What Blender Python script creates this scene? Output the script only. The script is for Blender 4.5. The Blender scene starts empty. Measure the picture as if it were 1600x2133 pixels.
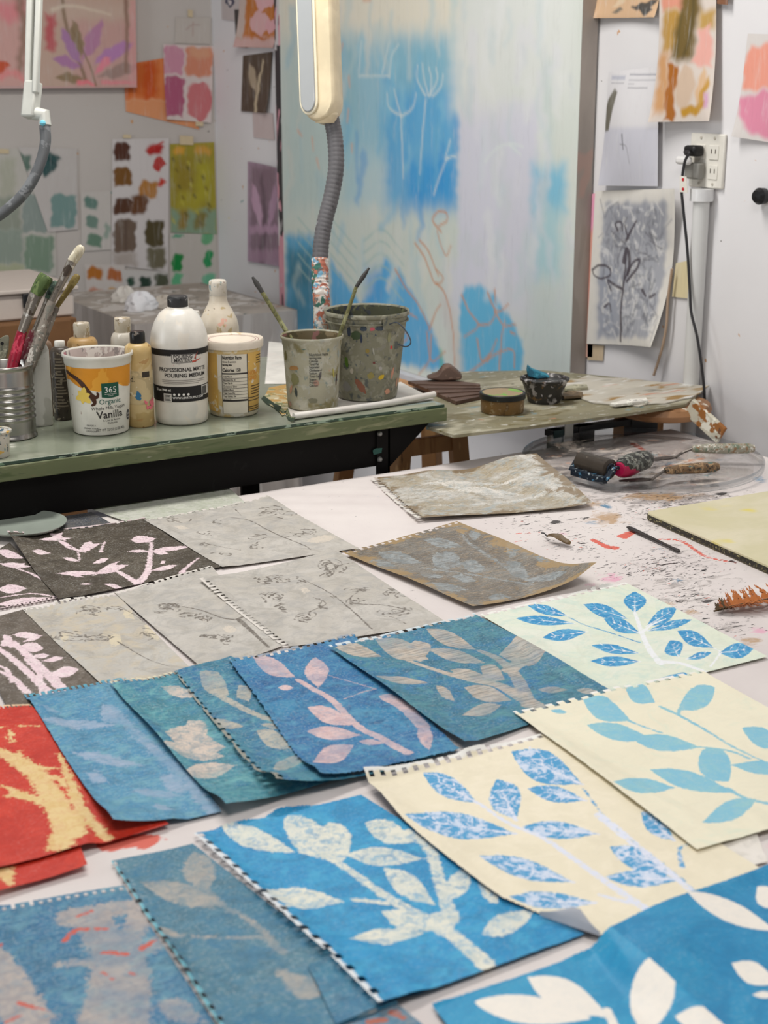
import bpy, math, random
import numpy as np
from mathutils import Vector, Matrix

SC = bpy.context.scene
COL = SC.collection
RS = np.random.RandomState(7)
random.seed(7)

# ---------------------------------------------------------------- camera
F_PX, PITCH, PHI, CAM_H = 3150.0, math.radians(16.4), math.radians(31.0), 1.506
cam_d = bpy.data.cameras.new('camera')
cam = bpy.data.objects.new('camera', cam_d)
COL.objects.link(cam)
cam.location = (0, 0, CAM_H)
cam.rotation_euler = (math.radians(90) - PITCH, 0, -PHI)
cam_d.sensor_fit = 'VERTICAL'
cam_d.sensor_height = 36.0
cam_d.lens = 36.0 * F_PX / 2133.0
cam_d.clip_start = 0.05
cam_d.dof.use_dof = True
cam_d.dof.focus_distance = 2.35
cam_d.dof.aperture_fstop = 7.5
SC.camera = cam

# ---------------------------------------------------------------- light
SC.view_settings.view_transform = 'Standard'
SC.view_settings.look = 'None'
SC.view_settings.exposure = 0.0
SC.view_settings.gamma = 1.0
SC.view_settings.use_curve_mapping = False

wd = bpy.data.worlds.new('world')
SC.world = wd
wd.use_nodes = True
bgn = wd.node_tree.nodes['Background']
bgn.inputs[0].default_value = (0.96, 0.97, 1.0, 1)
bgn.inputs[1].default_value = 0.18


def area_light(name, loc, aim, sx, sy, power, color):
    d = bpy.data.lights.new(name, 'AREA')
    d.shape = 'RECTANGLE'
    d.size, d.size_y, d.energy, d.color = sx, sy, power, color
    o = bpy.data.objects.new(name, d)
    COL.objects.link(o)
    o.location = loc
    o.rotation_euler = (Vector(aim) - Vector(loc)).to_track_quat('-Z', 'Y').to_euler()
    return o


area_light('overhead_light', (1.05, 2.6, 2.75), (1.05, 2.58, 0), 1.2, 0.35, 35, (1.0, 0.97, 0.93))
area_light('overhead_light', (0.3, 0.3, 2.8), (0.6, 1.1, 0), 1.2, 0.5, 25, (1.0, 0.97, 0.94))  # fill added near the camera to brighten the foreground
area_light('side_fill_light', (-2.4, 2.9, 1.5), (2.1, 2.5, 0.9), 1.3, 1.5, 36, (0.92, 0.96, 1.0))  # unseen fill added from the left, set low to brighten under the plank

# ---------------------------------------------------------------- geometry helpers
cP, sP, cF, sF = math.cos(PITCH), math.sin(PITCH), math.cos(PHI), math.sin(PHI)
TZ, BZ, PZ = 0.77, 0.885, 0.84           # heights: print table, work bench, plank
WX, WY = 2.27, 4.91                      # right wall, back wall
EYE = np.array([0, 0, CAM_H])


def ray(px, py):
    a = (px - 800) / F_PX
    b = -(py - 1066.5) / F_PX
    y = cP + sP * b
    return np.array([a * cF + y * sF, -a * sF + y * cF, -sP + cP * b])


def at(px, py, z):
    """photo measurement -> point on the level plane z"""
    r = ray(px, py)
    return EYE + r * ((z - CAM_H) / r[2])


def atx(px, py, X=WX):
    r = ray(px, py)
    return EYE + r * (X / r[0])


def aty(px, py, Y=WY):
    r = ray(px, py)
    return EYE + r * (Y / r[1])


def atd(px, py, d):
    return EYE + ray(px, py) * d


def depth(P):
    f = P[0] * sF + P[1] * cF
    return cP * f - sP * (P[2] - CAM_H)


def height_for(P, py):
    """z above the point P that is seen at photo row py"""
    f = P[0] * sF + P[1] * cF
    b = -(py - 1066.5) / F_PX
    # u/d = b ; u = sP f + cP z ; d = cP f - sP z
    return CAM_H + f * (b * cP - sP) / (cP + b * sP)


def lin(c):
    r = []
    for v in c[:3]:
        v = v / 255.0
        r.append(v / 12.92 if v <= 0.04045 else ((v + 0.055) / 1.055) ** 2.4)
    return tuple(r)


def lin4(c):
    return lin(c) + (1.0,)


class MB:
    def __init__(self):
        self.v, self.f = [], []

    def add(self, vs, fs):
        n = len(self.v)
        self.v += [tuple(map(float, p)) for p in vs]
        self.f += [tuple(i + n for i in q) for q in fs]
        return self

    def box(self, x0, x1, y0, y1, z0, z1):
        vs = [(x, y, z) for z in (z0, z1) for y in (y0, y1) for x in (x0, x1)]
        return self.add(vs, [(0, 2, 3, 1), (4, 5, 7, 6), (0, 1, 5, 4), (2, 6, 7, 3), (0, 4, 6, 2), (1, 3, 7, 5)])

    def bar(self, a, b, w, h, up=(0, 0, 1)):
        a, b = Vector(a), Vector(b)
        d = (b - a).normalized()
        s = d.cross(Vector(up))
        if s.length < 1e-4:
            s = d.cross(Vector((0, 1, 0)))
        s.normalize()
        t = s.cross(d).normalized()
        vs = []
        for p in (a, b):
            for i, j in ((-1, -1), (1, -1), (1, 1), (-1, 1)):
                vs.append(p + s * (i * w / 2) + t * (j * h / 2))
        return self.add(vs, [(0, 1, 2, 3), (7, 6, 5, 4), (0, 4, 5, 1), (1, 5, 6, 2), (2, 6, 7, 3), (3, 7, 4, 0)])

    def prism(self, poly, thick):
        """poly: list of 3d points (ordered), thick: offset vector"""
        n = len(poly)
        t = Vector(thick)
        vs = [Vector(p) for p in poly] + [Vector(p) + t for p in poly]
        fs = [tuple(range(n)), tuple(range(2 * n - 1, n - 1, -1))]
        fs += [(i, i + n, (i + 1) % n + n, (i + 1) % n) for i in range(n)]
        return self.add(vs, fs)

    def lathe(self, c, prof, seg=40, close0=True, close1=True, mat=None, sq=0.0):
        vs, fs = [], []
        for r, z in prof:
            for k in range(seg):
                t = 2 * math.pi * k / seg
                rr = r
                if sq:
                    rr = r / (abs(math.cos(t)) ** sq + abs(math.sin(t)) ** sq) ** (1.0 / sq)
                p = Vector((rr * math.cos(t), rr * math.sin(t), z))
                if mat is not None:
                    p = mat @ p
                vs.append((p[0] + c[0], p[1] + c[1], p[2] + c[2]))
        n = len(prof)
        for j in range(n - 1):
            for k in range(seg):
                k2 = (k + 1) % seg
                fs.append((j * seg + k, j * seg + k2, (j + 1) * seg + k2, (j + 1) * seg + k))
        if close0:
            fs.append(tuple(range(seg - 1, -1, -1)))
        if close1:
            fs.append(tuple((n - 1) * seg + k for k in range(seg)))
        return self.add(vs, fs)

    def tube(self, pts, rad, seg=10, flat=1.0, caps=True):
        pts = [Vector(p) for p in pts]
        n = len(pts)
        rads = rad if hasattr(rad, '__len__') else [rad] * n
        vs, fs = [], []
        prev = None
        for i, p in enumerate(pts):
            d = (pts[min(i + 1, n - 1)] - pts[max(i - 1, 0)]).normalized()
            if prev is None:
                s = d.cross(Vector((0, 0, 1)))
                if s.length < 0.05:
                    s = d.cross(Vector((0, 1, 0)))
            else:
                s = prev - d * prev.dot(d)
            s.normalize()
            prev = s
            t = d.cross(s).normalized()
            for k in range(seg):
                a = 2 * math.pi * k / seg
                vs.append(p + s * (math.cos(a) * rads[i]) + t * (math.sin(a) * rads[i] * flat))
        for i in range(n - 1):
            for k in range(seg):
                k2 = (k + 1) % seg
                fs.append((i * seg + k, i * seg + k2, (i + 1) * seg + k2, (i + 1) * seg + k))
        if caps:
            fs.append(tuple(range(seg - 1, -1, -1)))
            fs.append(tuple((n - 1) * seg + k for k in range(seg)))
        return self.add(vs, fs)


WLOC = {}


def smooth(pts, n=24):
    """Catmull-Rom through the points"""
    P = [np.array(p, float) for p in pts]
    P = [2 * P[0] - P[1]] + P + [2 * P[-1] - P[-2]]
    out = []
    m = len(P) - 3
    for i in range(m):
        for k in range(n // m + 1):
            t = k / (n // m + 1)
            a, b, c, d = P[i:i + 4]
            out.append(0.5 * (2 * b + (c - a) * t + (2 * a - 5 * b + 4 * c - d) * t * t + (3 * b - a - 3 * c + d) * t ** 3))
    out.append(P[-2])
    return out


def props(o, label=None, cat=None, group=None, kind=None):
    for k, v in (('label', label), ('category', cat), ('group', group), ('kind', kind)):
        if v:
            o[k] = v
    return o


def thing(name, loc, label, cat, group=None):
    o = bpy.data.objects.new(name, None)
    o.empty_display_size = 0.05
    COL.objects.link(o)
    o.location = tuple(float(a) for a in loc)
    WLOC[o.name] = np.array(loc, float)
    return props(o, label, cat, group)


def obj(name, mb, m, parent=None, loc=None, shade=True, bevel=0, label=None, cat=None, group=None, kind=None, auto=35):
    """link one mesh; vertices come in world coordinates"""
    if parent is not None:
        base = WLOC[parent.name]
    elif loc is not None:
        base = np.array(loc, float)
    else:
        V = np.array(mb.v)
        base = np.array([(V[:, 0].min() + V[:, 0].max()) / 2, (V[:, 1].min() + V[:, 1].max()) / 2, V[:, 2].min()])
    me = bpy.data.meshes.new(name)
    V = np.array(mb.v) - base
    me.from_pydata(V.tolist(), [], mb.f)
    for q in (m if isinstance(m, (list, tuple)) else [m]):
        me.materials.append(q)
    if shade:
        me.polygons.foreach_set('use_smooth', [True] * len(me.polygons))
        try:
            me.set_sharp_from_angle(angle=math.radians(auto))
        except Exception:
            pass
    o = bpy.data.objects.new(name, me)
    COL.objects.link(o)
    if parent is not None:
        o.parent = parent
    else:
        o.location = base
    WLOC[o.name] = base
    if bevel:
        b = o.modifiers.new('bevel', 'BEVEL')
        b.width = bevel
        b.segments = 2
        b.limit_method = 'ANGLE'
    return props(o, label, cat, group, kind)


# ---------------------------------------------------------------- material helpers
class G:
    def __init__(self, name, rough=0.6, spec=0.35, metal=0.0):
        self.m = bpy.data.materials.new(name)
        self.m.use_nodes = True
        self.nt = self.m.node_tree
        self.nt.nodes.clear()
        self.out = self.nt.nodes.new('ShaderNodeOutputMaterial')
        self.b = self.nt.nodes.new('ShaderNodeBsdfPrincipled')
        self.nt.links.new(self.b.outputs[0], self.out.inputs[0])
        self.b.inputs['Roughness'].default_value = rough
        self.b.inputs['Specular IOR Level'].default_value = spec
        self.b.inputs['Metallic'].default_value = metal
        self._oc = None

    def set(self, sock, x):
        if isinstance(x, bpy.types.NodeSocket):
            self.nt.links.new(x, sock)
        elif isinstance(x, (tuple, list)):
            x = tuple(x)
            if sock.type == 'RGBA' and len(x) == 3:
                x = x + (1.0,)
            sock.default_value = x
        else:
            sock.default_value = x

    def oc(self):
        if self._oc is None:
            self._oc = self.nt.nodes.new('ShaderNodeTexCoord').outputs['Object']
        return self._oc

    def map(self, scale=(1, 1, 1), rot=(0, 0, 0), loc=(0, 0, 0), vec=None):
        n = self.nt.nodes.new('ShaderNodeMapping')
        self.set(n.inputs['Vector'], vec or self.oc())
        n.inputs['Scale'].default_value = scale
        n.inputs['Rotation'].default_value = rot
        n.inputs['Location'].default_value = loc
        return n.outputs[0]

    def noise(self, scale, detail=3, rough=0.55, dist=0.0, vec=None, off=None):
        n = self.nt.nodes.new('ShaderNodeTexNoise')
        v = vec or self.oc()
        if off is not None:
            v = self.map(loc=(off * 1.7, off * 0.9, off * 2.3), vec=v)
        self.set(n.inputs['Vector'], v)
        n.inputs['Scale'].default_value = scale
        n.inputs['Detail'].default_value = detail
        n.inputs['Roughness'].default_value = rough
        n.inputs['Distortion'].default_value = dist
        return n.outputs[0]

    def mix(self, f, a, b, mode='MIX'):
        n = self.nt.nodes.new('ShaderNodeMix')
        n.data_type = 'RGBA'
        n.blend_type = mode
        self.set(n.inputs[0], f)
        self.set(n.inputs[6], a)
        self.set(n.inputs[7], b)
        return n.outputs[2]

    def math(self, op, a, b=0.0, clamp=False):
        n = self.nt.nodes.new('ShaderNodeMath')
        n.operation = op
        n.use_clamp = clamp
        self.set(n.inputs[0], a)
        self.set(n.inputs[1], b)
        return n.outputs[0]

    def step(self, x, lo, hi, a=0.0, b=1.0):
        n = self.nt.nodes.new('ShaderNodeMapRange')
        n.interpolation_type = 'SMOOTHSTEP'
        self.set(n.inputs[0], x)
        n.inputs[1].default_value = lo
        n.inputs[2].default_value = hi
        n.inputs[3].default_value = a
        n.inputs[4].default_value = b
        return n.outputs[0]

    def attr(self, name, out=2):
        n = self.nt.nodes.new('ShaderNodeAttribute')
        n.attribute_name = name
        return n.outputs[out]

    def bump(self, h, strength=0.3, dist=0.002):
        n = self.nt.nodes.new('ShaderNodeBump')
        n.inputs['Strength'].default_value = strength
        n.inputs['Distance'].default_value = dist
        self.set(n.inputs['Height'], h)
        self.set(self.b.inputs['Normal'], n.outputs[0])

    def color(self, c):
        self.set(self.b.inputs['Base Color'], c)
        return self.m


def plain(name, c, rough=0.55, spec=0.35, metal=0.0, var=0.12, scale=40, bump=0.0):
    g = G(name, rough, spec, metal)
    l = lin(c)
    n = g.noise(scale, 4)
    col = g.mix(n, tuple(v * (1 - var) for v in l), tuple(min(1, v * (1 + var)) for v in l))
    if bump:
        g.bump(g.noise(scale * 4, 3), bump, 0.001)
    return g.color(col)


def splat(name, base, cols, scale=60, thr=0.6, rough=0.5, spec=0.35, stretch=(1, 1, 1), base2=None, bscale=12, soft=0.03, bump=0.25, metal=0.0):
    """painted-over surface: a base with worn tone and blots of several paints"""
    g = G(name, rough, spec, metal)
    vec = g.map(scale=stretch)
    c = lin(base)
    col = g.mix(g.step(g.noise(bscale, 5, vec=vec), 0.35, 0.65), c, lin(base2) if base2 else tuple(v * 0.8 for v in c))
    for i, q in enumerate(cols):
        cc, tt, ss = (q + (None, None))[:3] if isinstance(q[0], tuple) else (q, None, None)
        n = g.noise(ss or scale * (0.7 + 0.35 * (i % 3)), 3, 0.6, 0.4, vec=vec, off=3.1 + i * 1.37)
        t = tt or thr
        col = g.mix(g.step(n, t, t + soft), col, lin(cc))
    if bump:
        g.bump(g.noise(scale * 1.6, 3, vec=vec, off=9), bump, 0.0015)
    return g.color(col)


# ---------------------------------------------------------------- painted marks on flat things
def profile(t, p, a):
    t = np.clip(t, 1e-6, 1 - 1e-6) ** a
    return np.sin(np.pi * t) ** p


def seg_dist(P, a, b, wa, wb):
    d = b - a
    L = max(d @ d, 1e-12)
    t = np.clip(((P - a) @ d) / L, 0, 1)
    q = P - (a + t[:, None] * d)
    return (wa + (wb - wa) * t) - np.sqrt((q ** 2).sum(1))


def marks(P, tr, shapes, lim=0.02, fat=0.82):
    """signed field (metres, >0 inside) of leaves, strokes and patches; tr maps photo measurements to the sheet's plane"""
    f = np.full(len(P), -lim)
    for s in shapes:
        if s[0] == 'L':
            bx, by, tx, ty, hw = s[1:6]
            hw *= fat
            p = s[6] if len(s) > 6 else 0.95
            a = s[7] if len(s) > 7 else 1.15
            O, T = tr(bx, by), tr(tx, ty)
            mx, my = (bx + tx) / 2, (by + ty) / 2
            L = math.hypot(tx - bx, ty - by)
            B = tr(mx - (ty - by) / L * hw, my + (tx - bx) / L * hw) - tr(mx, my)
            A = T - O
            M = np.linalg.inv(np.array([[A[0], B[0]], [A[1], B[1]]]))
            q = (P - O) @ M.T
            t, v = q[:, 0], np.abs(q[:, 1])
            lb = abs(A[0] * B[1] - A[1] * B[0]) / np.linalg.norm(A)
            g = (profile(t, p, a) - v) * lb
            g = np.where((t < 0) | (t > 1), np.minimum(g, -np.maximum(-t, t - 1) * np.linalg.norm(A)), g)
        elif s[0] == 'S':
            pts, w0, w1 = s[1:4]
            Q = [tr(*p) for p in pts]
            if len(Q) > 2:
                Q = smooth(Q, 4 * len(Q))
            n = len(Q) - 1
            g = np.full(len(P), -lim)
            for i in range(n):
                wa = (w0 + (w1 - w0) * i / n) * 0.0005
                wb = (w0 + (w1 - w0) * (i + 1) / n) * 0.0005
                g = np.maximum(g, seg_dist(P, Q[i], Q[i + 1], wa, wb))
        else:
            Q = np.array([tr(*p) for p in s[1]])
            ins = np.zeros(len(P), bool)
            dd = np.full(len(P), 1e9)
            n = len(Q)
            for i in range(n):
                a, b = Q[i], Q[(i + 1) % n]
                c = ((a[1] > P[:, 1]) != (b[1] > P[:, 1]))
                xx = a[0] + (P[:, 1] - a[1]) * (b[0] - a[0]) / (b[1] - a[1] + 1e-12)
                ins ^= c & (P[:, 0] < xx)
                dd = np.minimum(dd, -seg_dist(P, a, b, 0, 0))
            g = np.where(ins, dd, -dd)
        f = np.maximum(f, g)
    return np.clip(f, -lim, lim)


def zt(Z, pts):
    return [(Z[0] + x / Z[2], Z[1] + y / Z[2]) for x, y in pts]


def zs(Z, shapes):
    """marks measured in an enlarged crop -> photo measurements"""
    out = []
    for s in shapes:
        if s[0] == 'L':
            (a, b), (c, d) = zt(Z, [s[1:3], s[3:5]])
            out.append(('L', a, b, c, d, s[5] / Z[2]) + tuple(s[6:]))
        elif s[0] == 'S':
            out.append(('S', zt(Z, s[1])) + tuple(s[2:]))
        else:
            out.append(('P', zt(Z, s[1])) + tuple(s[2:]))
    return out


def grid_obj(name, X, m, attrs=None, drop=None, cols=None, back=None, **kw):
    """X: (nv, nu, 3) grid of world points -> one mesh with per-point attributes"""
    nv, nu = X.shape[:2]
    base = X.reshape(-1, 3).mean(0)
    base[2] = X[..., 2].min()
    par = kw.pop('parent', None)
    if par is not None:
        base = WLOC[par.name]
    idx = np.arange(nv * nu).reshape(nv, nu)
    q = np.stack([idx[:-1, :-1], idx[1:, :-1], idx[1:, 1:], idx[:-1, 1:]], -1)
    if drop is not None:
        q = q[~drop]
    q = q.reshape(-1, 4)
    V = X.reshape(-1, 3) - base
    mi = np.zeros(len(q), int)
    if back is not None:
        nrm = np.cross(X[1, 0] - X[0, 0], X[0, 1] - X[0, 0])
        nrm = nrm / np.linalg.norm(nrm)
        V = np.concatenate([V, V - nrm * 0.0004])
        q2 = q[:, ::-1] + nv * nu
        mi = np.concatenate([mi, np.ones(len(q2), int)])
        q = np.concatenate([q, q2])
    me = bpy.data.meshes.new(name)
    me.vertices.add(len(V))
    me.vertices.foreach_set('co', V.ravel())
    me.loops.add(len(q) * 4)
    me.loops.foreach_set('vertex_index', q.ravel())
    me.polygons.add(len(q))
    me.polygons.foreach_set('loop_start', np.arange(len(q)) * 4)
    me.polygons.foreach_set('use_smooth', np.ones(len(q), bool))
    me.update(calc_edges=True)
    me.materials.append(m)
    if back is not None:
        me.materials.append(back)
        me.polygons.foreach_set('material_index', mi)
    for k, v in (attrs or {}).items():
        a = me.attributes.new(k, 'FLOAT', 'POINT')
        v = v.ravel()
        if back is not None:
            v = np.concatenate([v, v])
        a.data.foreach_set('value', v.astype(np.float32))
    if cols is not None:
        a = me.attributes.new('paint', 'FLOAT_COLOR', 'POINT')
        c4 = np.concatenate([cols, np.ones((len(cols), 1))], 1)
        if back is not None:
            c4 = np.concatenate([c4, c4])
        a.data.foreach_set('color', c4.astype(np.float32).ravel())
    me.validate()
    o = bpy.data.objects.new(name, me)
    COL.objects.link(o)
    if par is not None:
        o.parent = par
    else:
        o.location = base
    WLOC[o.name] = base
    return props(o, **kw)


# ---------------------------------------------------------------- lettering
def text_geo(body, size, bold=0.0, align='CENTER', squeeze=1.0):
    cu = bpy.data.curves.new('lettering', 'FONT')
    cu.body = body
    cu.size = size
    cu.align_x = align
    cu.offset = bold
    cu.resolution_u = 3
    o = bpy.data.objects.new('lettering', cu)
    COL.objects.link(o)
    dg = bpy.context.evaluated_depsgraph_get()
    me = o.evaluated_get(dg).to_mesh()
    V = np.array([tuple(v.co) for v in me.vertices]).reshape(-1, 3)[:, :2]
    Fs = [tuple(p.vertices) for p in me.polygons]
    o.evaluated_get(dg).to_mesh_clear()
    bpy.data.objects.remove(o)
    bpy.data.curves.remove(cu)
    V[:, 0] *= squeeze
    return V, Fs


class Wrap:
    """places flat artwork (metres, x right, z up) on a round wall"""
    def __init__(self, c, rf, th0=None):
        self.c, self.rf = c, rf
        self.th0 = math.atan2(-c[1], -c[0]) if th0 is None else th0

    def pt(self, x, z, off=0.0004):
        r = self.rf(z) + off
        t = self.th0 + x / self.rf(z)
        return (self.c[0] + r * math.cos(t), self.c[1] + r * math.sin(t), self.c[2] + z)

    def text(self, mb, body, x, z, size, bold=0.0, align='CENTER', squeeze=1.0, off=0.0007, tilt=0.0):
        V, Fs = text_geo(body, size, bold, align, squeeze)
        ct, st = math.cos(tilt), math.sin(tilt)
        mb.add([self.pt(x + a * ct - b * st, z + a * st + b * ct, off) for a, b in V], Fs)

    def patch(self, mb, x0, x1, z0, z1, off=0.0003, n=16, m=1):
        """z0, z1 may be functions of x"""
        f0 = z0 if callable(z0) else (lambda x: z0)
        f1 = z1 if callable(z1) else (lambda x: z1)
        vs, fs = [], []
        for i in range(n + 1):
            x = x0 + (x1 - x0) * i / n
            for j in range(m + 1):
                vs.append(self.pt(x, f0(x) + (f1(x) - f0(x)) * j / m, off))
        for i in range(n):
            for j in range(m):
                a = i * (m + 1) + j
                fs.append((a, a + m + 1, a + m + 2, a + 1))
        mb.add(vs, fs)

    def poly(self, mb, pts, off=0.0005):
        cx = sum(p[0] for p in pts) / len(pts)
        cz = sum(p[1] for p in pts) / len(pts)
        vs = [self.pt(cx, cz, off)] + [self.pt(x, z, off) for x, z in pts]
        n = len(pts)
        mb.add(vs, [(0, i + 1, (i + 1) % n + 1) for i in range(n)])

    def stroke(self, mb, pts, w, off=0.0005):
        Q = smooth([np.array(p) for p in pts], 16) if len(pts) > 2 else [np.array(p, float) for p in pts]
        vs, fs = [], []
        n = len(Q)
        for i, p in enumerate(Q):
            d = Q[min(i + 1, n - 1)] - Q[max(i - 1, 0)]
            d = d / (np.linalg.norm(d) + 1e-9)
            nn = np.array([-d[1], d[0]])
            ww = w if not callable(w) else w(i / (n - 1))
            for s in (-1, 1):
                q = p + nn * s * ww / 2
                vs.append(self.pt(q[0], q[1], off))
        fs = [(2 * i, 2 * i + 2, 2 * i + 3, 2 * i + 1) for i in range(n - 1)]
        mb.add(vs, fs)
# ================================================================ the room
def wall_mat(name, c, specks=True):
    g = G(name, 0.75, 0.2)
    l = lin(c)
    n = g.noise(2.2, 5, 0.6)
    col = g.mix(n, tuple(v * 0.86 for v in l), tuple(min(1, v * 1.05) for v in l))
    if specks:
        for k, (q, t, s) in enumerate((((205, 160, 120), 0.735, 26), ((90, 84, 80), 0.775, 44), ((120, 160, 160), 0.76, 30), ((225, 215, 120), 0.775, 24))):
            col = g.mix(g.step(g.noise(s, 2, 0.5, 0.5, off=4 + k * 2.2), t, t + 0.03), col, lin(q))
    g.bump(g.noise(260, 2), 0.12, 0.001)
    return g.color(col)


M_WALL_B = wall_mat('wall_paint', (203, 196, 190))
M_WALL_R = wall_mat('wall_paint_right', (230, 228, 229))
M_FLOOR = splat('floor_paint', (200, 200, 204), [(150, 150, 160), (110, 120, 140)], 9, 0.66, 0.5)
floor = obj('floor', MB().box(-3.2, WX + 0.1, -1.6, WY + 0.1, -0.08, 0.0), M_FLOOR, loc=(0, 0, -0.08), kind='structure')
obj('wall_back', MB().box(-3.2, WX + 0.1, WY, WY + 0.1, 0, 2.9), M_WALL_B, kind='structure')
obj('wall_right', MB().box(WX, WX + 0.1, -1.6, WY, 0, 2.9), M_WALL_R, kind='structure')
obj('trim_1', MB().box(0.4, WX - 0.012, WY - 0.012, WY - 0.001, 0.001, 0.09), plain('trim_paint', (214, 210, 206), 0.5), kind='structure', bevel=0.003)
obj('trim_2', MB().box(WX - 0.012, WX - 0.001, 0.4, WY - 0.014, 0.001, 0.09), plain('trim_paint_right', (214, 212, 210), 0.5), kind='structure', bevel=0.003)

# ================================================================ print table
M_TWOOD = plain('table_wood', (150, 120, 90), 0.6, var=0.25, scale=14)
t = thing('print_table', (1.0, 1.4, 0), 'long wooden work table covered with stained white paper and drying prints', 'table')
obj('tabletop', MB().box(0.05, 2.125, 0.35, 2.36, TZ - 0.035, TZ - 0.0008), M_TWOOD, t, bevel=0.003)
for x in (0.12, 2.05):
    for y in (0.43, 2.27):
        obj('leg', MB().box(x - 0.03, x + 0.03, y - 0.03, y + 0.03, 0, TZ - 0.035), M_TWOOD, t, bevel=0.003)

# stained paper cover of the table
CX0, CX1, CY0, CY1 = 0.06, 2.128, 0.37, 2.362
nx, ny = 300, 290
gx, gy = np.meshgrid(np.linspace(CX0, CX1, nx), np.linspace(CY0, CY1, ny))
P2 = np.stack([gx.ravel(), gy.ravel()], 1)
TR = lambda x, y: at(x, y, TZ)[:2]


def blobs(P, lst):
    """soft round stains: (px, py, radius x, radius y, strength)"""
    f = np.zeros(len(P))
    for px, py, rx, ry, s in lst:
        c = TR(px, py)
        ex = TR(px + rx, py) - c
        ey = TR(px, py + ry) - c
        Mi = np.linalg.inv(np.array([ex, ey]).T)
        q = (P - c) @ Mi.T
        f = np.maximum(f, s * np.exp(-(q ** 2).sum(1) * 1.2))
    return f


grime = blobs(P2, [(1330, 1000, 280, 60, 0.45), (1250, 1040, 170, 30, 0.5), (1400, 1040, 210, 26, 0.7), (1440, 1150, 150, 60, 0.42), (1430, 1230, 170, 70, 0.45), (1560, 1050, 60, 60, 0.3), (1520, 1310, 120, 40, 0.4), (1180, 1000, 120, 40, 0.5), (1340, 1090, 90, 40, 0.4)])
fleck = blobs(P2, [(1380, 1180, 190, 80, 1.0), (1200, 1130, 120, 70, 0.85), (1480, 1310, 160, 60, 0.85), (1400, 1060, 200, 60, 1.0), (1110, 1090, 150, 50, 0.75), (1440, 1250, 200, 60, 0.85), (1350, 970, 240, 60, 0.9), (700, 1070, 60, 40, 0.35), (900, 1200, 60, 40, 0.6)])
ochre = blobs(P2, [(1260, 1080, 55, 22, 0.7), (1380, 1035, 110, 12, 0.9), (1300, 985, 130, 20, 0.55), (1400, 1260, 40, 12, 0.5), (1230, 1050, 50, 10, 0.5), (1560, 1340, 40, 20, 0.6), (1130, 1240, 30, 14, 0.2), (1440, 1275, 40, 8, 0.5)])
red = marks(P2, TR, [('S', [(1235, 1125), (1265, 1140), (1280, 1142)], 12, 20), ('S', [(1300, 1120), (1320, 1108), (1290, 1118)], 16, 12), ('S', [(1375, 1124), (1420, 1128), (1470, 1160), (1530, 1172)], 9, 9), ('S', [(1070, 1130), (1120, 1123)], 5, 4), ('S', [(1075, 1112), (1130, 1110)], 8, 3), ('S', [(1405, 985), (1440, 970)], 14, 6), ('S', [(1320, 925), (1350, 945)], 18, 10), ('S', [(1180, 925), (1200, 930)], 12, 9), ('S', [(1500, 1000), (1560, 990)], 6, 4), ('S', [(345, 1735), (352, 1752)], 4, 4), ('S', [(270, 1835), (285, 1850)], 4, 3), ('S', [(230, 1760), (310, 1750), (300, 1765)], 30, 15)])
pink = blobs(P2, [(1275, 1205, 34, 12, 0.8), (1230, 1220, 26, 10, 0.4), (1585, 1315, 22, 12, 0.8), (1560, 1275, 30, 12, 0.3), (1490, 1295, 20, 8, 0.3), (1170, 1112, 50, 7, 0.3), (1590, 1770, 40, 20, 0.3), (1340, 1180, 120, 14, 0.2)])
blue = blobs(P2, [(1425, 975, 60, 16, 0.75), (1500, 960, 40, 10, 0.5), (1265, 1055, 18, 6, 0.8), (1410, 1212, 22, 6, 0.6), (1385, 1145, 22, 10, 0.5), (1580, 1000, 25, 10, 0.6), (1235, 1090, 25, 8, 0.5), (770, 1035, 45, 8, 0.25), (400, 1722, 10, 12, 0.3)])
dark = marks(P2, TR, [('S', [(1152, 1090), (1160, 1086), (1168, 1090)], 14, 8), ('S', [(1185, 1084), (1205, 1080)], 8, 5), ('S', [(1215, 1082), (1228, 1077)], 10, 5), ('S', [(1500, 1030), (1515, 1026)], 18, 6), ('S', [(1375, 1190), (1400, 1182)], 9, 3), ('S', [(1525, 1170), (1540, 1174)], 12, 4), ('S', [(1345, 1200), (1380, 1203)], 6, 3), ('S', [(1110, 1075), (1120, 1072)], 6, 3), ('S', [(1470, 1255), (1490, 1248)], 12, 4)])
gz = TZ + 0.0006 + 0.0022 * np.exp(-((gx - TR(680, 1065)[0]) * 7) ** 2 - ((gy - 2.25) * 9) ** 2) * (0.5 + 0.5 * np.sin(gx * 60 + gy * 95))
# creased rim of an older sheet layer towards the gel plate
cr = marks(P2, TR, [('S', [(1310, 1180), (1400, 1212), (1480, 1215), (1600, 1208)], 14, 10)])
gz += 0.004 * np.clip((cr.reshape(gx.shape) + 0.012) / 0.016, 0, 1) ** 2
g = G('stained_paper', 0.62, 0.3)
paper = lin((224, 216, 212))
col = g.mix(g.step(g.noise(5, 5), 0.35, 0.7), paper, lin((214, 205, 202)))
for name, cc, amp, sc in (('grime', (120, 112, 108), 0.55, 30), ('ochre', (176, 136, 84), 0.6, 26), ('pink', (226, 160, 186), 0.6, 40), ('blue', (70, 130, 165), 0.7, 30)):
    a = g.attr(name)
    n = g.noise(sc, 5, 0.7, 0.8, vec=g.map(scale=(1, 1.6, 1)), off=2.2 + sc * 0.1)
    col = g.mix(g.step(g.math('ADD', a, g.math('MULTIPLY', g.math('SUBTRACT', n, 0.5), 1.9)), 0.35, 0.75, 0, amp + 0.15), col, lin(cc))
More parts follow.
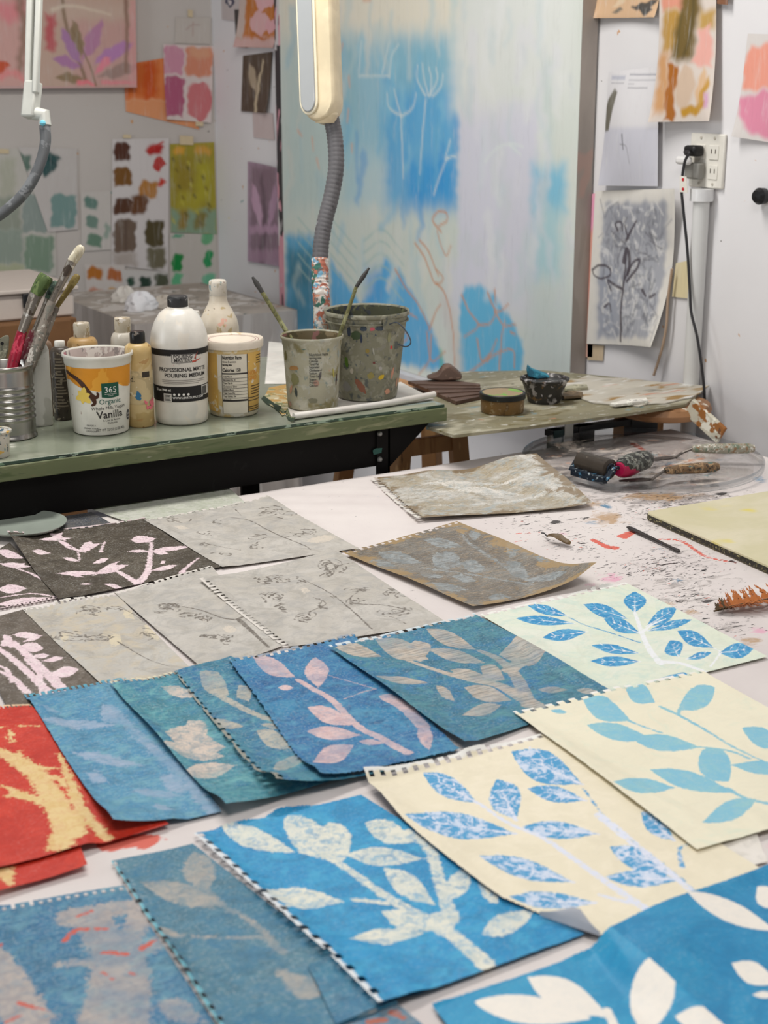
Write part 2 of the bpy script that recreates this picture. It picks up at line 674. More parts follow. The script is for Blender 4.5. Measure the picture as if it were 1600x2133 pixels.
for name, cc, am in (('red', (214, 84, 62), 0.012), ('dark', (42, 38, 38), 0.007)):
    n = g.noise(240, 3, 0.7, vec=g.map(scale=(0.4, 1.4, 1)))
    col = g.mix(g.step(g.math('ADD', g.attr(name), g.math('MULTIPLY', g.math('SUBTRACT', n, 0.55), am)), -0.0004, 0.0012, 0, 0.9), col, lin(cc))
fl = g.attr('fleck')
for rot, sx, cc, th, o in ((0.5, 0.3, (38, 34, 34), 0.665, 1), (0.9, 0.25, (52, 42, 40), 0.675, 4), (0.2, 0.35, (205, 92, 70), 0.72, 7), (1.3, 0.5, (60, 56, 54), 0.685, 11), (0.4, 0.4, (90, 120, 140), 0.735, 13), (0.7, 0.22, (40, 36, 36), 0.66, 17)):
    n = g.noise(150 + 9 * o, 2, 0.5, 0.2, vec=g.map(scale=(sx, 1, 1), rot=(0, 0, rot)), off=o)
    v = g.math('ADD', n, g.math('MULTIPLY', g.math('SUBTRACT', fl, 1.0), 0.16))
    col = g.mix(g.step(v, th - 0.035, th - 0.015), col, lin(cc))
g.bump(g.noise(14, 5, 0.6), 0.35, 0.004)
M_COVER = g.color(col)
grid_obj('paper_cover', np.stack([gx, gy, gz], -1), M_COVER, dict(grime=grime, fleck=fleck, ochre=ochre, red=red, pink=pink, blue=blue, dark=dark),
         label='white paper covering the print table, flecked with black, red and ochre paint', cat='paper')

# ================================================================ prints lying on the table
HC = 0.003
HX0, HY0 = 0.1, 0.3
HM = np.full((int(2.2 / HC), int(2.15 / HC)), TZ + 0.0035)


def hm_smooth(r=3):
    A = HM.copy()
    for ax in (0, 1):
        B = A.copy()
        for k in range(-r, r + 1):
            B = np.maximum(B, np.roll(A, k, ax))
        A = B
    for ax in (0, 1):
        A = sum(np.roll(A, k, ax) for k in range(1 - r, r)) / (2 * r - 1)
    return A


def hm_get(A, x, y):
    i = np.clip((x - HX0) / HC, 0, A.shape[0] - 2)
    j = np.clip((y - HY0) / HC, 0, A.shape[1] - 2)
    i0, j0 = i.astype(int), j.astype(int)
    a, b = i - i0, j - j0
    return A[i0, j0] * (1 - a) * (1 - b) + A[i0 + 1, j0] * a * (1 - b) + A[i0, j0 + 1] * (1 - a) * b + A[i0 + 1, j0 + 1] * a * b


def hm_put(X):
    x, y, z = X[..., 0].ravel(), X[..., 1].ravel(), X[..., 2].ravel()
    i = ((x - HX0) / HC).round().astype(int)
    j = ((y - HY0) / HC).round().astype(int)
    for di in (-1, 0, 1):
        for dj in (-1, 0, 1):
            ii, jj = i + di, j + dj
            ok = (ii >= 0) & (ii < HM.shape[0]) & (jj >= 0) & (jj < HM.shape[1])
            np.maximum.at(HM, (ii[ok], jj[ok]), z[ok])


def sheet(name, label, corners, m, f1=(), f2=(), perf=None, lifts=(0, 0, 0, 0), bumps=(), nu=119, nv=182, back=None, torn=0.5, bow=(0, 0, 0, 0), group='prints drying on the table', cat='print', wob=0.00025, clear=0.0006, cut=None, pitch=7, drape=3):
    """one sheet: four measured corners (far left, far right, near right, near left), corner lifts, a row of binding holes"""
    A = hm_smooth(drape)
    K = []
    for (px, py), l in zip(corners, lifts):
        z = TZ + 0.003
        for _ in range(3):
            p = at(px, py, z)
            z = float(hm_get(A, np.array([p[0]]), np.array([p[1]]))[0]) + clear + l
        K.append(at(px, py, z))
    u = np.linspace(0, 1, nu + 1)[None, :]
    v = np.linspace(0, 1, nv + 1)[:, None]
    XY = sum(w[..., None] * k[None, None, :2] for w, k in zip(((1 - u) * (1 - v), u * (1 - v), u * v, (1 - u) * v), K))
    # gently bowed sides (far, right, near, left), in metres
    ex = (K[1] - K[0])[:2]
    ey = (K[3] - K[0])[:2]
    ex, ey = ex / np.linalg.norm(ex), ey / np.linalg.norm(ey)
    bu, bv = 4 * u * (1 - u), 4 * v * (1 - v)
    XY = XY + ((-bow[0] * bu * (1 - v) + bow[2] * bu * v)[..., None] * ey + (bow[1] * bv * u - bow[3] * bv * (1 - u))[..., None] * ex)
    rs = np.random.RandomState(sum(map(ord, label)) % 997)
    if wob:
        for (cond, vec, n) in (((v == 0) | (v == 1), ey, nu + 1), ((u == 0) | (u == 1), ex, nv + 1)):
            w = rs.randn(XY.shape[0], XY.shape[1]) * wob
            XY = XY + (w * np.broadcast_to(cond, w.shape))[..., None] * vec
    cu = np.array([(0, 0), (1, 0), (1, 1), (0, 1)], float)
    lift = np.zeros((nv + 1, nu + 1))
    for (a, b), l in zip(cu, lifts):
        if l:
            d = np.abs(u - a) * 0.23 * 0.9 + np.abs(v - b) * 0.357 * 0.9
            lift = lift + l * np.clip(1 - d / 0.15, 0, 1) ** 2
    for (a, b, ra, rb, h) in bumps:
        lift = lift + h * np.exp(-((u - a) / ra) ** 2 - ((v - b) / rb) ** 2)
    ph = rs.rand(4) * 6
    lift = lift + 0.0007 * (1 + np.sin(u * 5 + ph[0] + 2 * v)) * (1 + np.sin(v * 7 + ph[1])) * 0.5
    Z = hm_get(A, XY[..., 0], XY[..., 1]) + clear + lift
    X = np.concatenate([XY, Z[..., None]], -1)
    zm = float(np.median(Z))
    tr = lambda px, py: at(px, py, zm)[:2]
    P = XY.reshape(-1, 2)
    drop = np.zeros((nv, nu), bool)
    wear = np.full((nv + 1, nu + 1), 0.05)
    if perf:
        for side in perf:
            n = nu if side in 'tb' else nv
            D = np.zeros((n, 8), bool)
            w_ = 3 if pitch < 9 else 4                       # hole width in cells
            for h in range(n // pitch + 1):
                a_ = pitch * h + 2
                D[a_:a_ + w_, 1 if pitch > 8 else 2:5] = True
                if rs.rand() < torn:                         # hole torn open to the edge
                    D[a_:a_ + w_, 0:5] = True
                if rs.rand() < torn * 0.35:                  # tab partly gone
                    D[a_ + w_:a_ + pitch, 0:1 + rs.randint(2)] = True
            if side == 't':
                drop[:8, :] |= D.T
                wear = np.minimum(wear, np.broadcast_to(v * 0.357, wear.shape))
            elif side == 'b':
                drop[-8:, :] |= D.T[::-1]
                wear = np.minimum(wear, np.broadcast_to((1 - v) * 0.357, wear.shape))
            elif side == 'l':
                drop[:, :8] |= D
                wear = np.minimum(wear, np.broadcast_to(u * 0.229, wear.shape))
            else:
                drop[:, -8:] |= D[:, ::-1]
                wear = np.minimum(wear, np.broadcast_to((1 - u) * 0.229, wear.shape))
    rim = np.minimum(np.minimum(u * 0.229, (1 - u) * 0.229), np.minimum(v * 0.357, (1 - v) * 0.357))
    if cut:                                              # a corner folded away along a line
        a_, b_ = tr(*cut[0]), tr(*cut[1])
        nn = np.array([-(b_ - a_)[1], (b_ - a_)[0]])
        sd = (XY - a_) @ nn
        sd = sd * np.sign(sd[nv // 2, nu // 2])
        drop |= sd[:-1, :-1] < 0
    o = grid_obj(name, X, m, dict(f1=marks(P, tr, f1), f2=marks(P, tr, f2), wear=wear, rim=rim), drop=drop, back=back, label=label, cat=cat, group=group)
    hm_put(X)
    return o


M_BACK = plain('paper_back', (168, 172, 180), 0.8)


def print_mat(name, b0, b1, b2, l0, l1, bscale=14, streak=0.12, amp=0.004, dry=0.3, dscale=130, lmix=(0.45, 0.6), lscale=60, f2=None, f2b=None, f2amp=0.004, f2dry=0.3, edge=None, wearc=None, srot=0.6, sstr=(1, 9, 1), rough=0.5, b2t=(0.5, 0.7), spec=0.35, lstreak=0.0, e=0.0006, grain=0.14, mott=0.55, fade=0.0):
    g = G(name, rough, spec)
    vs = g.map(scale=sstr, rot=(0, 0, srot))
    B0, B2 = lin(b0), lin(b2)
    col = g.mix(g.step(g.noise(bscale, 4, 0.6, 0.8), 0.38, 0.62), B0, lin(b1))
    warp = g.noise(bscale * 2.4, 5, 0.72, 1.6, off=5)
    col = g.mix(g.math('MULTIPLY', g.step(warp, b2t[0] - 0.06, b2t[1] - 0.04), 0.9), col, B2)
    col = g.mix(g.math('MULTIPLY', g.step(g.noise(bscale * 5, 5, 0.78, 1.4, off=15, vec=g.map(scale=(1, 2.2, 1), rot=(0, 0, srot))), 0.45, 0.64), mott), col, g.mix(0.5, col, B2))
    col = g.mix(g.math('MULTIPLY', g.step(g.noise(bscale * 3.1, 5, 0.75, 1.0, off=19), 0.46, 0.66), mott), col, tuple(v * 0.66 for v in B0))
    st = g.noise(40, 4, 0.7, vec=vs)
    col = g.mix(g.math('MULTIPLY', g.step(st, 0.46, 0.7), streak * 2.2, True), col, tuple(v * 0.5 for v in B0))
    st2 = g.noise(55, 3, 0.7, vec=vs, off=21)
    col = g.mix(g.math('MULTIPLY', g.step(st2, 0.5, 0.7), streak * 1.4, True), col, tuple(min(1, v * 1.5 + 0.06) for v in B2))
    fine = g.noise(330, 4, 0.75, off=8)
    scum = g.math('MULTIPLY', g.step(fine, 0.5, 0.64), g.step(warp, 0.62, 0.4, 0.25, 1.0))
    col = g.mix(g.math('MULTIPLY', scum, grain * 1.8), col, lin((222, 222, 216)))
    lc = g.mix(g.step(g.noise(lscale, 5, 0.75, 0.8, off=2), lmix[0], lmix[1]), lin(l0), lin(l1))
    if lstreak:
        ls = g.noise(26, 3, 0.6, vec=vs, off=6)
        lc = g.mix(g.math('MULTIPLY', g.step(ls, 0.48, 0.6), lstreak), lc, tuple(v * 0.38 for v in lin(l0)))
    en = g.math('ADD', g.math('MULTIPLY', g.noise(110, 4, 0.75, 0.5, off=1), 0.6), g.math('MULTIPLY', fine, 0.4))
    f = g.math('ADD', g.attr('f1'), g.math('MULTIPLY', g.math('SUBTRACT', en, 0.5), amp * 3.0))
    dn = g.math('ADD', g.math('MULTIPLY', g.noise(dscale, 5, 0.8, 1.0, off=7), 0.7), g.math('MULTIPLY', fine, 0.3))
    mk = g.math('MULTIPLY', g.step(f, -e * 1.5, e * 1.5), g.step(dn, 0.49, 0.57, 1.0, 1.0 - dry))
    mk = g.math('MULTIPLY', mk, g.step(g.noise(9, 3, 0.6, 0.6, off=23), 0.36, 0.56, 1.0 - fade, 1.0))
    col = g.mix(mk, col, lc)
    if f2:
        h = g.math('ADD', g.attr('f2'), g.math('MULTIPLY', g.math('SUBTRACT', g.noise(170, 3, 0.7, off=11), 0.5), f2amp))
        mk2 = g.math('MULTIPLY', g.step(h, -e, e), g.step(g.noise(150, 3, 0.7, off=13), 0.5, 0.6, 1.0, 1.0 - f2dry))
        col = g.mix(mk2, col, lin(f2))
    if edge:
        en2 = g.math('ADD', g.attr('rim'), g.math('MULTIPLY', g.math('SUBTRACT', g.noise(22, 5, 0.7, 0.5, off=3), 0.54), 0.17))
        col = g.mix(g.step(en2, 0.012, 0.0, 0, 0.8), col, lin(edge))
    if wearc:
        w = g.math('ADD', g.attr('wear'), g.math('MULTIPLY', g.math('SUBTRACT', g.noise(28, 3, 0.6, off=12), 0.5), 0.022))
        col = g.mix(g.step(w, 0.0075, 0.0045, 0, 1), col, lin(wearc))
    g.bump(g.math('ADD', g.noise(300, 3, off=4), g.math('MULTIPLY', st, 0.8)), 0.22, 0.0012)
    return g.color(col)


# ---- pale and dark scraps at the far edge
sheet('painted_paper', 'pale green stained paper lying half under the work bench', [(190, 1060), (470, 1010), (560, 1090), (330, 1112)],
      print_mat('pale_stain', (196, 198, 184), (206, 206, 196), (176, 182, 160), (90, 120, 150), (90, 120, 150), 16), nu=40, nv=40, group='scraps of paper at the back of the table', cat='paper')
sheet('painted_paper', 'slate grey painted scrap behind the dark pink-flower print', [(60, 1086), (190, 1066), (250, 1100), (120, 1125)],
      print_mat('slate_stain', (70, 74, 82), (88, 88, 92), (108, 104, 98), (90, 120, 150), (90, 120, 150), 16), nu=40, nv=40, group='scraps of paper at the back of the table', cat='paper')

# ---- dark brown prints with pink plants
PINK, PINK2 = (232, 208, 214), (218, 186, 196)
Z1 = (0, 1000, 2.286)
M_DARK = print_mat('brown_print', (78, 70, 60), (98, 90, 78), (66, 58, 48), PINK, (238, 220, 222), 10, 0.2, 0.006, 0.35, 120, wearc=(214, 196, 196))
sheet('botanical_print', 'dark brown print with small pink stems, cut by the left edge under another brown print', [(-60, 1180), (20, 1130), (130, 1245), (-20, 1272)], M_DARK,
      zs(Z1, [('L', 115, 372, -20, 335, 22), ('L', 150, 412, 0, 400, 15), ('L', 270, 562, -20, 596, 24), ('S', [(245, 490), (110, 430), (-10, 395)], 6, 3), ('L', 130, 515, -10, 520, 26), ('S', [(280, 560), (150, 540), (0, 560)], 5, 4), ('L', 120, 395, 60, 420, 10)]), perf='b', torn=0.2)
sheet('botanical_print', 'dark brown print with pink star flowers, its holed edge under the bench', [(15, 1112), (300, 1078), (468, 1180), (122, 1248)], M_DARK,
      zs(Z1, [('L', 345, 278, 185, 290, 9), ('L', 320, 290, 235, 262, 14), ('L', 300, 255, 245, 292, 16), ('L', 350, 318, 272, 290, 10), ('L', 340, 330, 300, 300, 10), ('P', [(375, 335), (400, 298), (430, 290), (445, 302), (480, 300), (440, 325), (405, 345)]),
              ('L', 400, 345, 330, 318, 7), ('S', [(380, 380), (370, 340), (350, 320)], 3, 3), ('L', 380, 385, 300, 370, 10), ('L', 240, 350, 155, 350, 14),
              ('P', [(622, 283), (655, 265), (690, 268), (745, 280), (715, 296), (690, 298), (650, 300)]), ('L', 885, 322, 735, 332, 13), ('L', 725, 338, 605, 338, 8), ('L', 720, 338, 800, 348, 14), ('L', 830, 318, 900, 318, 6),
              ('S', [(655, 492), (700, 440), (714, 370), (722, 300)], 14, 5), ('S', [(722, 300), (700, 290)], 4, 3), ('L', 715, 432, 845, 405, 13), ('P', [(480, 435), (520, 402), (615, 402), (575, 420), (540, 440), (480, 446)]),
              ('L', 500, 440, 270, 444, 13), ('L', 400, 460, 300, 438, 8), ('L', 440, 455, 570, 384, 11), ('L', 440, 395, 520, 372, 12), ('S', [(655, 492), (590, 450), (545, 428)], 11, 6), ('S', [(860, 445), (900, 405), (945, 370)], 8, 3), ('L', 500, 495, 580, 512, 12), ('L', 760, 398, 790, 385, 8), ('L', 380, 495, 440, 495, 6), ('S', [(480, 340), (500, 290)], 6, 2)]), perf='t', lifts=(0.008, 0, 0, 0.002), bumps=((0.0, 0.15, 0.12, 0.3, 0.006),))
sheet('botanical_print', 'brown print with a dense pink lily cluster at the left edge', [(-75, 1300), (52, 1270), (215, 1425), (40, 1520)],
      print_mat('brown_print_light', (104, 94, 84), (120, 110, 100), (88, 78, 66), PINK, (238, 220, 222), 10, 0.25, 0.006, 0.25, 120),
      zs(Z1, [('L', 200, 742, 60, 735, 17), ('L', 110, 770, 200, 740, 12), ('L', 90, 790, 208, 800, 30), ('L', 60, 800, 20, 735, 30), ('L', 200, 862, 305, 846, 14), ('L', 235, 930, 375, 905, 32), ('L', 150, 840, 235, 835, 14), ('L', 0, 790, 40, 760, 20),
              ('S', [(320, 1025), (240, 940), (150, 850), (60, 770)], 14, 10), ('S', [(245, 1025), (150, 930), (60, 850), (-10, 800)], 12, 8), ('S', [(130, 1010), (60, 940), (-10, 905)], 10, 5), ('S', [(330, 1020), (280, 960), (260, 920)], 7, 5), ('S', [(200, 1030), (190, 930), (120, 850)], 8, 6), ('S', [(60, 960), (30, 900), (-20, 880)], 6, 5)]))

# ---- pale grey prints with pencil-like plant traces
rk = np.random.RandomState(3)


def scribble(Z, cx, cy, w, h, n=5):
    out = []
    for _ in range(int(n * 2.2)):
        a0, a1 = rk.rand() * 6.3, 0.5 + rk.rand() * 2.0
        s = 0.3 + 0.7 * rk.rand()
        ox, oy = (rk.rand() - 0.5) * w * 0.7, (rk.rand() - 0.5) * h * 0.6
        out.append(('S', [(cx + ox + w * 0.42 * s * math.cos(a0 + a1 * k / 5), cy + oy + h * 0.36 * s * math.sin(a0 + a1 * k / 5)) for k in range(5)], 2.4 + 1.8 * rk.rand(), 1.1))
    return zs(Z, out)


def grey_mat(name, b0, b1, b2, pale):
    return print_mat(name, b0, b1, b2, pale, pale, 8, 0.05, 0.012, 0.5, 60, f2=(112, 105, 97), f2amp=0.0045, f2dry=0.5, srot=0.2, rough=0.6, grain=0.08, wearc=(214, 208, 200))


M_GREY = grey_mat('grey_trace', (186, 180, 170), (196, 191, 183), (172, 169, 164), (208, 198, 184))
M_GREY2 = grey_mat('grey_trace_warm', (180, 175, 167), (190, 187, 180), (196, 184, 162), (210, 198, 172))
sheet('botanical_print', 'pale grey print with faint pencil plant traces, farthest back beside the white crease', [(300, 1083), (555, 1034), (748, 1142), (463, 1181)], M_GREY,
      zs(Z1, [('L', 1450, 290, 1600, 270, 20), ('L', 830, 225, 900, 235, 10)]),
      scribble(Z1, 840, 195, 110, 44, 5) + scribble(Z1, 1290, 152, 130, 40, 6) + scribble(Z1, 1390, 160, 120, 40, 4) + scribble(Z1, 990, 255, 90, 30, 4) + scribble(Z1, 1230, 270, 90, 30, 4) + scribble(Z1, 970, 305, 50, 30, 4) + scribble(Z1, 1060, 352, 90, 26, 3) + scribble(Z1, 1450, 250, 130, 36, 5) + scribble(Z1, 1230, 310, 60, 50, 3) + scribble(Z1, 1050, 200, 90, 40, 2) +
      zs(Z1, [('S', [(1350, 272), (1260, 228), (1180, 190), (1090, 178)], 3, 2), ('S', [(1350, 270), (1420, 262), (1500, 258)], 2, 1), ('S', [(960, 298), (1060, 318), (1150, 332)], 2, 1.5), ('S', [(1120, 140), (1150, 170)], 3, 1), ('S', [(1350, 270), (1450, 310), (1480, 330)], 3, 2), ('S', [(1010, 205), (1090, 212)], 2, 1)]),
      perf='t', torn=0.6, bumps=((1.0, 0.1, 0.1, 0.2, 0.004),), lifts=(0, 0.003, 0, 0))
sheet('botanical_print', 'pale grey print with yellowish smudges beside the pink lily print', [(45, 1268), (240, 1234), (430, 1425), (225, 1442)], M_GREY2,
      zs(Z1, [('L', 580, 780, 520, 745, 40), ('L', 760, 760, 690, 690, 35), ('L', 640, 660, 590, 625, 25), ('L', 330, 760, 290, 735, 22)]),
      scribble(Z1, 430, 622, 110, 44, 8) + scribble(Z1, 340, 742, 130, 50, 6) + scribble(Z1, 480, 752, 130, 50, 7) + scribble(Z1, 720, 730, 110, 60, 5) + scribble(Z1, 540, 610, 130, 30, 3) + zs(Z1, [('S', [(1000, 865), (860, 790), (760, 730), (640, 640), (560, 600)], 3, 1), ('S', [(560, 770), (700, 850), (820, 890)], 2.5, 1)]), perf='t', torn=0.25)
sheet('botanical_print', 'pale grey print with one dark flower trace, between two other grey prints', [(238, 1233), (440, 1178), (590, 1345), (432, 1402)], M_GREY,
      zs(Z1, [('L', 1130, 712, 1060, 705, 22), ('L', 990, 670, 950, 655, 8)]),
      scribble(Z1, 800, 608, 110, 44, 10) + scribble(Z1, 900, 640, 120, 26, 5) + scribble(Z1, 968, 662, 60, 40, 9) + scribble(Z1, 1010, 742, 110, 26, 8) + scribble(Z1, 1080, 755, 50, 50, 7) + zs(Z1, [('S', [(1140, 665), (1060, 655), (960, 620), (850, 600)], 4, 2), ('S', [(1140, 665), (1200, 720), (1280, 795)], 8, 4), ('S', [(1130, 660), (1180, 640)], 5, 3), ('S', [(790, 600), (850, 590)], 4, 2)]), perf='t', torn=0.25)
Z2 = (600, 920, 2.286)
sheet('botanical_print', 'wide pale grey print with a slanting row of binding holes on its left side', [(415, 1206), (700, 1146), (935, 1300), (590, 1348)], M_GREY,
      zs(Z1, [('L', 1480, 530, 1430, 520, 16)]),
      scribble(Z1, 1270, 478, 90, 40, 8) + scribble(Z1, 1350, 470, 110, 40, 6) + scribble(Z1, 1440, 485, 90, 20, 4) + scribble(Z1, 1300, 560, 110, 60, 9) + scribble(Z1, 1350, 610, 90, 40, 7) + scribble(Z1, 1450, 650, 90, 50, 7) + scribble(Z1, 1570, 420, 90, 80, 8) + scribble(Z1, 1540, 590, 90, 90, 4) +
      scribble(Z2, 220, 605, 110, 70, 7) + scribble(Z2, 350, 705, 130, 26, 6) + scribble(Z2, 520, 720, 110, 40, 8) + scribble(Z2, 510, 810, 130, 40, 8) + scribble(Z2, 330, 750, 90, 60, 4) +
      zs(Z2, [('S', [(400, 895), (300, 800), (200, 720), (60, 650)], 3, 2), ('S', [(560, 800), (460, 780), (320, 770), (300, 740), (340, 710)], 3, 2), ('S', [(100, 810), (180, 770), (120, 740)], 3, 2), ('S', [(150, 640), (250, 590), (330, 575)], 3, 1), ('S', [(560, 870), (500, 840), (440, 835)], 2, 1)]), perf='l', torn=0.25, lifts=(0.004, 0, 0, 0))

# the acrylic disc lies below one print's corner
_dl, _dr = at(1092, 960, TZ + 0.012), at(1582, 955, TZ + 0.012)
_dc, _rad = (_dl + _dr) / 2, float(np.linalg.norm((_dr - _dl)[:2])) / 2 + 0.004
_ii, _jj = np.meshgrid(np.arange(HM.shape[0]) * HC + HX0, np.arange(HM.shape[1]) * HC + HY0, indexing='ij')
_in = np.hypot(_ii - _dc[0], _jj - _dc[1]) < _rad
# ---- two weathered grey and ochre prints
M_OCH = print_mat('weathered_print', (114, 108, 100), (136, 133, 126), (150, 124, 86), (158, 163, 163), (132, 137, 137), 13, 0.4, 0.014, 0.6, 70, edge=(166, 138, 94), lstreak=0.35, srot=0.5, lscale=40, rough=0.42, b2t=(0.63, 0.74), mott=0.4)
sheet('botanical_print', 'weathered grey and ochre leaf print with a curled right corner', [(712, 1150), (952, 1086), (1243, 1186), (985, 1264)], M_OCH,
      zs(Z2, [('L', 835, 500, 645, 465, 26), ('L', 770, 610, 690, 530, 45), ('L', 830, 600, 740, 520, 38), ('L', 640, 575, 420, 530, 34), ('L', 1060, 560, 1080, 470, 40), ('L', 1150, 650, 1040, 570, 42), ('L', 950, 612, 820, 575, 34), ('L', 1120, 660, 1330, 650, 24), ('L', 860, 705, 640, 690, 28), ('L', 1060, 740, 950, 745, 24), ('L', 520, 600, 380, 570, 22), ('L', 900, 660, 780, 640, 22), ('L', 920, 450, 860, 440, 30), ('L', 760, 640, 620, 640, 14), ('L', 1250, 590, 1180, 560, 24),
              ('S', [(1160, 670), (1060, 610), (950, 540), (860, 480), (820, 420)], 9, 4), ('S', [(1150, 680), (980, 650), (800, 620), (640, 600)], 7, 4)]), perf='t', lifts=(0, 0, 0.022, 0.004), bumps=((1.0, 1.0, 0.12, 0.15, 0.01), (0.0, 0.6, 0.12, 0.3, 0.006), (1, 0.5, 0.1, 0.3, 0.004)), torn=0.4)
M_MARB = print_mat('marbled_print', (176, 160, 132), (208, 203, 194), (164, 174, 176), (222, 217, 208), (190, 192, 188), 14, 0.36, 0.03, 0.7, 60, edge=(128, 106, 76), srot=0.45, sstr=(1.5, 14, 1), lscale=30, rough=0.4, b2t=(0.56, 0.68), wearc=(225, 220, 212), mott=0.7)
HM[_in] = np.maximum(HM[_in], TZ + 0.0045 + 0.0185)
sheet('botanical_print', 'crinkled print marbled grey, white and ochre, propped against the acrylic disc', [(770, 995), (1118, 946), (1235, 1042), (868, 1080)], M_MARB,
      zs(Z2, [('L', 1130, 250, 760, 215, 20), ('L', 1000, 200, 640, 200, 12), ('S', [(1250, 170), (1050, 200), (800, 230), (600, 240)], 9, 5), ('S', [(1330, 230), (1000, 290), (700, 300)], 12, 5), ('L', 1250, 150, 1080, 110, 22)]), perf='l', torn=0.5, lifts=(0.002, 0.004, 0.006, 0.004), bumps=((0.75, 0.1, 0.25, 0.35, 0.003), (0.8, 0.15, 0.04, 0.3, 0.002), (0.45, 0.4, 0.05, 0.4, 0.002), (0.35, 0.0, 0.12, 0.3, 0.006)), drape=16)

# ---- red prints
Z3 = (0, 1360, 2.667)
M_RED = print_mat('red_print', (196, 46, 26), (210, 58, 36), (184, 40, 24), (226, 198, 142), (220, 188, 126), 12, 0.1, 0.014, 0.2, 70, wearc=(228, 196, 160), grain=0.05, mott=0.2)
RA = zs(Z3, [('S', [(-20, 545), (60, 575), (150, 620), (230, 710), (280, 790), (330, 880), (400, 1010)], 14, 30), ('S', [(-10, 560), (70, 600), (160, 680)], 8, 8), ('S', [(85, 785), (190, 815), (290, 860), (340, 920)], 15, 12), ('S', [(-20, 720), (90, 770)], 4, 7), ('S', [(440, 860), (400, 740), (360, 640), (330, 560)], 15, 4), ('S', [(590, 1020), (510, 930), (450, 860)], 12, 12), ('L', 66, 505, 55, 435, 22), ('S', [(335, 1080), (345, 980), (390, 900)], 26, 14), ('S', [(-10, 420), (120, 412), (220, 410)], 1.5, 1.5), ('S', [(180, 640), (320, 640)], 16, 4), ('S', [(440, 1000), (440, 880)], 12, 16), ('S', [(230, 700), (330, 700), (380, 760)], 14, 5), ('S', [(95, 575), (110, 550)], 8, 5), ('S', [(260, 760), (340, 800)], 10, 4), ('S', [(70, 790), (110, 800)], 12, 8)])
sheet('botanical_print', 'lower red print showing only a curled strip below the other red print', [(-80, 1500), (60, 1470), (182, 1800), (-30, 1862)], M_RED, zs(Z3, [('L', 60, 1310, 0, 1180, 60)]), lifts=(0, 0, 0.004, 0.004), clear=0.002)
sheet('botanical_print', 'bright red print with a cream plant silhouette at the left edge', [(-90, 1480), (62, 1468), (352, 1716), (-60, 1822)], M_RED, RA, perf='t', lifts=(0, 0, 0.002, 0.002), clear=0.002)

# ---- small cream and blue prints on the right
Z5 = (960, 1200, 2.5)
M_C1 = print_mat('mint_print', (224, 230, 210), (228, 231, 216), (206, 222, 208), (44, 140, 194), (96, 172, 210), 9, 0.03, 0.003, 0.0, 130, f2=(236, 238, 240), f2amp=0.005, f2dry=0.45, lscale=80, lmix=(0.46, 0.6), wearc=(236, 234, 228), grain=0.05, mott=0.2)
C1L = [(560, 212, 345, 150, 30), (590, 250, 285, 222, 30), (660, 292, 425, 325, 36), (870, 222, 640, 148, 40), (935, 298, 745, 222, 42), (905, 190, 908, 80, 72), (965, 262, 1125, 165, 44), (970, 285, 1205, 228, 26), (1315, 372, 1128, 285, 44), (1135, 420, 1090, 335, 62), (1175, 432, 1305, 398, 22), (1345, 400, 1525, 378, 50), (930, 402, 680, 362, 28), (935, 445, 678, 442, 32)]
C1V = [('S', [(b[0], b[1]), (b[2] * 0.8 + b[0] * 0.2, b[3] * 0.8 + b[1] * 0.2)], 2.6, 1.0) for b in C1L]
for b in C1L:
    for k in (0.3, 0.5, 0.7):
        mx, my = b[0] + (b[2] - b[0]) * k, b[1] + (b[3] - b[1]) * k
        L = math.hypot(b[2] - b[0], b[3] - b[1])
        for s in (-1, 1):
            C1V.append(('S', [(mx, my), (mx + (b[2] - b[0]) * 0.14 - s * (b[3] - b[1]) / L * b[4] * 0.7, my + (b[3] - b[1]) * 0.14 + s * (b[2] - b[0]) / L * b[4] * 0.7)], 1.3, 0.8))
sheet('botanical_print', 'pale mint print with a blue round-leaved branch, top right of the prints', [(1000, 1278), (1303, 1213), (1600, 1368), (1272, 1450)], M_C1,
      zs(Z5, [('L',) + b for b in C1L] + [('S', [(930, 345), (760, 290), (640, 255), (560, 215)], 3, 2), ('S', [(1005, 545), (1080, 525), (1160, 508)], 3, 9)]),
      zs(Z5, C1V + [('S', [(1040, 455), (985, 385), (945, 300), (908, 190)], 10, 5), ('S', [(1280, 500), (1150, 455), (1040, 445)], 7, 10), ('S', [(945, 290), (1000, 250), (1060, 225)], 5, 3), ('S', [(1320, 375), (1350, 400), (1300, 470)], 3, 3)]), perf='t', torn=0.5, bumps=((0.0, 0.6, 0.06, 0.3, 0.003),))

# ---- the fan of deep blue prints
Z4 = (400, 1260, 2.222)
def blue_mat(name, b0, b1, b2, l0, l1, **kw):
    d = dict(bscale=11, streak=0.2, amp=0.005, dry=0.5, dscale=95, mott=0.75, fade=0.45, wearc=(196, 196, 190), lstreak=0.15, rough=0.5)
    d.update(kw)
    return print_mat(name, b0, b1, b2, l0, l1, **d)


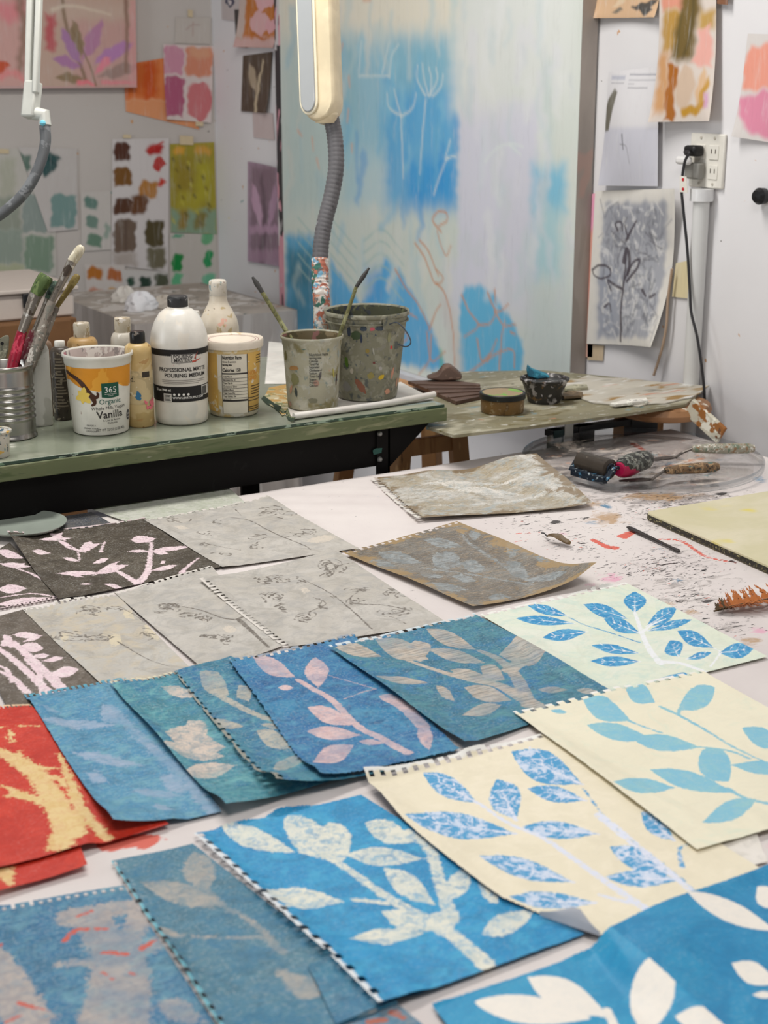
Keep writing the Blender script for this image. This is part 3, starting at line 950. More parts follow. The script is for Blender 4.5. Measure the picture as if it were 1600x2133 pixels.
sheet('botanical_print', 'faded blue print with ghostly lavender leaves beside the red print', [(50, 1447), (262, 1412), (462, 1690), (236, 1714)],
      blue_mat('faded_blue', (76, 142, 178), (58, 130, 172), (116, 168, 182), (158, 176, 198), (142, 168, 194), amp=0.014, dry=0.45, wearc=(90, 160, 180), e=0.002),
      zs(Z3, [('L', 650, 400, 220, 392, 34), ('L', 665, 395, 562, 290, 62), ('L', 800, 622, 410, 565, 36), ('L', 1070, 765, 890, 680, 62), ('L', 1010, 785, 725, 772, 30), ('S', [(1210, 880), (1100, 780), (990, 650), (850, 530), (740, 430), (640, 330)], 17, 10), ('L', 330, 330, 240, 315, 16), ('L', 960, 870, 850, 860, 22), ('L', 600, 720, 480, 680, 40)]), perf='t', lifts=(0, 0, 0, 0.012), bumps=((0, 0.95, 0.25, 0.08, 0.006),), clear=0.001)
sheet('botanical_print', 'teal print with a pale overlapping leaf cluster and torn cream top edge', [(228, 1420), (420, 1382), (765, 1600), (470, 1682)],
      blue_mat('teal_print', (56, 132, 150), (30, 112, 152), (112, 172, 176), (214, 198, 184), (176, 172, 168), amp=0.008, wearc=(214, 206, 180)),
      zs(Z3, [('L', 1190, 480, 915, 450, 78), ('L', 1150, 500, 1040, 375, 80), ('L', 1250, 570, 900, 530, 58), ('L', 1310, 620, 1015, 690, 62), ('L', 1110, 245, 900, 192, 34), ('L', 1250, 520, 1050, 520, 60), ('L', 1990, 740, 1860, 760, 30)]), perf='t', torn=0.8, lifts=(0.003, 0, 0, 0.012), bumps=((0.0, 0.45, 0.08, 0.25, 0.008), (0, 0.96, 0.3, 0.07, 0.006)), clear=0.001)
sheet('botanical_print', 'teal print with cream leaves and a worn row of holes down its left side', [(362, 1400), (480, 1368), (960, 1560), (575, 1640)],
      blue_mat('teal_print_deep', (44, 120, 148), (26, 102, 150), (100, 160, 170), (186, 182, 170), (170, 168, 158), amp=0.005, wearc=(150, 150, 140)),
      zs(Z3, [('L', 1275, 245, 1112, 112, 72), ('L', 1385, 275, 1330, 180, 52), ('L', 1355, 408, 1135, 395, 36), ('L', 1620, 530, 1425, 430, 56), ('L', 1640, 600, 1515, 665, 46), ('S', [(1215, 235), (1330, 300), (1430, 345), (1560, 390), (1640, 440)], 11, 9), ('L', 1600, 420, 1440, 395, 16)]) + zs(Z4, [('L', 540, 690, 380, 770, 36), ('L', 700, 790, 820, 760, 26)]), perf='l', torn=0.3, pitch=8, lifts=(0, 0, 0, 0.016), bumps=((0, 0.97, 0.3, 0.07, 0.009), (0, 0.6, 0.07, 0.2, 0.005)), clear=0.001)
sheet('botanical_print', 'deep blue print with blush pink leaves, second in the blue fan from the right', [(476, 1372), (735, 1318), (955, 1560), (668, 1612)],
      blue_mat('blush_blue', (26, 100, 156), (34, 122, 168), (84, 150, 180), (220, 192, 190), (208, 176, 176), amp=0.004, dry=0.3, wearc=(150, 160, 172), srot=0.3, streak=0.1),
      zs(Z4, [('L', 482, 338, 278, 238, 50), ('L', 585, 385, 570, 235, 68), ('L', 748, 555, 535, 475, 46), ('L', 785, 603, 530, 588, 38), ('L', 752, 650, 560, 750, 62), ('L', 1100, 680, 1062, 540, 42), ('S', [(1070, 560), (990, 470), (905, 420)], 17, 20), ('S', [(1000, 690), (880, 620), (760, 555), (650, 440), (560, 390), (490, 350)], 12, 8), ('S', [(850, 382), (780, 400), (700, 435)], 3, 2), ('S', [(850, 382), (740, 350), (620, 318)], 3, 1.5), ('L', 890, 640, 770, 632, 16), ('L', 470, 385, 400, 385, 16)]), perf='t', torn=0.75, lifts=(0.002, 0, 0, 0.002), bumps=((0.0, 0.35, 0.05, 0.2, 0.003), (0.5, 1.0, 0.3, 0.06, 0.004)), clear=0.001, wob=0.0009)
sheet('botanical_print', 'blue print with brushed beige leaves, rightmost of the deep blue fan', [(684, 1344), (988, 1272), (1276, 1440), (968, 1548)],
      blue_mat('beige_blue', (44, 112, 138), (20, 112, 164), (88, 146, 154), (200, 188, 174), (186, 174, 160), amp=0.003, dry=0.25, lstreak=0.7, srot=0.75, sstr=(1, 14, 1), streak=0.25, wearc=(206, 216, 220)),
      zs(Z4, [('L', 885, 246, 632, 188, 36), ('L', 1100, 255, 850, 165, 56), ('L', 1060, 265, 1030, 165, 80), ('L', 1315, 205, 1085, 115, 40), ('L', 1360, 268, 1095, 205, 34), ('L', 1420, 230, 1660, 190, 90), ('L', 1100, 362, 850, 352, 22), ('L', 1218, 445, 1130, 375, 26), ('L', 1400, 358, 1195, 300, 32), ('L', 1450, 345, 1335, 285, 46), ('L', 1480, 440, 1260, 382, 44), ('L', 1250, 510, 1432, 462, 34), ('S', [(1650, 500), (1530, 430), (1420, 370), (1290, 345), (1120, 300), (960, 245)], 24, 5), ('S', [(1560, 460), (1500, 330), (1420, 250), (1330, 210)], 20, 8), ('S', [(1470, 300), (1540, 250)], 20, 20), ('L', 1420, 420, 1300, 425, 20)]) + zs(Z5, [('L', 560, 590, 400, 590, 20), ('L', 720, 610, 600, 590, 16)]), perf='t', torn=0.5, lifts=(0.004, 0.0, 0, 0.004), bumps=((0.0, 0.5, 0.07, 0.3, 0.006), (0.03, 0.98, 0.2, 0.07, 0.002)), clear=0.001)
# ---- front row
Z7 = (720, 1500, 1.818)
Z8 = (200, 1640, 1.538)
Z6 = (0, 1680, 2.0)
sheet('botanical_print', 'mottled blue print with rust red flecks and grey stains, bottom left corner', [(-60, 1895), (258, 1846), (520, 2240), (20, 2330)],
      blue_mat('mottled_blue', (38, 112, 150), (24, 100, 144), (104, 154, 170), (176, 166, 160), (156, 150, 150), amp=0.016, dry=0.3, dscale=60, f2=(196, 84, 66), f2amp=0.01, f2dry=0.4, wearc=None),
      zs(Z6, [('S', [(300, 460), (420, 440), (540, 420), (620, 470)], 30, 20), ('S', [(380, 470), (470, 600), (500, 700), (470, 920)], 34, 60), ('S', [(600, 420), (540, 560), (510, 700)], 22, 26), ('S', [(440, 640), (340, 650), (240, 655)], 14, 6), ('S', [(-20, 620), (50, 740), (110, 900)], 22, 40), ('S', [(580, 600), (700, 550)], 18, 20), ('L', 860, 900, 650, 810, 60), ('S', [(0, 850), (120, 830), (220, 880)], 20, 8), ('L', 560, 900, 330, 870, 30)]),
      zs(Z6, [('S', [(380, 440), (320, 460)], 4.8, 1.8), ('S', [(270, 560), (310, 520), (360, 510)], 6, 4.8), ('S', [(400, 510), (440, 512)], 4.8, 3.6), ('S', [(430, 605), (520, 615)], 4.8, 6), ('S', [(430, 690), (470, 720)], 3, 2.4), ('S', [(80, 820), (200, 850)], 4.8, 1.8), ('S', [(540, 690), (560, 700)], 3.6, 3), ('S', [(590, 590), (640, 560)], 7.2, 4.8), ('S', [(20, 900), (90, 870)], 3.6, 2.4), ('S', [(0, 580), (8, 570)], 3.6, 2.4)]), perf='t', torn=0.1)
sheet('botanical_print', 'cloudy blue print showing rust marks at the bottom centre under the teal one', [(480, 2050), (700, 1990), (1000, 2230), (640, 2330)],
      blue_mat('cloudy_blue', (60, 128, 160), (44, 110, 150), (140, 138, 136), (180, 168, 158), (166, 156, 150), amp=0.016, f2=(172, 96, 76), f2amp=0.012, f2dry=0.4), [('L', 760, 2100, 690, 2080, 20)], [('S', [(820, 2110), (840, 2120)], 8, 5), ('S', [(770, 2130), (800, 2125)], 8, 6)], nu=80, nv=80)
sheet('botanical_print', 'dusky teal print with faint grey leaves tucked under the brightest blue print', [(232, 1795), (402, 1758), (830, 2090), (500, 2190)],
      blue_mat('dusky_teal', (64, 122, 146), (84, 128, 144), (44, 112, 146), (170, 164, 156), (150, 154, 152), amp=0.010, dry=0.5, wearc=(110, 176, 190), e=0.0015),
      zs(Z6, [('L', 868, 362, 800, 188, 84), ('L', 965, 415, 588, 318, 54), ('S', [(1180, 610), (1050, 480), (950, 420), (870, 350)], 8, 4), ('L', 770, 545, 640, 515, 22), ('S', [(1100, 540), (960, 545), (760, 535)], 5, 3), ('S', [(1280, 760), (1180, 700)], 30, 10), ('L', 1580, 870, 1480, 800, 50)]), perf='l', torn=0.25, pitch=10, lifts=(0, 0, 0, 0.01), bumps=((0.0, 0.55, 0.06, 0.15, 0.007),), clear=0.001)
sheet('botanical_print', 'narrow teal print showing along the near side of the brightest blue print', [(640, 2010), (1000, 1900), (1110, 1975), (700, 2133)],
      blue_mat('strip_teal', (46, 118, 152), (60, 128, 154), (40, 106, 142), (150, 160, 160), (140, 150, 150)), (), nu=80, nv=80, clear=0.001)
M_CER = blue_mat('cerulean', (22, 134, 188), (34, 148, 200), (66, 166, 206), (228, 226, 210), (206, 210, 200), streak=0.08, amp=0.006, dry=0.6, dscale=75, mott=0.5, fade=0.12, wearc=(222, 226, 228), grain=0.08, lstreak=0, bscale=9)
sheet('botanical_print', 'brightest blue print with a large ivory leafy branch and hole-punched left side', [(403, 1738), (752, 1630), (1218, 1945), (788, 2090)], M_CER,
      zs(Z8, [('L', 640, 208, 405, 128, 40, 0.7, 1.4), ('L', 770, 228, 605, 95, 62, 0.6), ('L', 785, 240, 748, 112, 66, 0.6), ('L', 1050, 228, 800, 215, 36), ('L', 1020, 175, 860, 112, 44), ('L', 1088, 378, 922, 258, 44), ('L', 795, 368, 525, 348, 42), ('L', 1055, 468, 810, 492, 32), ('L', 1090, 460, 918, 400, 42), ('L', 1120, 365, 1195, 262, 44), ('L', 1240, 478, 1398, 400, 44, 0.7, 0.9), ('L', 1225, 300, 1290, 375, 24), ('L', 640, 380, 600, 400, 8),
              ('S', [(1250, 572), (1180, 510), (1110, 455), (1000, 390), (900, 330), (820, 270), (740, 225), (650, 205)], 17, 5), ('S', [(1120, 470), (1130, 400), (1100, 300), (1070, 200), (1000, 140)], 15, 9), ('S', [(930, 370), (820, 360)], 8, 6), ('S', [(1110, 460), (1150, 430), (1160, 400)], 10, 4), ('S', [(1110, 460), (1110, 410), (1060, 420)], 16, 8)]), perf='l', torn=0.2, pitch=10, lifts=(0, 0, 0, 0.003), bumps=((0, 0.5, 0.06, 0.4, 0.006),), clear=0.0015)
M_C2 = print_mat('cream_print', (236, 226, 200), (232, 222, 196), (240, 230, 206), (74, 156, 204), (206, 218, 236), 8, 0.02, 0.004, 0.0, 130, f2=(222, 226, 240), f2amp=0.006, f2dry=0.55, lscale=70, lmix=(0.48, 0.58), wearc=(240, 238, 232), grain=0.04, mott=0.12)
C2L = [(500, 312, 292, 198, 48), (645, 378, 572, 222, 74), (895, 245, 628, 118, 72), (910, 305, 690, 258, 36), (645, 428, 222, 372, 60), (955, 430, 668, 402, 40), (865, 612, 505, 515, 46), (945, 690, 620, 680, 42), (1240, 588, 1000, 478, 48), (1268, 607, 985, 592, 38), (1245, 458, 1118, 348, 44)]
C2V = [('S', [(b[0], b[1]), (b[2] * 0.75 + b[0] * 0.25, b[3] * 0.75 + b[1] * 0.25)], 4, 1.5) for b in C2L]
for b in C2L:
    for k in (0.25, 0.4, 0.55, 0.7):
        mx, my = b[0] + (b[2] - b[0]) * k, b[1] + (b[3] - b[1]) * k
        L = math.hypot(b[2] - b[0], b[3] - b[1])
        for s in (-1, 1):
            C2V.append(('S', [(mx, my), (mx + (b[2] - b[0]) * 0.13 - s * (b[3] - b[1]) / L * b[4] * 0.7, my + (b[3] - b[1]) * 0.13 + s * (b[2] - b[0]) / L * b[4] * 0.7)], 1.8, 1.0))
sheet('drawing_paper', 'blank white sheet under the cream prints at the right', [(1300, 1700), (1560, 1700), (1600, 1795), (1380, 1850)],
      print_mat('blank_paper', (232, 226, 216), (236, 230, 222), (228, 222, 210), (200, 200, 200), (200, 200, 200), 6, 0.0, grain=0.0), nu=40, nv=40, group='loose blank paper', cat='paper')
sheet('botanical_print', 'cream print with blue veined leaves and a folded-up near corner', [(757, 1607), (1128, 1528), (1585, 1810), (1190, 1972)], M_C2,
      zs(Z7, [('L',) + b for b in C2L] + [('S', [(1345, 668), (1220, 560), (1100, 470), (1000, 390), (900, 262)], 2.5, 2), ('S', [(1275, 555), (1265, 490), (1300, 470)], 5, 2)]),
      zs(Z7, C2V + [('S', [(1338, 672), (1200, 555), (1080, 460), (960, 360)], 7, 10), ('S', [(1150, 722), (1000, 620), (860, 520), (740, 440), (620, 390), (500, 310)], 9, 4), ('S', [(1080, 690), (960, 660)], 7, 4)]), perf='t', torn=0.25, bow=(0, 0, 0, 0.012), cut=((1122, 1906), (1250, 1950)), lifts=(0.002, 0, 0, 0.0), bumps=((0.0, 0.12, 0.1, 0.12, 0.006), (0, 0.6, 0.05, 0.3, 0.003)), back=M_BACK, clear=0.0015)
_c2 = bpy.data.objects[[o.name for o in COL.objects if o.get('label', '').startswith('cream print with blue veined')][0]]
_A, _B, _T = at(1124, 1907, TZ + 0.009), at(1250, 1950, TZ + 0.009), at(1194, 1884, TZ + 0.022)
mb = MB()
vs, fs = [], []
for i in range(9):
    u_ = i / 8
    e0 = _A * (1 - u_) + _B * u_
    e1 = e0 + (_T - (_A + _B) / 2) * (1 - abs(2 * u_ - 1.15) / 1.15 if u_ < 0.575 else (1 - u_) / 0.425) * 1.0 + (_T - (_A + _B) / 2) * 0.02
    for j in range(5):
        v_ = j / 4
        p = e0 * (1 - v_) + e1 * v_
        vs.append(p + np.array([0, 0, 0.004 * math.sin(math.pi * v_)]))
for i in range(8):
    for j in range(4):
        fs.append((i * 5 + j, i * 5 + j + 1, (i + 1) * 5 + j + 1, (i + 1) * 5 + j))
obj('curled_corner', mb.add(vs, fs), M_BACK, _c2, label='grey underside of the folded-up corner')
M_C3 = print_mat('cream_print_pale', (238, 231, 206), (234, 227, 202), (220, 226, 204), (128, 190, 212), (146, 198, 206), 7, 0.02, 0.004, 0.12, 130, lscale=24, lmix=(0.4, 0.7), wearc=(238, 236, 230), grain=0.04, b2t=(0.55, 0.8), mott=0.1)
sheet('botanical_print', 'cream print with flat pale blue leaves, cut by the right edge', [(1068, 1483), (1460, 1395), (1900, 1640), (1452, 1772)], M_C3,
      zs(Z5, [('L', 885, 752, 635, 650, 66), ('L', 1000, 852, 655, 775, 52), ('L', 1250, 892, 890, 845, 52), ('L', 1395, 1070, 1262, 905, 100, 0.6), ('L', 1405, 985, 1700, 1010, 44), ('L', 1115, 1105, 795, 1095, 56), ('L', 1425, 1135, 985, 1008, 58), ('L', 1250, 1300, 1540, 1165, 66), ('L', 1140, 690, 1320, 580, 72, 0.65), ('L', 1015, 660, 850, 570, 60), ('L', 1455, 572, 1680, 660, 46), ('L', 1700, 900, 1465, 790, 60), ('L', 560, 715, 465, 705, 14),
              ('S', [(1040, 680), (1150, 730), (1290, 810), (1420, 890), (1650, 1000)], 5, 3), ('S', [(880, 755), (1000, 800), (1050, 815)], 4, 3), ('S', [(1250, 890), (1400, 910), (1500, 950)], 4, 4), ('S', [(1390, 1110), (1480, 1160), (1640, 1195)], 5, 6), ('S', [(1130, 720), (1150, 670)], 5, 3)]), perf='t', torn=0.5, clear=0.002, bumps=((0, 0.5, 0.05, 0.4, 0.003),))
M_SKY = blue_mat('clear_blue', (42, 150, 194), (56, 158, 198), (38, 138, 184), (240, 233, 222), (236, 230, 220), mott=0.2, fade=0.0, streak=0.03, amp=0.002, dry=0.04, wearc=None, grain=0.06, lstreak=0, bscale=6)
M_SKY2 = blue_mat('clear_blue_deep', (34, 138, 186), (44, 146, 190), (30, 126, 174), (240, 233, 222), (236, 230, 220), mott=0.25, fade=0.0, streak=0.04, amp=0.002, dry=0.06, wearc=None, grain=0.06, lstreak=0, bscale=6)
sheet('botanical_print', 'clear blue print with cream leaves, curling up at the bottom right corner', [(1268, 1946), (1640, 1790), (2050, 2180), (1500, 2250)], M_SKY2,
      zs(Z7, [('L', 1640, 805, 1290, 685, 52), ('L', 1640, 720, 1560, 630, 52), ('L', 1640, 1000, 1462, 930, 48), ('L', 1640, 1040, 1540, 1040, 16)]), bumps=((0.25, 0.1, 0.35, 0.3, 0.012),), clear=0.002)
sheet('botanical_print', 'clear blue print with bold cream leaves at the bottom edge, right of the centre', [(900, 2085), (1274, 1938), (1640, 2260), (1150, 2420)], M_SKY,
      zs(Z7, [('L', 930, 1130, 488, 1065, 66, 0.75), ('L', 1000, 1125, 688, 972, 72), ('L', 1130, 1180, 1185, 960, 104, 0.6), ('L', 1480, 1200, 1245, 1140, 46), ('S', [(990, 1100), (1030, 1180)], 8, 8)]), clear=0.002, lifts=(0, 0.003, 0, 0), bumps=((1.0, 0.45, 0.10, 0.5, 0.009),))
# ================================================================ tools on the print table
def dist_xy(a, b):
    return float(np.linalg.norm(np.array(a)[:2] - np.array(b)[:2]))


def clear_mat(name, tint, gloss=1.0):
    """clear acrylic sheet: straight see-through plus surface reflection"""
    g = G(name)
    tr_ = g.nt.nodes.new('ShaderNodeBsdfTransparent')
    tr_.inputs[0].default_value = lin4(tint)
    gl_ = g.nt.nodes.new('ShaderNodeBsdfGlossy')
    gl_.inputs['Roughness'].default_value = 0.06
    mx = g.nt.nodes.new('ShaderNodeMixShader')
    lw = g.nt.nodes.new('ShaderNodeFresnel')
    lw.inputs[0].default_value = 1.40
    g.nt.links.new(g.math('MULTIPLY', lw.outputs[0], gloss, True), mx.inputs[0])
    g.nt.links.new(tr_.outputs[0], mx.inputs[1])
    g.nt.links.new(gl_.outputs[0], mx.inputs[2])
    g.nt.links.new(mx.outputs[0], g.out.inputs[0])
    return g.m


M_ACR = clear_mat('clear_acrylic', (254, 254, 254), 0.5)
M_ACR_E = clear_mat('clear_acrylic_rim', (244, 246, 247), 0.55)
L_, R_ = at(1092, 960, TZ + 0.012), at(1582, 955, TZ + 0.012)
dc = (L_ + R_) / 2
dr = dist_xy(L_, R_) / 2
dc[2] = TZ + 0.0045
disc = thing('acrylic_disc', dc, 'round clear acrylic disc with raised rim holding the roller and knives', 'disc')
obj('plate', MB().lathe(dc, [(0.0005, 0.004), (dr * 0.5, 0.004), (dr - 0.004, 0.004), (dr - 0.004, 0.009), (dr * 0.5, 0.009), (0.0005, 0.009)], 72, False, False), M_ACR, disc)
obj('rim', MB().lathe(dc, [(dr - 0.004, 0.003), (dr + 0.001, 0.003), (dr + 0.002, 0.016), (dr - 0.001, 0.017), (dr - 0.004, 0.0095)], 96, False, False), M_ACR_E, disc)
obj('foot', MB().lathe(dc, [(dr * 0.35, 0.0), (dr * 0.38, 0.0), (dr * 0.38, 0.004), (dr * 0.35, 0.004)], 48, False, False), M_ACR_E, disc)
g = G('dried_paint_film', 0.6, 0.3)
nn = g.noise(7, 5, 0.7, 1.2, vec=g.map(scale=(1, 1.8, 1)))
pc = g.mix(g.step(g.noise(16, 3, off=4), 0.45, 0.6), lin((168, 160, 154)), lin((222, 208, 194)))
pc = g.mix(g.step(g.noise(18, 3, off=7), 0.57, 0.64), pc, lin((204, 140, 100)))
pc = g.mix(g.step(g.noise(15, 3, off=12), 0.62, 0.68), pc, lin((86, 140, 150)))
g.set(g.b.inputs['Base Color'], pc)
g.set(g.b.inputs['Alpha'], g.step(nn, 0.46, 0.62, 0, 0.72))
M_FILM = g.m
obj('paint_film', MB().lathe(dc, [(0.001, 0.0093), (dr * 0.9, 0.0093)], 48, False, False), M_FILM, disc, label='patchy dried paint film')
SZ = dc[2] + 0.0103

# roller
M_RUB = splat('brown_rubber', (62, 54, 46), [(150, 140, 124), (40, 36, 32)], 90, 0.68, 0.35, 0.4)
M_BLU = splat('painted_metal_blue', (30, 40, 52), [(70, 120, 150), (160, 170, 172), (20, 22, 26)], 120, 0.6, 0.4)
a, b = at(1209, 960, SZ + 0.024), at(1272, 978, SZ + 0.024)
br = thing('brayer', ((a[0] + b[0]) / 2, (a[1] + b[1]) / 2, SZ), 'brown rubber ink roller with a red and black handle on the acrylic disc', 'roller')
ax = Vector(b - a).normalized()
Mx = Vector((0, 0, 1)).rotation_difference(ax).to_matrix()
L = float(np.linalg.norm(b - a))
obj('roller', MB().lathe(a, [(0.0005, 0), (0.015, 0), (0.0185, 0.002), (0.0185, L - 0.002), (0.015, L), (0.0005, L)], 36, False, False, Mx), M_RUB, br)
obj('roller_cap', MB().lathe(b, [(0.0005, 0.001), (0.0115, 0.001), (0.0115, 0.003), (0.006, 0.003), (0.006, 0.005), (0.0005, 0.005)], 24, False, False, Mx), M_BLU, br)
fr = np.array([-ax[1], ax[0], 0.0])
if fr @ np.array([a[0], a[1], 0]) > 0:
    fr = -fr
lo = np.array([0, 0, -0.0165])
p0, p1 = a + fr * 0.019 + lo, b + np.array(ax) * 0.006 + fr * 0.019 + lo
obj('frame', MB().bar(p0, p1, 0.012, 0.014).bar(p1, b + np.array(ax) * 0.006 + np.array([0, 0, 0.006]), 0.014, 0.004).bar(p0 - np.array(ax) * 0.004, a - np.array(ax) * 0.004 + np.array([0, 0, 0.006]), 0.014, 0.004), M_BLU, br, bevel=0.0015)
h0, h1 = at(1292, 973, SZ + 0.027), at(1352, 955, SZ + 0.025)
mb = MB().tube([h0 + (h1 - h0) * k for k in (0, 0.1, 0.3, 0.6, 0.85, 0.97, 1.0)], [0.011, 0.0165, 0.019, 0.019, 0.018, 0.013, 0.005], 16)
obj('handle', mb, splat('handle_black_paint', (66, 66, 60), [(150, 150, 140), (36, 36, 36), (120, 124, 116)], 70, 0.55, 0.45), br)
mb = MB().tube([h0 + (h1 - h0) * k + np.array([0, 0, -0.0045]) + fr * 0.004 for k in (0.0, 0.1, 0.3, 0.55)], [0.012, 0.0165, 0.0185, 0.0165], 16)
obj('handle_grip', mb, plain('raspberry_red', (168, 24, 70), 0.35), br, label='raspberry red underside of the handle')
obj('shank', MB().tube([h0, (h0 * 0.6 + b * 0.4), b + np.array(ax) * 0.006 + np.array([0, 0, 0.003])], 0.004, 8), M_BLU, br)


def palette_knife(pts, h0, h1, label, rad, colors):
    P = [at(px, py, SZ + z) for px, py, z in pts]
    k = thing('palette_knife', (P[0][0], P[0][1], SZ), label, 'palette knife', 'palette knives on the acrylic disc')
    side = Vector(P[1] - P[0]).cross(Vector((0, 0, 1))).normalized()
    mb = MB()
    vs = []
    ws = [0.002, 0.009, 0.010, 0.004]
    Q = [P[0], P[0] * 0.7 + P[1] * 0.3, P[0] * 0.25 + P[1] * 0.75, P[1]]
    mb.prism([Vector(q) + side * w for q, w in zip(Q, ws)] + [Vector(q) - side * w for q, w in zip(Q[::-1], ws[::-1])], (0, 0, 0.002))
    obj('blade', mb, splat('knife_steel', (84, 76, 72), [(54, 48, 46), (130, 120, 110)], 90, 0.58, 0.4, metal=0.4), k)
    obj('neck', MB().tube(smooth(P[1:] + [at(*h0)], 12), 0.0026, 8), plain('knife_neck_steel', (110, 104, 98), 0.35, metal=0.7), k)
    a_, b_ = at(*h0), at(*h1)
    obj('handle', MB().tube([a_ + (b_ - a_) * s for s in (0, 0.04, 0.25, 0.6, 0.9, 0.98, 1.0)], [rad * q for q in (0.55, 0.75, 0.95, 1.05, 1.0, 0.7, 0.2)], 14), splat('knife_handle_paint', colors[0], colors[1:], 110, 0.56, 0.5), k)
    return k


palette_knife([(1290, 1003, 0.001), (1358, 999, 0.001), (1370, 990, 0.006)], (1385, 980, SZ + 0.010), (1499, 972, SZ + 0.010), 'palette knife with brown and teal paint-caked handle, nearest on the disc', 0.0098, [(132, 104, 74), (86, 110, 104), (170, 140, 104), (66, 58, 50)])
palette_knife([(1345, 960, 0.001), (1408, 953, 0.001), (1420, 944, 0.006)], (1442, 935, SZ + 0.0155), (1574, 934, SZ + 0.0185), 'palette knife with whitish green handle lying over the far disc rim', 0.0098, [(164, 160, 142), (110, 124, 104), (206, 202, 190), (140, 110, 80)])

# gel printing plate
GZ = TZ + 0.0035
A0, A1, A2 = at(1345, 1066, GZ + 0.011), at(1600, 1023, GZ + 0.011), at(1600, 1178, GZ + 0.011)
d1 = (A1 - A0) / np.linalg.norm(A1 - A0) * 0.33
d2 = (A2 - A0) / np.linalg.norm(A2 - A0) * 0.42
poly = []
for c_, e1, e2 in ((A0, d1, d2), (A0 + d1, d2, -d1), (A0 + d1 + d2, -d1, -d2), (A0 + d2, -d2, d1)):
    e1, e2 = e1 / np.linalg.norm(e1), e2 / np.linalg.norm(e2)
    for k in range(5):
        q = k / 4
        poly.append(c_ + e2 * 0.012 * (1 - q) ** 2 + e1 * 0.012 * q ** 2)
gp = thing('gel_plate', (A0 + d1 * 0.5 + d2 * 0.5) * np.array([1, 1, 0]) + np.array([0, 0, GZ]), 'thick yellowish gel printing plate with ink-blackened edge at the right', 'gel plate')
g = G('gel', 0.28, 0.4)
c = g.mix(g.step(g.noise(6, 4, 0.6, 0.5), 0.4, 0.66), lin((208, 200, 160)), lin((220, 211, 180)))
c = g.mix(g.step(g.noise(9, 3, 0.5, off=6), 0.62, 0.72), c, lin((222, 206, 90)))
c = g.mix(g.math('MULTIPLY', g.step(g.noise(30, 3, 0.6, vec=g.map(scale=(1, 8, 1), rot=(0, 0, 0.4))), 0.5, 0.7), 0.3), c, lin((200, 196, 160)))
M_GEL = g.color(c)
obj('slab', MB().prism(poly, (0, 0, -0.011)), M_GEL, gp, auto=50)
M_INK = splat('dried_ink', (48, 44, 38), [((110, 102, 66), 0.58, 260), ((190, 180, 130), 0.62, 180)], 120, 0.55, 0.6)
rim_ = MB()
ctr = sum(poly) / len(poly)
ring = [p + (p - ctr) / np.linalg.norm(p - ctr) * 0.0012 for p in poly]
n = len(ring)
vs, fs = [], []
for p in ring:
    vs += [p + np.array([0, 0, -0.003]), p + np.array([0, 0, -0.0112])]
fs = [(2 * i, 2 * ((i + 1) % n), 2 * ((i + 1) % n) + 1, 2 * i + 1) for i in range(n)]
rim_.add(vs, fs)
obj('ink_edge', rim_, M_INK, gp, label='blackened ink crust around the edge')

# dark stirring stick, leaf, fern
a, b = at(1308, 1096, TZ + 0.006), at(1416, 1147, TZ + 0.006)
sd = np.array([-(b - a)[1], (b - a)[0], 0])
sd /= np.linalg.norm(sd)
mb = MB()
ws = [0.003, 0.0048, 0.005, 0.0036, 0.003, 0.0042, 0.002]
qs = [0, 0.06, 0.2, 0.5, 0.85, 0.95, 1]
mb.prism([a + (b - a) * q + sd * w for q, w in zip(qs, ws)] + [a + (b - a) * q - sd * w for q, w in zip(qs[::-1], ws[::-1])], (0, 0, -0.0025))
obj('paint_stick', mb, splat('black_ink_wood', (46, 40, 38), [(90, 100, 130), (70, 60, 56)], 70, 0.62, 0.5), label='thin black stained stick lying beside the yellow gel plate', cat='stick', bevel=0.0006)

lf = thing('dried_leaf', at(1158, 1124, TZ + 0.004), 'single small curled brown leaf with a stem on the stained paper', 'leaf')
e1 = at(1187, 1130, TZ) - at(1140, 1117, TZ)
e2 = np.array([-e1[1], e1[0], 0]) * 0.2
o_ = at(1140, 1119, TZ + 0.008)
vs, fs = [], []
for i in range(13):
    s = i / 12
    w = max(0.03, math.sin(math.pi * min(1, s * 0.93 + 0.03)) ** 0.6)
    for j in (-1, -0.4, 0.4, 1):
        wob = 0.15 * math.sin(i * 1.3 + j)
        vs.append(o_ + e1 * s + e2 * (j * w * (1 + wob)) + np.array([0, 0, 0.0045 * (j * j) + 0.003 * math.sin(s * 5) + 0.0005]))
for i in range(12):
    for j in range(3):
        fs.append((i * 4 + j, i * 4 + j + 1, (i + 1) * 4 + j + 1, (i + 1) * 4 + j))
obj('blade', MB().add(vs, fs), plain('leaf_brown', (104, 84, 56), 0.5, var=0.4, scale=120), lf)
obj('stem', MB().tube(smooth([at(1128, 1110, TZ + 0.006), at(1134, 1111, TZ + 0.008), o_ + np.array([0, 0, 0.0008])], 8), 0.0011, 6), plain('leaf_stem', (50, 50, 52), 0.6), lf)

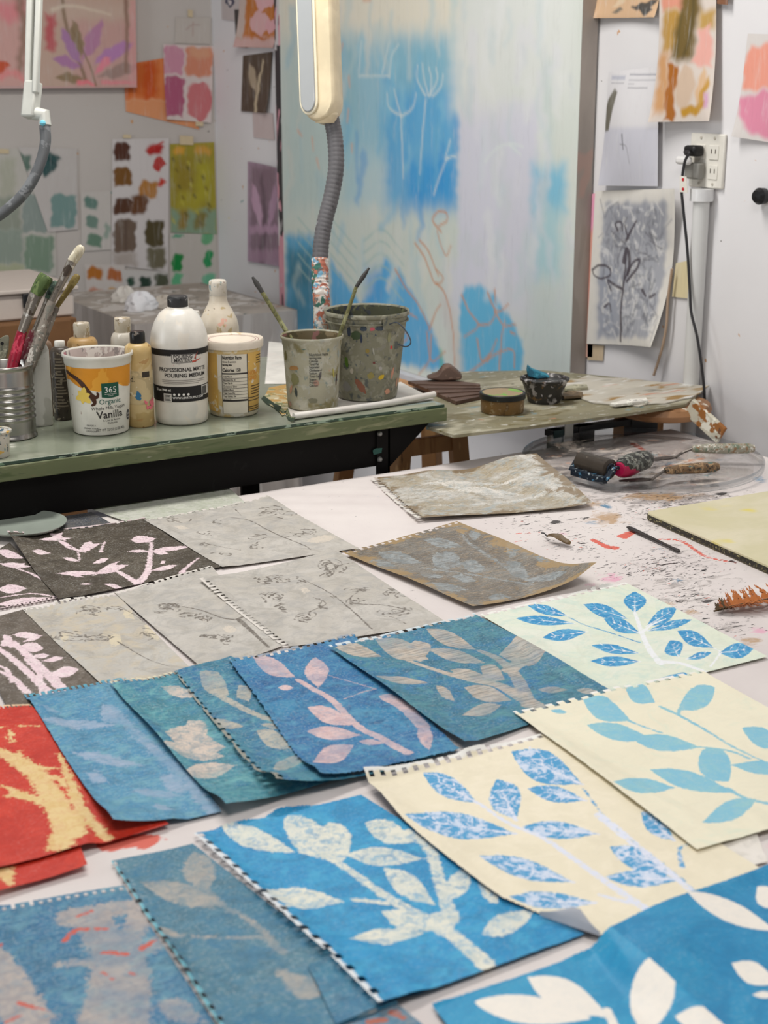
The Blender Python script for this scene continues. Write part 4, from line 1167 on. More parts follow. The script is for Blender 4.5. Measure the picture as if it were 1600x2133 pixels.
fz = TZ + 0.006
fn = thing('dried_fern', at(1560, 1256, TZ + 0.003), 'rust orange dried fern frond at the right edge of the table', 'fern')
SP = smooth([at(1487, 1273, fz), at(1530, 1262, fz + 0.004), at(1580, 1252, fz + 0.006), at(1660, 1236, fz + 0.004)], 30)
M_FERN = [plain('fern_' + q, c, 0.6, var=0.35, scale=160) for q, c in (('olive', (78, 60, 32)), ('rust', (142, 76, 30)), ('orange', (172, 98, 40)))]
obj('stalk', MB().tube(SP, 0.0013, 6), M_FERN[0], fn)
for i in range(2, len(SP) - 1):
    d = SP[i + 1] - SP[i] if i < len(SP) - 1 else SP[i] - SP[i - 1]
    d /= np.linalg.norm(d)
    nrm = np.array([-d[1], d[0], 0])
    ln = 0.010 + 0.040 * min(1, i / 11)
    for s in (-1, 1):
        cvt = 0.5 + 0.3 * random.random()
        ax_ = nrm * s * ln * (1.0 if s > 0 else 0.55) + d * ln * cvt
        up_c = 0.001 + 0.006 * random.random()
        w = np.cross(ax_, [0, 0, 1])
        w = w / np.linalg.norm(w) * 0.0034
        vs, fs = [SP[i]], []
        K_ = 7
        for k in range(1, K_):
            q = k / K_
            bend = d * (-0.25 * ln * q * q)
            z_ = np.array([0, 0, up_c * math.sin(q * 2.2) + 0.0012 * (-1) ** k])
            wq = w * (1.1 - q) * (1.25 if k % 2 else 0.55)
            vs += [SP[i] + ax_ * q + bend + wq + z_, SP[i] + ax_ * q + bend - wq + z_]
        vs.append(SP[i] + ax_ - d * 0.25 * ln + np.array([0, 0, up_c * 0.8]))
        fs = [(0, 1, 2)] + [(2 * k + 1, 2 * k + 3, 2 * k + 4, 2 * k + 2) for k in range(K_ - 2)] + [(2 * K_ - 3, 2 * K_ - 1, 2 * K_ - 2)]
        obj('leaflet', MB().add(vs, fs), M_FERN[min(2, max(0, int(i / 5 + random.random() * 1.8 - 0.9)))], fn, shade=False)
# ================================================================ work bench
BX0, BX1, BY0, BY1 = -0.15, float(at(945, 846, BZ)[0]), 2.375, 3.0
M_GLASS_T = splat('painted_glass_top', (138, 144, 126), [((156, 160, 142), 0.5, 7), ((116, 126, 102), 0.6, 9), ((190, 188, 174), 0.7, 30)], 12, 0.56, 0.12, 0.5, bump=0.02, soft=0.16)
M_GEDGE = splat('green_glass_edge', (52, 76, 62), [(110, 140, 112), (30, 48, 40), (150, 170, 150)], 60, 0.58, 0.2, 0.5, stretch=(0.3, 1, 1))
M_GWOOD = splat('green_painted_wood', (108, 116, 82), [((84, 96, 62), 0.52, 40), ((134, 136, 104), 0.55, 60), ((150, 116, 88), 0.68, 40), ((70, 78, 64), 0.62, 80), ((170, 168, 150), 0.7, 120), ((60, 70, 60), 0.66, 160)], 40, 0.57, 0.55, stretch=(0.2, 1, 1), soft=0.14)
M_BLACK = splat('black_steel', (13, 11, 10), [((140, 140, 140), 0.80, 110), (18, 17, 16)], 30, 0.66, 0.6, 0.15, bump=0.1)
bench = thing('work_bench', (0.9, 2.7, 0), 'steel framed work bench with glass top and green painted edge, behind the prints', 'workbench')
obj('glass_top', MB().box(BX0 + 0.004, BX1 - 0.006, BY0 + 0.004, BY1, BZ - 0.0055, BZ), [M_GLASS_T], bench, bevel=0.001)
obj('glass_edge', MB().box(BX0 + 0.003, BX1 - 0.005, BY0 + 0.0025, BY0 + 0.0045, BZ - 0.0055, BZ - 0.0008), M_GEDGE, bench)
obj('wood_top', MB().box(BX0, BX1, BY0, BY1, BZ - 0.033, BZ - 0.0062), M_GWOOD, bench, bevel=0.002)
LX = float(aty(792, 930, BY0 + 0.03)[0])
LW = 0.0145
fy = BY0 + 0.022
obj('apron', MB().box(BX0 + 0.02, LX - LW, fy, fy + 0.004, BZ - 0.108, BZ - 0.034), M_BLACK, bench)
obj('apron', MB().box(BX0 + 0.02, BX1 - 0.06, BY1 - 0.03, BY1 - 0.026, BZ - 0.108, BZ - 0.034), M_BLACK, bench)
for x in (LX, 0.05):
    for y, yy in ((fy - 0.004, 1), (BY1 - 0.034, -1)):
        mb = MB().box(x - LW, x + LW, y, y + 0.004, 0.0, BZ - 0.034)
        mb.box(x + LW - 0.004, x + LW, y, y + 0.03, 0.0, BZ - 0.034)
        obj('leg', mb, M_BLACK, bench)
lg = aty(515, 1030, BY1 - 0.02)
obj('leg', MB().box(lg[0] - 0.022, lg[0] + 0.022, BY1 - 0.04, BY1 - 0.03, 0.0, BZ - 0.1), M_BLACK, bench)
gx_ = float(aty(885, 885, fy)[0])
obj('gusset', MB().prism([(LX + LW, fy, BZ - 0.034), (gx_ + 0.01, fy, BZ - 0.034), (gx_ + 0.008, fy, BZ - 0.04), (LX + LW, fy, BZ - 0.115)], (0, 0.004, 0)), M_BLACK, bench)
for py in (903, 957):
    p = aty(791, py, fy - 0.004)
    obj('bolt', MB().lathe(p, [(0.0005, 0.005), (0.003, 0.0045), (0.0052, 0.002), (0.0055, 0.0)], 16, False, False, Matrix.Rotation(math.radians(90), 3, 'X')), plain('bolt_steel', (150, 150, 148), 0.35, metal=0.6), bench)
p = aty(787, 940, fy - 0.0045)
mb = MB()
mb.prism([(p[0] - 0.011, p[1], p[2] + 0.003), (p[0] - 0.004, p[1], p[2] + 0.006), (p[0] + 0.010, p[1], p[2] + 0.005), (p[0] + 0.008, p[1], p[2] - 0.004), (p[0] - 0.009, p[1], p[2] - 0.006)], (0, 0.0004, 0))
obj('paint_daub', mb, plain('teal_daub', (40, 84, 76), 0.5), bench, label='teal paint daub on the leg')


def base(px, py, hw):
    """centre of a round foot whose near rim is seen at (px, py); hw = half width in the photo"""
    P = at(px, py, BZ)
    r = hw * depth(P) / F_PX
    n_ = P[:2] / np.linalg.norm(P[:2])
    c_ = P.copy()
    c_[:2] += n_ * r
    c_[2] = BZ + 0.0006
    r = hw * depth(c_) / F_PX
    return c_, r


def radius(c_, hw, z):
    q = c_.copy()
    q[2] += z
    return hw * depth(q) / F_PX


def rise(c_, py):
    return height_for(c_, py) - c_[2]


def cyl(name, c_, prof, m, parent, seg=48, closed=(True, True), **kw):
    return obj(name, MB().lathe(c_, prof, seg, *closed), m, parent, **kw)


M_WHITEP = splat('white_plastic', (228, 224, 214), [((206, 196, 180), 0.62, 30)], 30, 0.7, 0.35, 0.4, bump=0.05)
M_BLK = plain('black_print', (30, 28, 28), 0.5)
M_DKTXT = plain('dark_lettering', (52, 48, 46), 0.55)
M_WTXT = plain('white_lettering', (235, 232, 226), 0.5)

# ---- tin can with brushes
c, r = base(22, 921, 56)
h = rise(c, 757)
M_TIN = splat('tin_plate', (176, 172, 166), [((140, 134, 126), 0.62, 30)], 30, 0.7, 0.26, 0.5, stretch=(1, 1, 0.4), metal=0.95, bump=0.03)
tin = thing('tin_can', c, 'ribbed silver tin can full of brushes at the left end of the bench', 'can')
prof = [(r * 0.97, 0.0), (r * 1.01, 0.001), (r * 1.01, 0.004), (r * 0.975, 0.006)]
for k in range(60):
    z = h * (0.08 + 0.84 * k / 59)
    rib = 0.0016 * math.sin(k * 1.05) if 12 < k < 46 else 0
    prof.append((r * 0.97 + rib, z))
prof += [(r * 0.975, h - 0.005), (r * 1.01, h - 0.004), (r * 1.01, h - 0.001), (r * 0.985, h), (r * 0.955, h - 0.002), (r * 0.945, 0.004)]
cyl('body', c, prof, M_TIN, tin, 64, (True, True), auto=60)
tinc, tinr, tinh = c, r, h


M_FER = splat('ferrule_steel', (150, 140, 128), [(196, 190, 180), (96, 84, 74)], 60, 0.58, 0.3, metal=0.7)
M_REDH = splat('red_lacquer', (150, 20, 46), [(60, 24, 30), (190, 60, 80)], 40, 0.62, 0.3)
M_REDW = splat('red_handle_worn', (112, 40, 50), [(190, 180, 172), (70, 46, 44), (150, 130, 120)], 60, 0.54, 0.4)
M_GRYH = splat('grey_handle_worn', (150, 140, 128), [(196, 190, 178), (110, 100, 90), (120, 118, 108)], 60, 0.54, 0.5)
M_GBR = splat('green_bristle', (74, 92, 48), [(46, 62, 34), (104, 120, 70)], 90, 0.55, 0.7, stretch=(1, 1, 0.25))
M_DGB = splat('dark_green_bristle', (44, 60, 50), [(30, 40, 36), (70, 90, 74)], 90, 0.55, 0.7)
M_WBR = splat('ivory_bristle', (206, 196, 170), [(176, 164, 136), (226, 218, 198)], 120, 0.55, 0.7, stretch=(1, 1, 0.2))
M_OBR = splat('olive_bristle', (126, 108, 58), [(150, 134, 80)], 90, 0.55, 0.7)
tdp = depth(tinc)
db = tdp / 1.0


def inside(dx, dy, z):
    n_ = tinc[:2] / np.linalg.norm(tinc[:2])
    s_ = np.array([n_[1], -n_[0]])
    return np.array([tinc[0] + s_[0] * dx + n_[0] * dy, tinc[1] + s_[1] * dx + n_[1] * dy, tinc[2] + z])


def brush_in(foot, pts, label, cols, spans, bristle, flat=1.0, tipw=0.012, dd=0.0):
    """foot inside the can; ferrule base, ferrule tip and bristle tip measured in the photo at the can's distance"""
    P = [foot] + [atd(px, py, tdp + dd) for px, py in pts]
    b_ = thing('paint_brush', foot, label, 'paintbrush', 'brushes standing in the tin can')
    a0, a1, a2, a3 = P
    obj('handle', MB().tube([a0 + (a1 - a0) * s for s in (0, 0.08, 0.35, 0.75, 1.0)], [spans[0] * q for q in (0.5, 0.8, 1.0, 1.05, 0.85)], 12, flat), cols[0], b_)
    obj('ferrule', MB().tube([a1 + (a2 - a1) * s for s in (-0.03, 0.3, 0.75, 1.0)], [spans[1] * q for q in (0.75, 0.85, 1.0, 1.15)], 14, flat), cols[1], b_)
    ax_ = a3 - a2
    obj('bristles', MB().tube([a2 + ax_ * s for s in (-0.05, 0.2, 0.6, 0.88, 1.0)], [tipw * q for q in bristle], 16, flat), cols[2], b_)
    return b_


brush_in(inside(-0.022, -0.008, 0.02), [(46, 690), (75, 612), (98, 574)], 'flat brush with a bright red handle and green bristles', (M_REDH, M_FER, M_GBR), (0.0130, 0.0150), (0.9, 1.0, 1.1, 1.1, 0.9), 0.6, 0.0195, -0.012)
brush_in(inside(-0.018, 0.022, 0.02), [(72, 690), (103, 622), (118, 586)], 'red worn brush with dark green bristles behind the bright red one', (M_REDW, M_FER, M_DGB), (0.0115, 0.0085), (0.9, 1.0, 1.0, 0.8, 0.4), 0.8, 0.011, 0.02)
brush_in(inside(-0.002, -0.012, 0.02), [(108, 628), (150, 545), (172, 512)], 'tallest brush with a grey worn handle and ivory bristles', (M_GRYH, M_FER, M_WBR), (0.0095, 0.009), (0.95, 1.0, 1.0, 0.85, 0.5), 0.85, 0.0105, -0.022)
brush_in(inside(0.000, 0.024, 0.02), [(118, 640), (150, 592), (163, 572)], 'short brush with olive yellow bristles behind the tallest brush', (M_GRYH, M_OBR, M_OBR), (0.007, 0.006), (0.9, 1.0, 1.0, 0.8, 0.5), 0.9, 0.0075, 0.035)
foot = inside(-0.032, 0.012, 0.02)
ph = thing('scraper_tool', foot, 'flat olive grey tool handle with a hanging hole, leftmost in the tin can', 'scraper')
tip = [atd(px, py, tdp + 0.012) for px, py in ((-2, 760), (3, 730), (8, 706), (13, 699))]
sv = np.array([cF, -sF, 0])
mb = MB()
ws = [0.004, 0.009, 0.0115, 0.0085, 0.003]
Q = [foot] + tip
mb.prism([q - sv * w for q, w in zip(Q, ws)] + [q + sv * w for q, w in zip(Q[::-1], ws[::-1])], (np.array([sF, cF, 0]) * 0.006))
obj('handle', mb, splat('olive_handle', (112, 110, 92), [(140, 138, 118), (84, 84, 70)], 60, 0.55, 0.5), ph, bevel=0.0015)
hp = atd(5, 715, tdp + 0.010)
obj('hanging_hole', MB().lathe(hp - np.array([sF, cF, 0]) * 0.0015, [(0.0003, 0.0), (0.003, 0.0), (0.003, 0.001), (0.0003, 0.001)], 14, False, False, Matrix.Rotation(-PHI, 3, 'Z') @ Matrix.Rotation(math.radians(90), 3, 'X')), M_BLK, ph)

# ---- small paint cup, left edge
c, r = base(-4, 957, 27)
h = rise(c, 892)
cup = thing('paint_cup', c, 'small paint-smeared plastic cup cut by the left edge in front of the tin', 'cup')
M_SPOT = splat('smeared_white_plastic', (206, 200, 186), [(180, 190, 196), (210, 170, 90), (60, 70, 74), (150, 160, 150)], 70, 0.6, 0.4)
cyl('body', c, [(r * 0.86, 0), (r * 0.9, 0.002), (r, h * 0.85), (r * 1.16, h * 0.86), (r * 1.18, h * 0.93), (r * 1.14, h * 0.95), (r * 0.96, h * 0.94), (r * 0.8, 0.004)], M_SPOT, cup)
cyl('paint', c, [(0.0005, h * 0.9), (r * 0.95, h * 0.9)], splat('mixed_paint', (206, 200, 190), [(216, 160, 60), (60, 90, 110), (120, 80, 60)], 60, 0.58, 0.3), cup, closed=(False, False))


# ---- yogurt tub, orange and white
def tub(name, label, px, py, hb, ht, ytop, m, wall=0.0012, seg=72, inner=None, lift=0.0):
    c_, rb = base(px, py, hb)
    c_[2] += lift
    h_ = rise(c_, ytop)
    rt = radius(c_, ht, h_)
    T = thing(name, c_, label, 'tub')
    rf = lambda z: rb + (rt * 0.93 - rb) * min(1, max(0, z / (h_ * 0.9)))
    prof = [(rb * 0.93, 0), (rb * 0.99, 0.0015), (rb, 0.004)] + [(rf(h_ * q), h_ * q) for q in (0.1, 0.2, 0.3, 0.4, 0.5, 0.6, 0.7, 0.8, 0.86)]
    prof += [(rt * 0.945, h_ * 0.87), (rt * 0.955, h_ * 0.94), (rt, h_ * 0.955), (rt * 1.005, h_ * 0.985), (rt * 0.985, h_), (rt * 0.955, h_ * 0.985)]
    ins = [(rt * 0.94, h_ * 0.955), (rf(h_ * 0.8) - wall * 2, h_ * 0.8), (rb - wall * 3, 0.006)]
    mb = MB().lathe(c_, prof + ins, seg, True, True)
    o = obj('body', mb, m, T, auto=50)
    if inner:
        I = [(rt * 0.952, h_ * 0.98), (rt * 0.935, h_ * 0.95), (rf(h_ * 0.8) - wall * 2 - 0.0005, h_ * 0.8), (rf(h_ * 0.5) - wall * 2 - 0.0005, h_ * 0.5)]
        cyl('inner_wall', c_, I, inner, T, seg, (False, False))
    return T, c_, rb, rt, h_, rf


M_TUBIN = splat('pink_streaked_inside', (206, 190, 184), [(190, 120, 130), (150, 140, 136), (222, 214, 206)], 40, 0.55, 0.4, stretch=(1, 1, 0.5))
M_TUBW = splat('tub_white', (232, 228, 216), [((222, 190, 186), 0.7, 40), ((190, 170, 160), 0.72, 70)], 40, 0.7, 0.35, bump=0.04)
T, c, rb, rt, h, rf = tub('yogurt_tub', 'open white and orange yogurt tub reading Vanilla with a pink-streaked inside', 212, 909, 57, 73.5, 731, M_TUBW, inner=M_TUBIN)
W = Wrap(c, rf)


def uv_tub(zx, zy):
    """crop of the photo (0,500, scale 2.58) -> x, z on the tub wall"""
    px, py = zx / 2.58, 500 + zy / 2.58
    z = (905 - 14 - py) * depth(c) / F_PX / math.cos(math.radians(13)) + 0.004
    mid = 212 - (212 - 194) * min(1, z / h)
    x = (px - mid) * depth(c) / F_PX
    R = rf(z)
    return R * math.asin(max(-0.98, min(0.98, x / R))), z


M_ORANGE = splat('orange_band', (226, 150, 40), [((236, 168, 60), 0.55, 20), ((200, 170, 150), 0.68, 60)], 30, 0.7, 0.4, bump=0.02)
mb = MB()
edge_pts = [(-0.055, 0.098)] + [uv_tub(*q) for q in ((345, 700), (370, 735), (420, 765), (470, 775), (520, 786), (560, 760), (600, 742), (640, 768), (670, 778), (682, 770))] + [(0.075, 0.085)]
ex_, ez_ = [p[0] for p in edge_pts], [p[1] for p in edge_pts]
zt_ = h * 0.855
W.patch(mb, -0.075, 0.075, lambda x: float(np.interp(x, ex_, ez_)), zt_, 0.0002, 60, 3)
obj('orange_band', mb, M_ORANGE, T, label='orange wavy-edged band')
M_BEAN = plain('bean_brown', (74, 44, 30), 0.5)
M_PETAL = plain('petal_yellow', (238, 205, 96), 0.5)
mb = MB()
W.stroke(mb, [uv_tub(*q) for q in ((345, 690), (400, 720), (450, 770), (490, 820), (500, 845), (485, 858))], lambda t: 0.0080 * (0.4 + math.sin(math.pi * min(1, t * 0.9 + 0.1)) * 0.7), 0.0005)
W.stroke(mb, [uv_tub(*q) for q in ((352, 688), (420, 730), (470, 790), (505, 815), (515, 800), (508, 788))], lambda t: 0.0062 * (0.4 + math.sin(math.pi * min(1, t * 0.9 + 0.1)) * 0.6), 0.0006)
obj('vanilla_bean', mb, M_BEAN, T)
mb = MB()
cx_, cz_ = uv_tub(440, 810)
for k in range(6):
    a_ = math.radians(20 + 60 * k)
    L = 0.0175 if k % 2 else 0.014
    pts = []
    for s in np.linspace(0, 1, 9):
        pts.append((s, math.sin(math.pi * s) ** 0.8 * 0.3))
    for s in np.linspace(1, 0, 9)[1:-1]:
        pts.append((s, -math.sin(math.pi * s) ** 0.8 * 0.3))
    W.poly(mb, [(cx_ + L * (s * math.cos(a_) - w * math.sin(a_)), cz_ + L * (s * math.sin(a_) + w * math.cos(a_))) for s, w in pts], 0.0008)
obj('vanilla_flower', mb, M_PETAL, T)
M_GRN = plain('badge_green', (22, 82, 62), 0.5)
mb = MB()
x0, z0 = uv_tub(535, 815)
x1, z1 = uv_tub(615, 742)
W.patch(mb, x0, x1, lambda x: z0 - 0.0018 * math.sin(math.pi * (x - x0) / (x1 - x0)), z1, 0.0007, 14, 1)
obj('badge', mb, M_GRN, T)
mb = MB()
W.text(mb, '365', (x0 + x1) / 2, z0 + 0.0078, 0.0150, 0.0, off=0.0011)
W.text(mb, 'WHOLE FOODS', (x0 + x1) / 2, z0 + 0.0040, 0.0030, 0.0, off=0.0011)
W.text(mb, 'MARKET', (x0 + x1) / 2, z0 + 0.0012, 0.0026, 0.0, off=0.0011)
obj('lettering', mb, M_WTXT, T)
M_GTXT = plain('green_lettering', (40, 100, 90), 0.55)
mb = MB()
x, z = uv_tub(583, 850)
W.text(mb, 'Organic', x, z, 0.0125, tilt=0.03)
obj('lettering', mb, M_GTXT, T)
mb = MB()
x, z = uv_tub(580, 880)
W.text(mb, 'Whole Milk Yogurt', x, z, 0.0082, tilt=0.03)
x, z = uv_tub(588, 925)
W.text(mb, 'Vanilla', x, z, 0.0185, 0.00025, tilt=0.03)
x, z = uv_tub(597, 942)
W.text(mb, '6 Live & Active', x, z, 0.0052, tilt=0.03)
x, z = uv_tub(600, 957)
W.text(mb, 'Cultures', x, z, 0.0052, tilt=0.03)
x, z = uv_tub(598, 994)
W.text(mb, 'NET WT 32 OZ (2 LB) 907g', x, z, 0.0064, squeeze=0.72, tilt=0.03)
x, z = uv_tub(490, 968)
W.text(mb, 'GRADE A', x, z, 0.004)
W.text(mb, 'ORGANIC YOGURT', x, z - 0.0052, 0.004, squeeze=0.8)
W.text(mb, 'OF FOODS', x, z - 0.0104, 0.004)
obj('lettering', mb, M_DKTXT, T)
mb = MB()
x, z = uv_tub(679, 930)
pts = [(x + 0.006 * math.cos(k * math.pi / 10), z + 0.0095 * math.sin(k * math.pi / 10)) for k in range(20)]
W.poly(mb, pts, 0.0007)
obj('seal', mb, plain('seal_dark', (70, 72, 76), 0.5), T)
mb = MB()
W.text(mb, 'USDA', x, z + 0.001, 0.0042, off=0.0012)
W.text(mb, 'ORGANIC', x, z - 0.0045, 0.0026, off=0.0012)
obj('lettering', mb, M_WTXT, T)


# ---- bottles
def bottle(name, label, px, py, hw, prof, m, cap=None, capm=None, capname='cap', group=None, seg=48, sq=0.0, py_top=None, cat='bottle'):
    """prof: [(half width px, row py)] from the foot upwards"""
    c_, r0 = base(px, py, hw)
    B = thing(name, c_, label, cat, group)
    P = []
    for w_, y_ in prof:
        z = 0.0 if y_ is None else rise(c_, y_)
        P.append((radius(c_, w_, z), z))
    obj('body', MB().lathe(c_, [(P[0][0] * 0.93, 0.0), (P[0][0], 0.003)] + P[1:], seg, True, True, None, sq), m, B, auto=50)
    if cap:
        Q = [(radius(c_, w_, rise(c_, y_)), rise(c_, y_)) for w_, y_ in cap]
        obj(capname, MB().lathe(c_, Q, 32, True, True), capm, B, auto=40)
    return B, c_, r0


M_MILKY = splat('milky_plastic', (236, 231, 220), [((226, 218, 204), 0.55, 12)], 30, 0.7, 0.3, 0.45, bump=0.02)
M_CAPB = splat('charcoal_cap', (58, 58, 58), [(150, 148, 144), (36, 36, 36)], 60, 0.62, 0.45)
B, c, r = bottle('medium_bottle', 'large white bottle of pouring medium with black lettered label and charcoal cap', 380, 888, 55,
                 [(54, None), (55, 860), (55.5, 800), (57, 745), (60, 715), (60, 705), (57, 688), (50, 668), (40, 652), (30, 644), (23, 641), (21, 637)], M_MILKY,
                 [(20.5, 640), (21.5, 638), (21.5, 622), (21, 618), (19, 616)], M_CAPB)
zc = lambda py: (height_for(c - np.array([c[0], c[1], 0]) / np.linalg.norm(c[:2]) * r * 0.9, py) - c[2])
rl = lambda z: float(np.interp(z, [0, rise(c, 800), rise(c, 745), rise(c, 715)], [radius(c, 55, 0), radius(c, 55.5, 0.08), radius(c, 57, 0.12), radius(c, 60, 0.14)]))
W = Wrap(c, rl)
pxm = depth(c) / F_PX


def lx(zx, cx=973):
    x = (zx - cx) / 2.58 * pxm
    R = rl(0.06)
    return R * math.asin(max(-0.97, min(0.97, x / R)))


zz = lambda zy: zc(500 + zy / 2.58)
wr = rl(0.06) * 1.75
mb = MB()
W.patch(mb, -wr, wr, zz(868), zz(588), 0.0004, 40, 2)
obj('label', mb, splat('label_paper', (222, 216, 205), [((206, 200, 190), 0.6, 30), ((214, 150, 150), 0.72, 60)], 30, 0.7, 0.5, bump=0.02), B)
mb = MB()
W.patch(mb, -wr, wr, zz(868), zz(786), 0.0008, 40, 1)
obj('label_band', mb, M_BLK, B)
mb = MB()
W.patch(mb, -wr, wr, zz(622), zz(586), 0.0008, 40, 1)
obj('label_band', mb, M_BLK, B)
mb = MB()
W.patch(mb, lx(930), lx(1056), zz(660), zz(610), 0.0010, 10, 1)
obj('label_badge', mb, plain('badge_pale', (214, 208, 200), 0.5), B)
mb = MB()
pts = [lx(932), lx(1054), zz(657), zz(612)]
for a0_, b0_ in (((pts[0], pts[2]), (pts[1], pts[2])), ((pts[1], pts[2]), (pts[1], pts[3])), ((pts[1], pts[3]), (pts[0], pts[3])), ((pts[0], pts[3]), (pts[0], pts[2]))):
    W.stroke(mb, [np.array(a0_) * (1 - k / 4) + np.array(b0_) * k / 4 for k in range(5)], 0.0009, 0.0013)
W.text(mb, 'POURING', lx(990), zz(633), 0.0092, 0.0002, squeeze=0.85, off=0.0013)
W.text(mb, 'MASTERS', lx(990), zz(653), 0.0092, 0.0002, squeeze=0.85, off=0.0013)
W.text(mb, 'PROFESSIONAL MATTE', lx(868), zz(704), 0.0096, 0.00025, 'LEFT', 0.93, 0.0013)
W.text(mb, 'POURING MEDIUM', lx(892), zz(735), 0.0096, 0.00025, 'LEFT', 0.98, 0.0013)
obj('lettering', mb, M_DKTXT, B)
mb = MB()
for k in range(3):                                    # small print too fine to read
    W.patch(mb, lx(878 + 8 * (k == 2)), lx(1096 - 30 * (k == 2)), zz(753 + 9 * k), zz(750.5 + 9 * k), 0.0010, 20, 1)
obj('small_print', mb, plain('small_print_grey', (136, 130, 122), 0.6), B)
mb = MB()
W.stroke(mb, [(lx(1035), zz(655)), (lx(1062), zz(648)), (lx(1078), zz(640))], lambda t: 0.003 * (1.2 - t), 0.0014)
W.stroke(mb, [(lx(1048), zz(640)), (lx(1056), zz(620)), (lx(1064), zz(602))], lambda t: 0.0022 * (1.1 - t), 0.0014)
obj('label_brush_mark', mb, plain('mark_red', (196, 84, 66), 0.5), B)
mb = MB()
W.text(mb, '32 oz / 946 ml', lx(850), zz(811), 0.0062, 0.0001, 'LEFT', 0.9, 0.0014)
W.text(mb, 'WWW.USARTSUPPLY.COM', lx(930), zz(851), 0.0056, 0.0001, 'LEFT', 0.85, 0.0014)
for k in range(4):
    x_, z_ = lx(938 + 24 * k), zz(828)
    W.poly(mb, [(x_ + 0.0022 * math.cos(q), z_ + 0.0022 * math.sin(q)) for q in np.linspace(0, 6.28, 13)[:-1]], 0.0014)
obj('lettering', mb, M_WTXT, B)
mb = MB()
W.patch(mb, lx(1078), lx(1112), zz(842), zz(790), 0.0012, 8, 1)
W.patch(mb, lx(884), lx(924), zz(868), zz(824), 0.0012, 6, 1)
obj('label_panel', mb, plain('panel_pale', (206, 202, 194), 0.5), B)
mb = MB()
x_ = lx(1081)
for k in range(11):
    w_ = (0.0005, 0.001, 0.0007)[k % 3]
    W.patch(mb, x_, x_ + w_, zz(838), zz(795), 0.0015, 1, 1)
    x_ += w_ + (0.0006, 0.0004)[k % 2]
for k in range(5):
    W.patch(mb, lx(888), lx(920 - 5 * (k % 2)), zz(834 + 7 * k), zz(831 + 7 * k), 0.0015, 3, 1)
obj('barcode', mb, M_BLK, B)

M_TAN = splat('tan_paint_plastic', (204, 174, 118), [((216, 190, 140), 0.52, 14), ((150, 116, 70), 0.68, 50), ((190, 150, 96), 0.6, 30)], 30, 0.7, 0.35)
M_CAPK = splat('black_flip_cap', (34, 33, 32), [(70, 68, 64), (120, 110, 100)], 60, 0.64, 0.3)
B, c, r = bottle('paint_bottle', 'tan paint bottle with a black flip cap, blue and pink daubs, beside the orange tub', 295, 892, 28,
                 [(27.5, None), (28, 780), (28, 735), (27, 722), (22, 716), (15, 713)], M_TAN,
                 [(15, 718), (16, 716), (16, 694), (14, 690)], M_CAPK)
rl = lambda z: radius(c, 28, 0.04)
W = Wrap(c, rl)
zc2 = lambda zy: (height_for(c - np.array([c[0], c[1], 0]) / np.linalg.norm(c[:2]) * r, 500 + zy / 2.58) - c[2])
lx2 = lambda zx: rl(0) * math.asin(max(-0.97, min(0.97, (zx - 760) / 2.58 * depth(c) / F_PX / rl(0))))
mb = MB()
W.patch(mb, lx2(692), lx2(828), zc2(885), zc2(705), 0.0004, 20, 1)
obj('label', mb, splat('worn_label', (212, 190, 146), [((190, 170, 130), 0.55, 30), ((226, 214, 186), 0.6, 40), ((120, 150, 160), 0.7, 60)], 40, 0.6, 0.5), B)
mb = MB()
W.patch(mb, lx2(775), lx2(812), zc2(740), zc2(710), 0.0008, 6, 1)
obj('label_square', mb, plain('label_black', (60, 52, 44), 0.5), B)
mb = MB()
W.text(mb, 'ell', lx2(701), zc2(728), 0.016, 0.0, 'CENTER', 0.8, 0.001)
W.text(mb, 'vid.', lx2(716), zc2(762), 0.014, 0.0, 'CENTER', 0.8, 0.001)
W.text(mb, 'oz', lx2(708), zc2(838), 0.008, 0.0, 'CENTER', 0.8, 0.001)
obj('lettering', mb, M_DKTXT, B)
rr = np.random.RandomState(5)
for nm_, cc, (qx, qy), sc_ in (('paint_daub', (60, 120, 160), (752, 850), 1.0), ('paint_daub', (232, 120, 130), (803, 885), 1.0)):
    mb = MB()
    x_, z_ = lx2(qx), zc2(qy)
    for k in range(5):
        ox, oz, s_ = rr.randn() * 0.004, rr.randn() * 0.005, 0.003 + rr.rand() * 0.004
        W.poly(mb, [(x_ + ox + s_ * (0.7 + 0.3 * math.sin(3 * q + k)) * math.cos(q), z_ + oz + 1.4 * s_ * (0.7 + 0.3 * math.cos(2 * q + k)) * math.sin(q)) for q in np.linspace(0, 6.28, 15)[:-1]], 0.0012 + 0.0001 * k)
    obj(nm_, mb, plain('daub_%d' % cc[0], cc, 0.45), B, label='blue paint daub' if cc[0] == 60 else 'pink paint daub')

# translucent square bottle and its neighbours behind the tin
M_TRANS = splat('frosted_plastic', (190, 188, 178), [((206, 204, 196), 0.5, 10), ((170, 166, 140), 0.68, 40)], 30, 0.7, 0.25, 0.5, bump=0.02)
B, c, r = bottle('refill_bottle', 'frosted square plastic bottle right behind the tin can', 88, 889, 20,
                 [(20, None), (20.5, 850), (20.5, 760), (20.5, 728), (17, 718), (9, 712)], M_TRANS, [(9, 716), (10, 714), (10, 700), (9, 698)], M_WHITEP, sq=6)
B, c, r = bottle('craft_bottle', 'brownish flat bottle between the frosted bottle and the dark one', 103, 868, 13,
                 [(13, None), (13.5, 800), (13.5, 720), (11, 712), (7, 709)], splat('brown_flat_plastic', (128, 104, 84), [(100, 82, 66)], 30, 0.6, 0.4), [(7, 711), (7, 709), (7, 697), (6, 696)], M_WHITEP, sq=4)
M_DKB = splat('dark_label', (70, 62, 54), [(100, 90, 76), (48, 44, 40), (150, 140, 120)], 60, 0.62, 0.35)
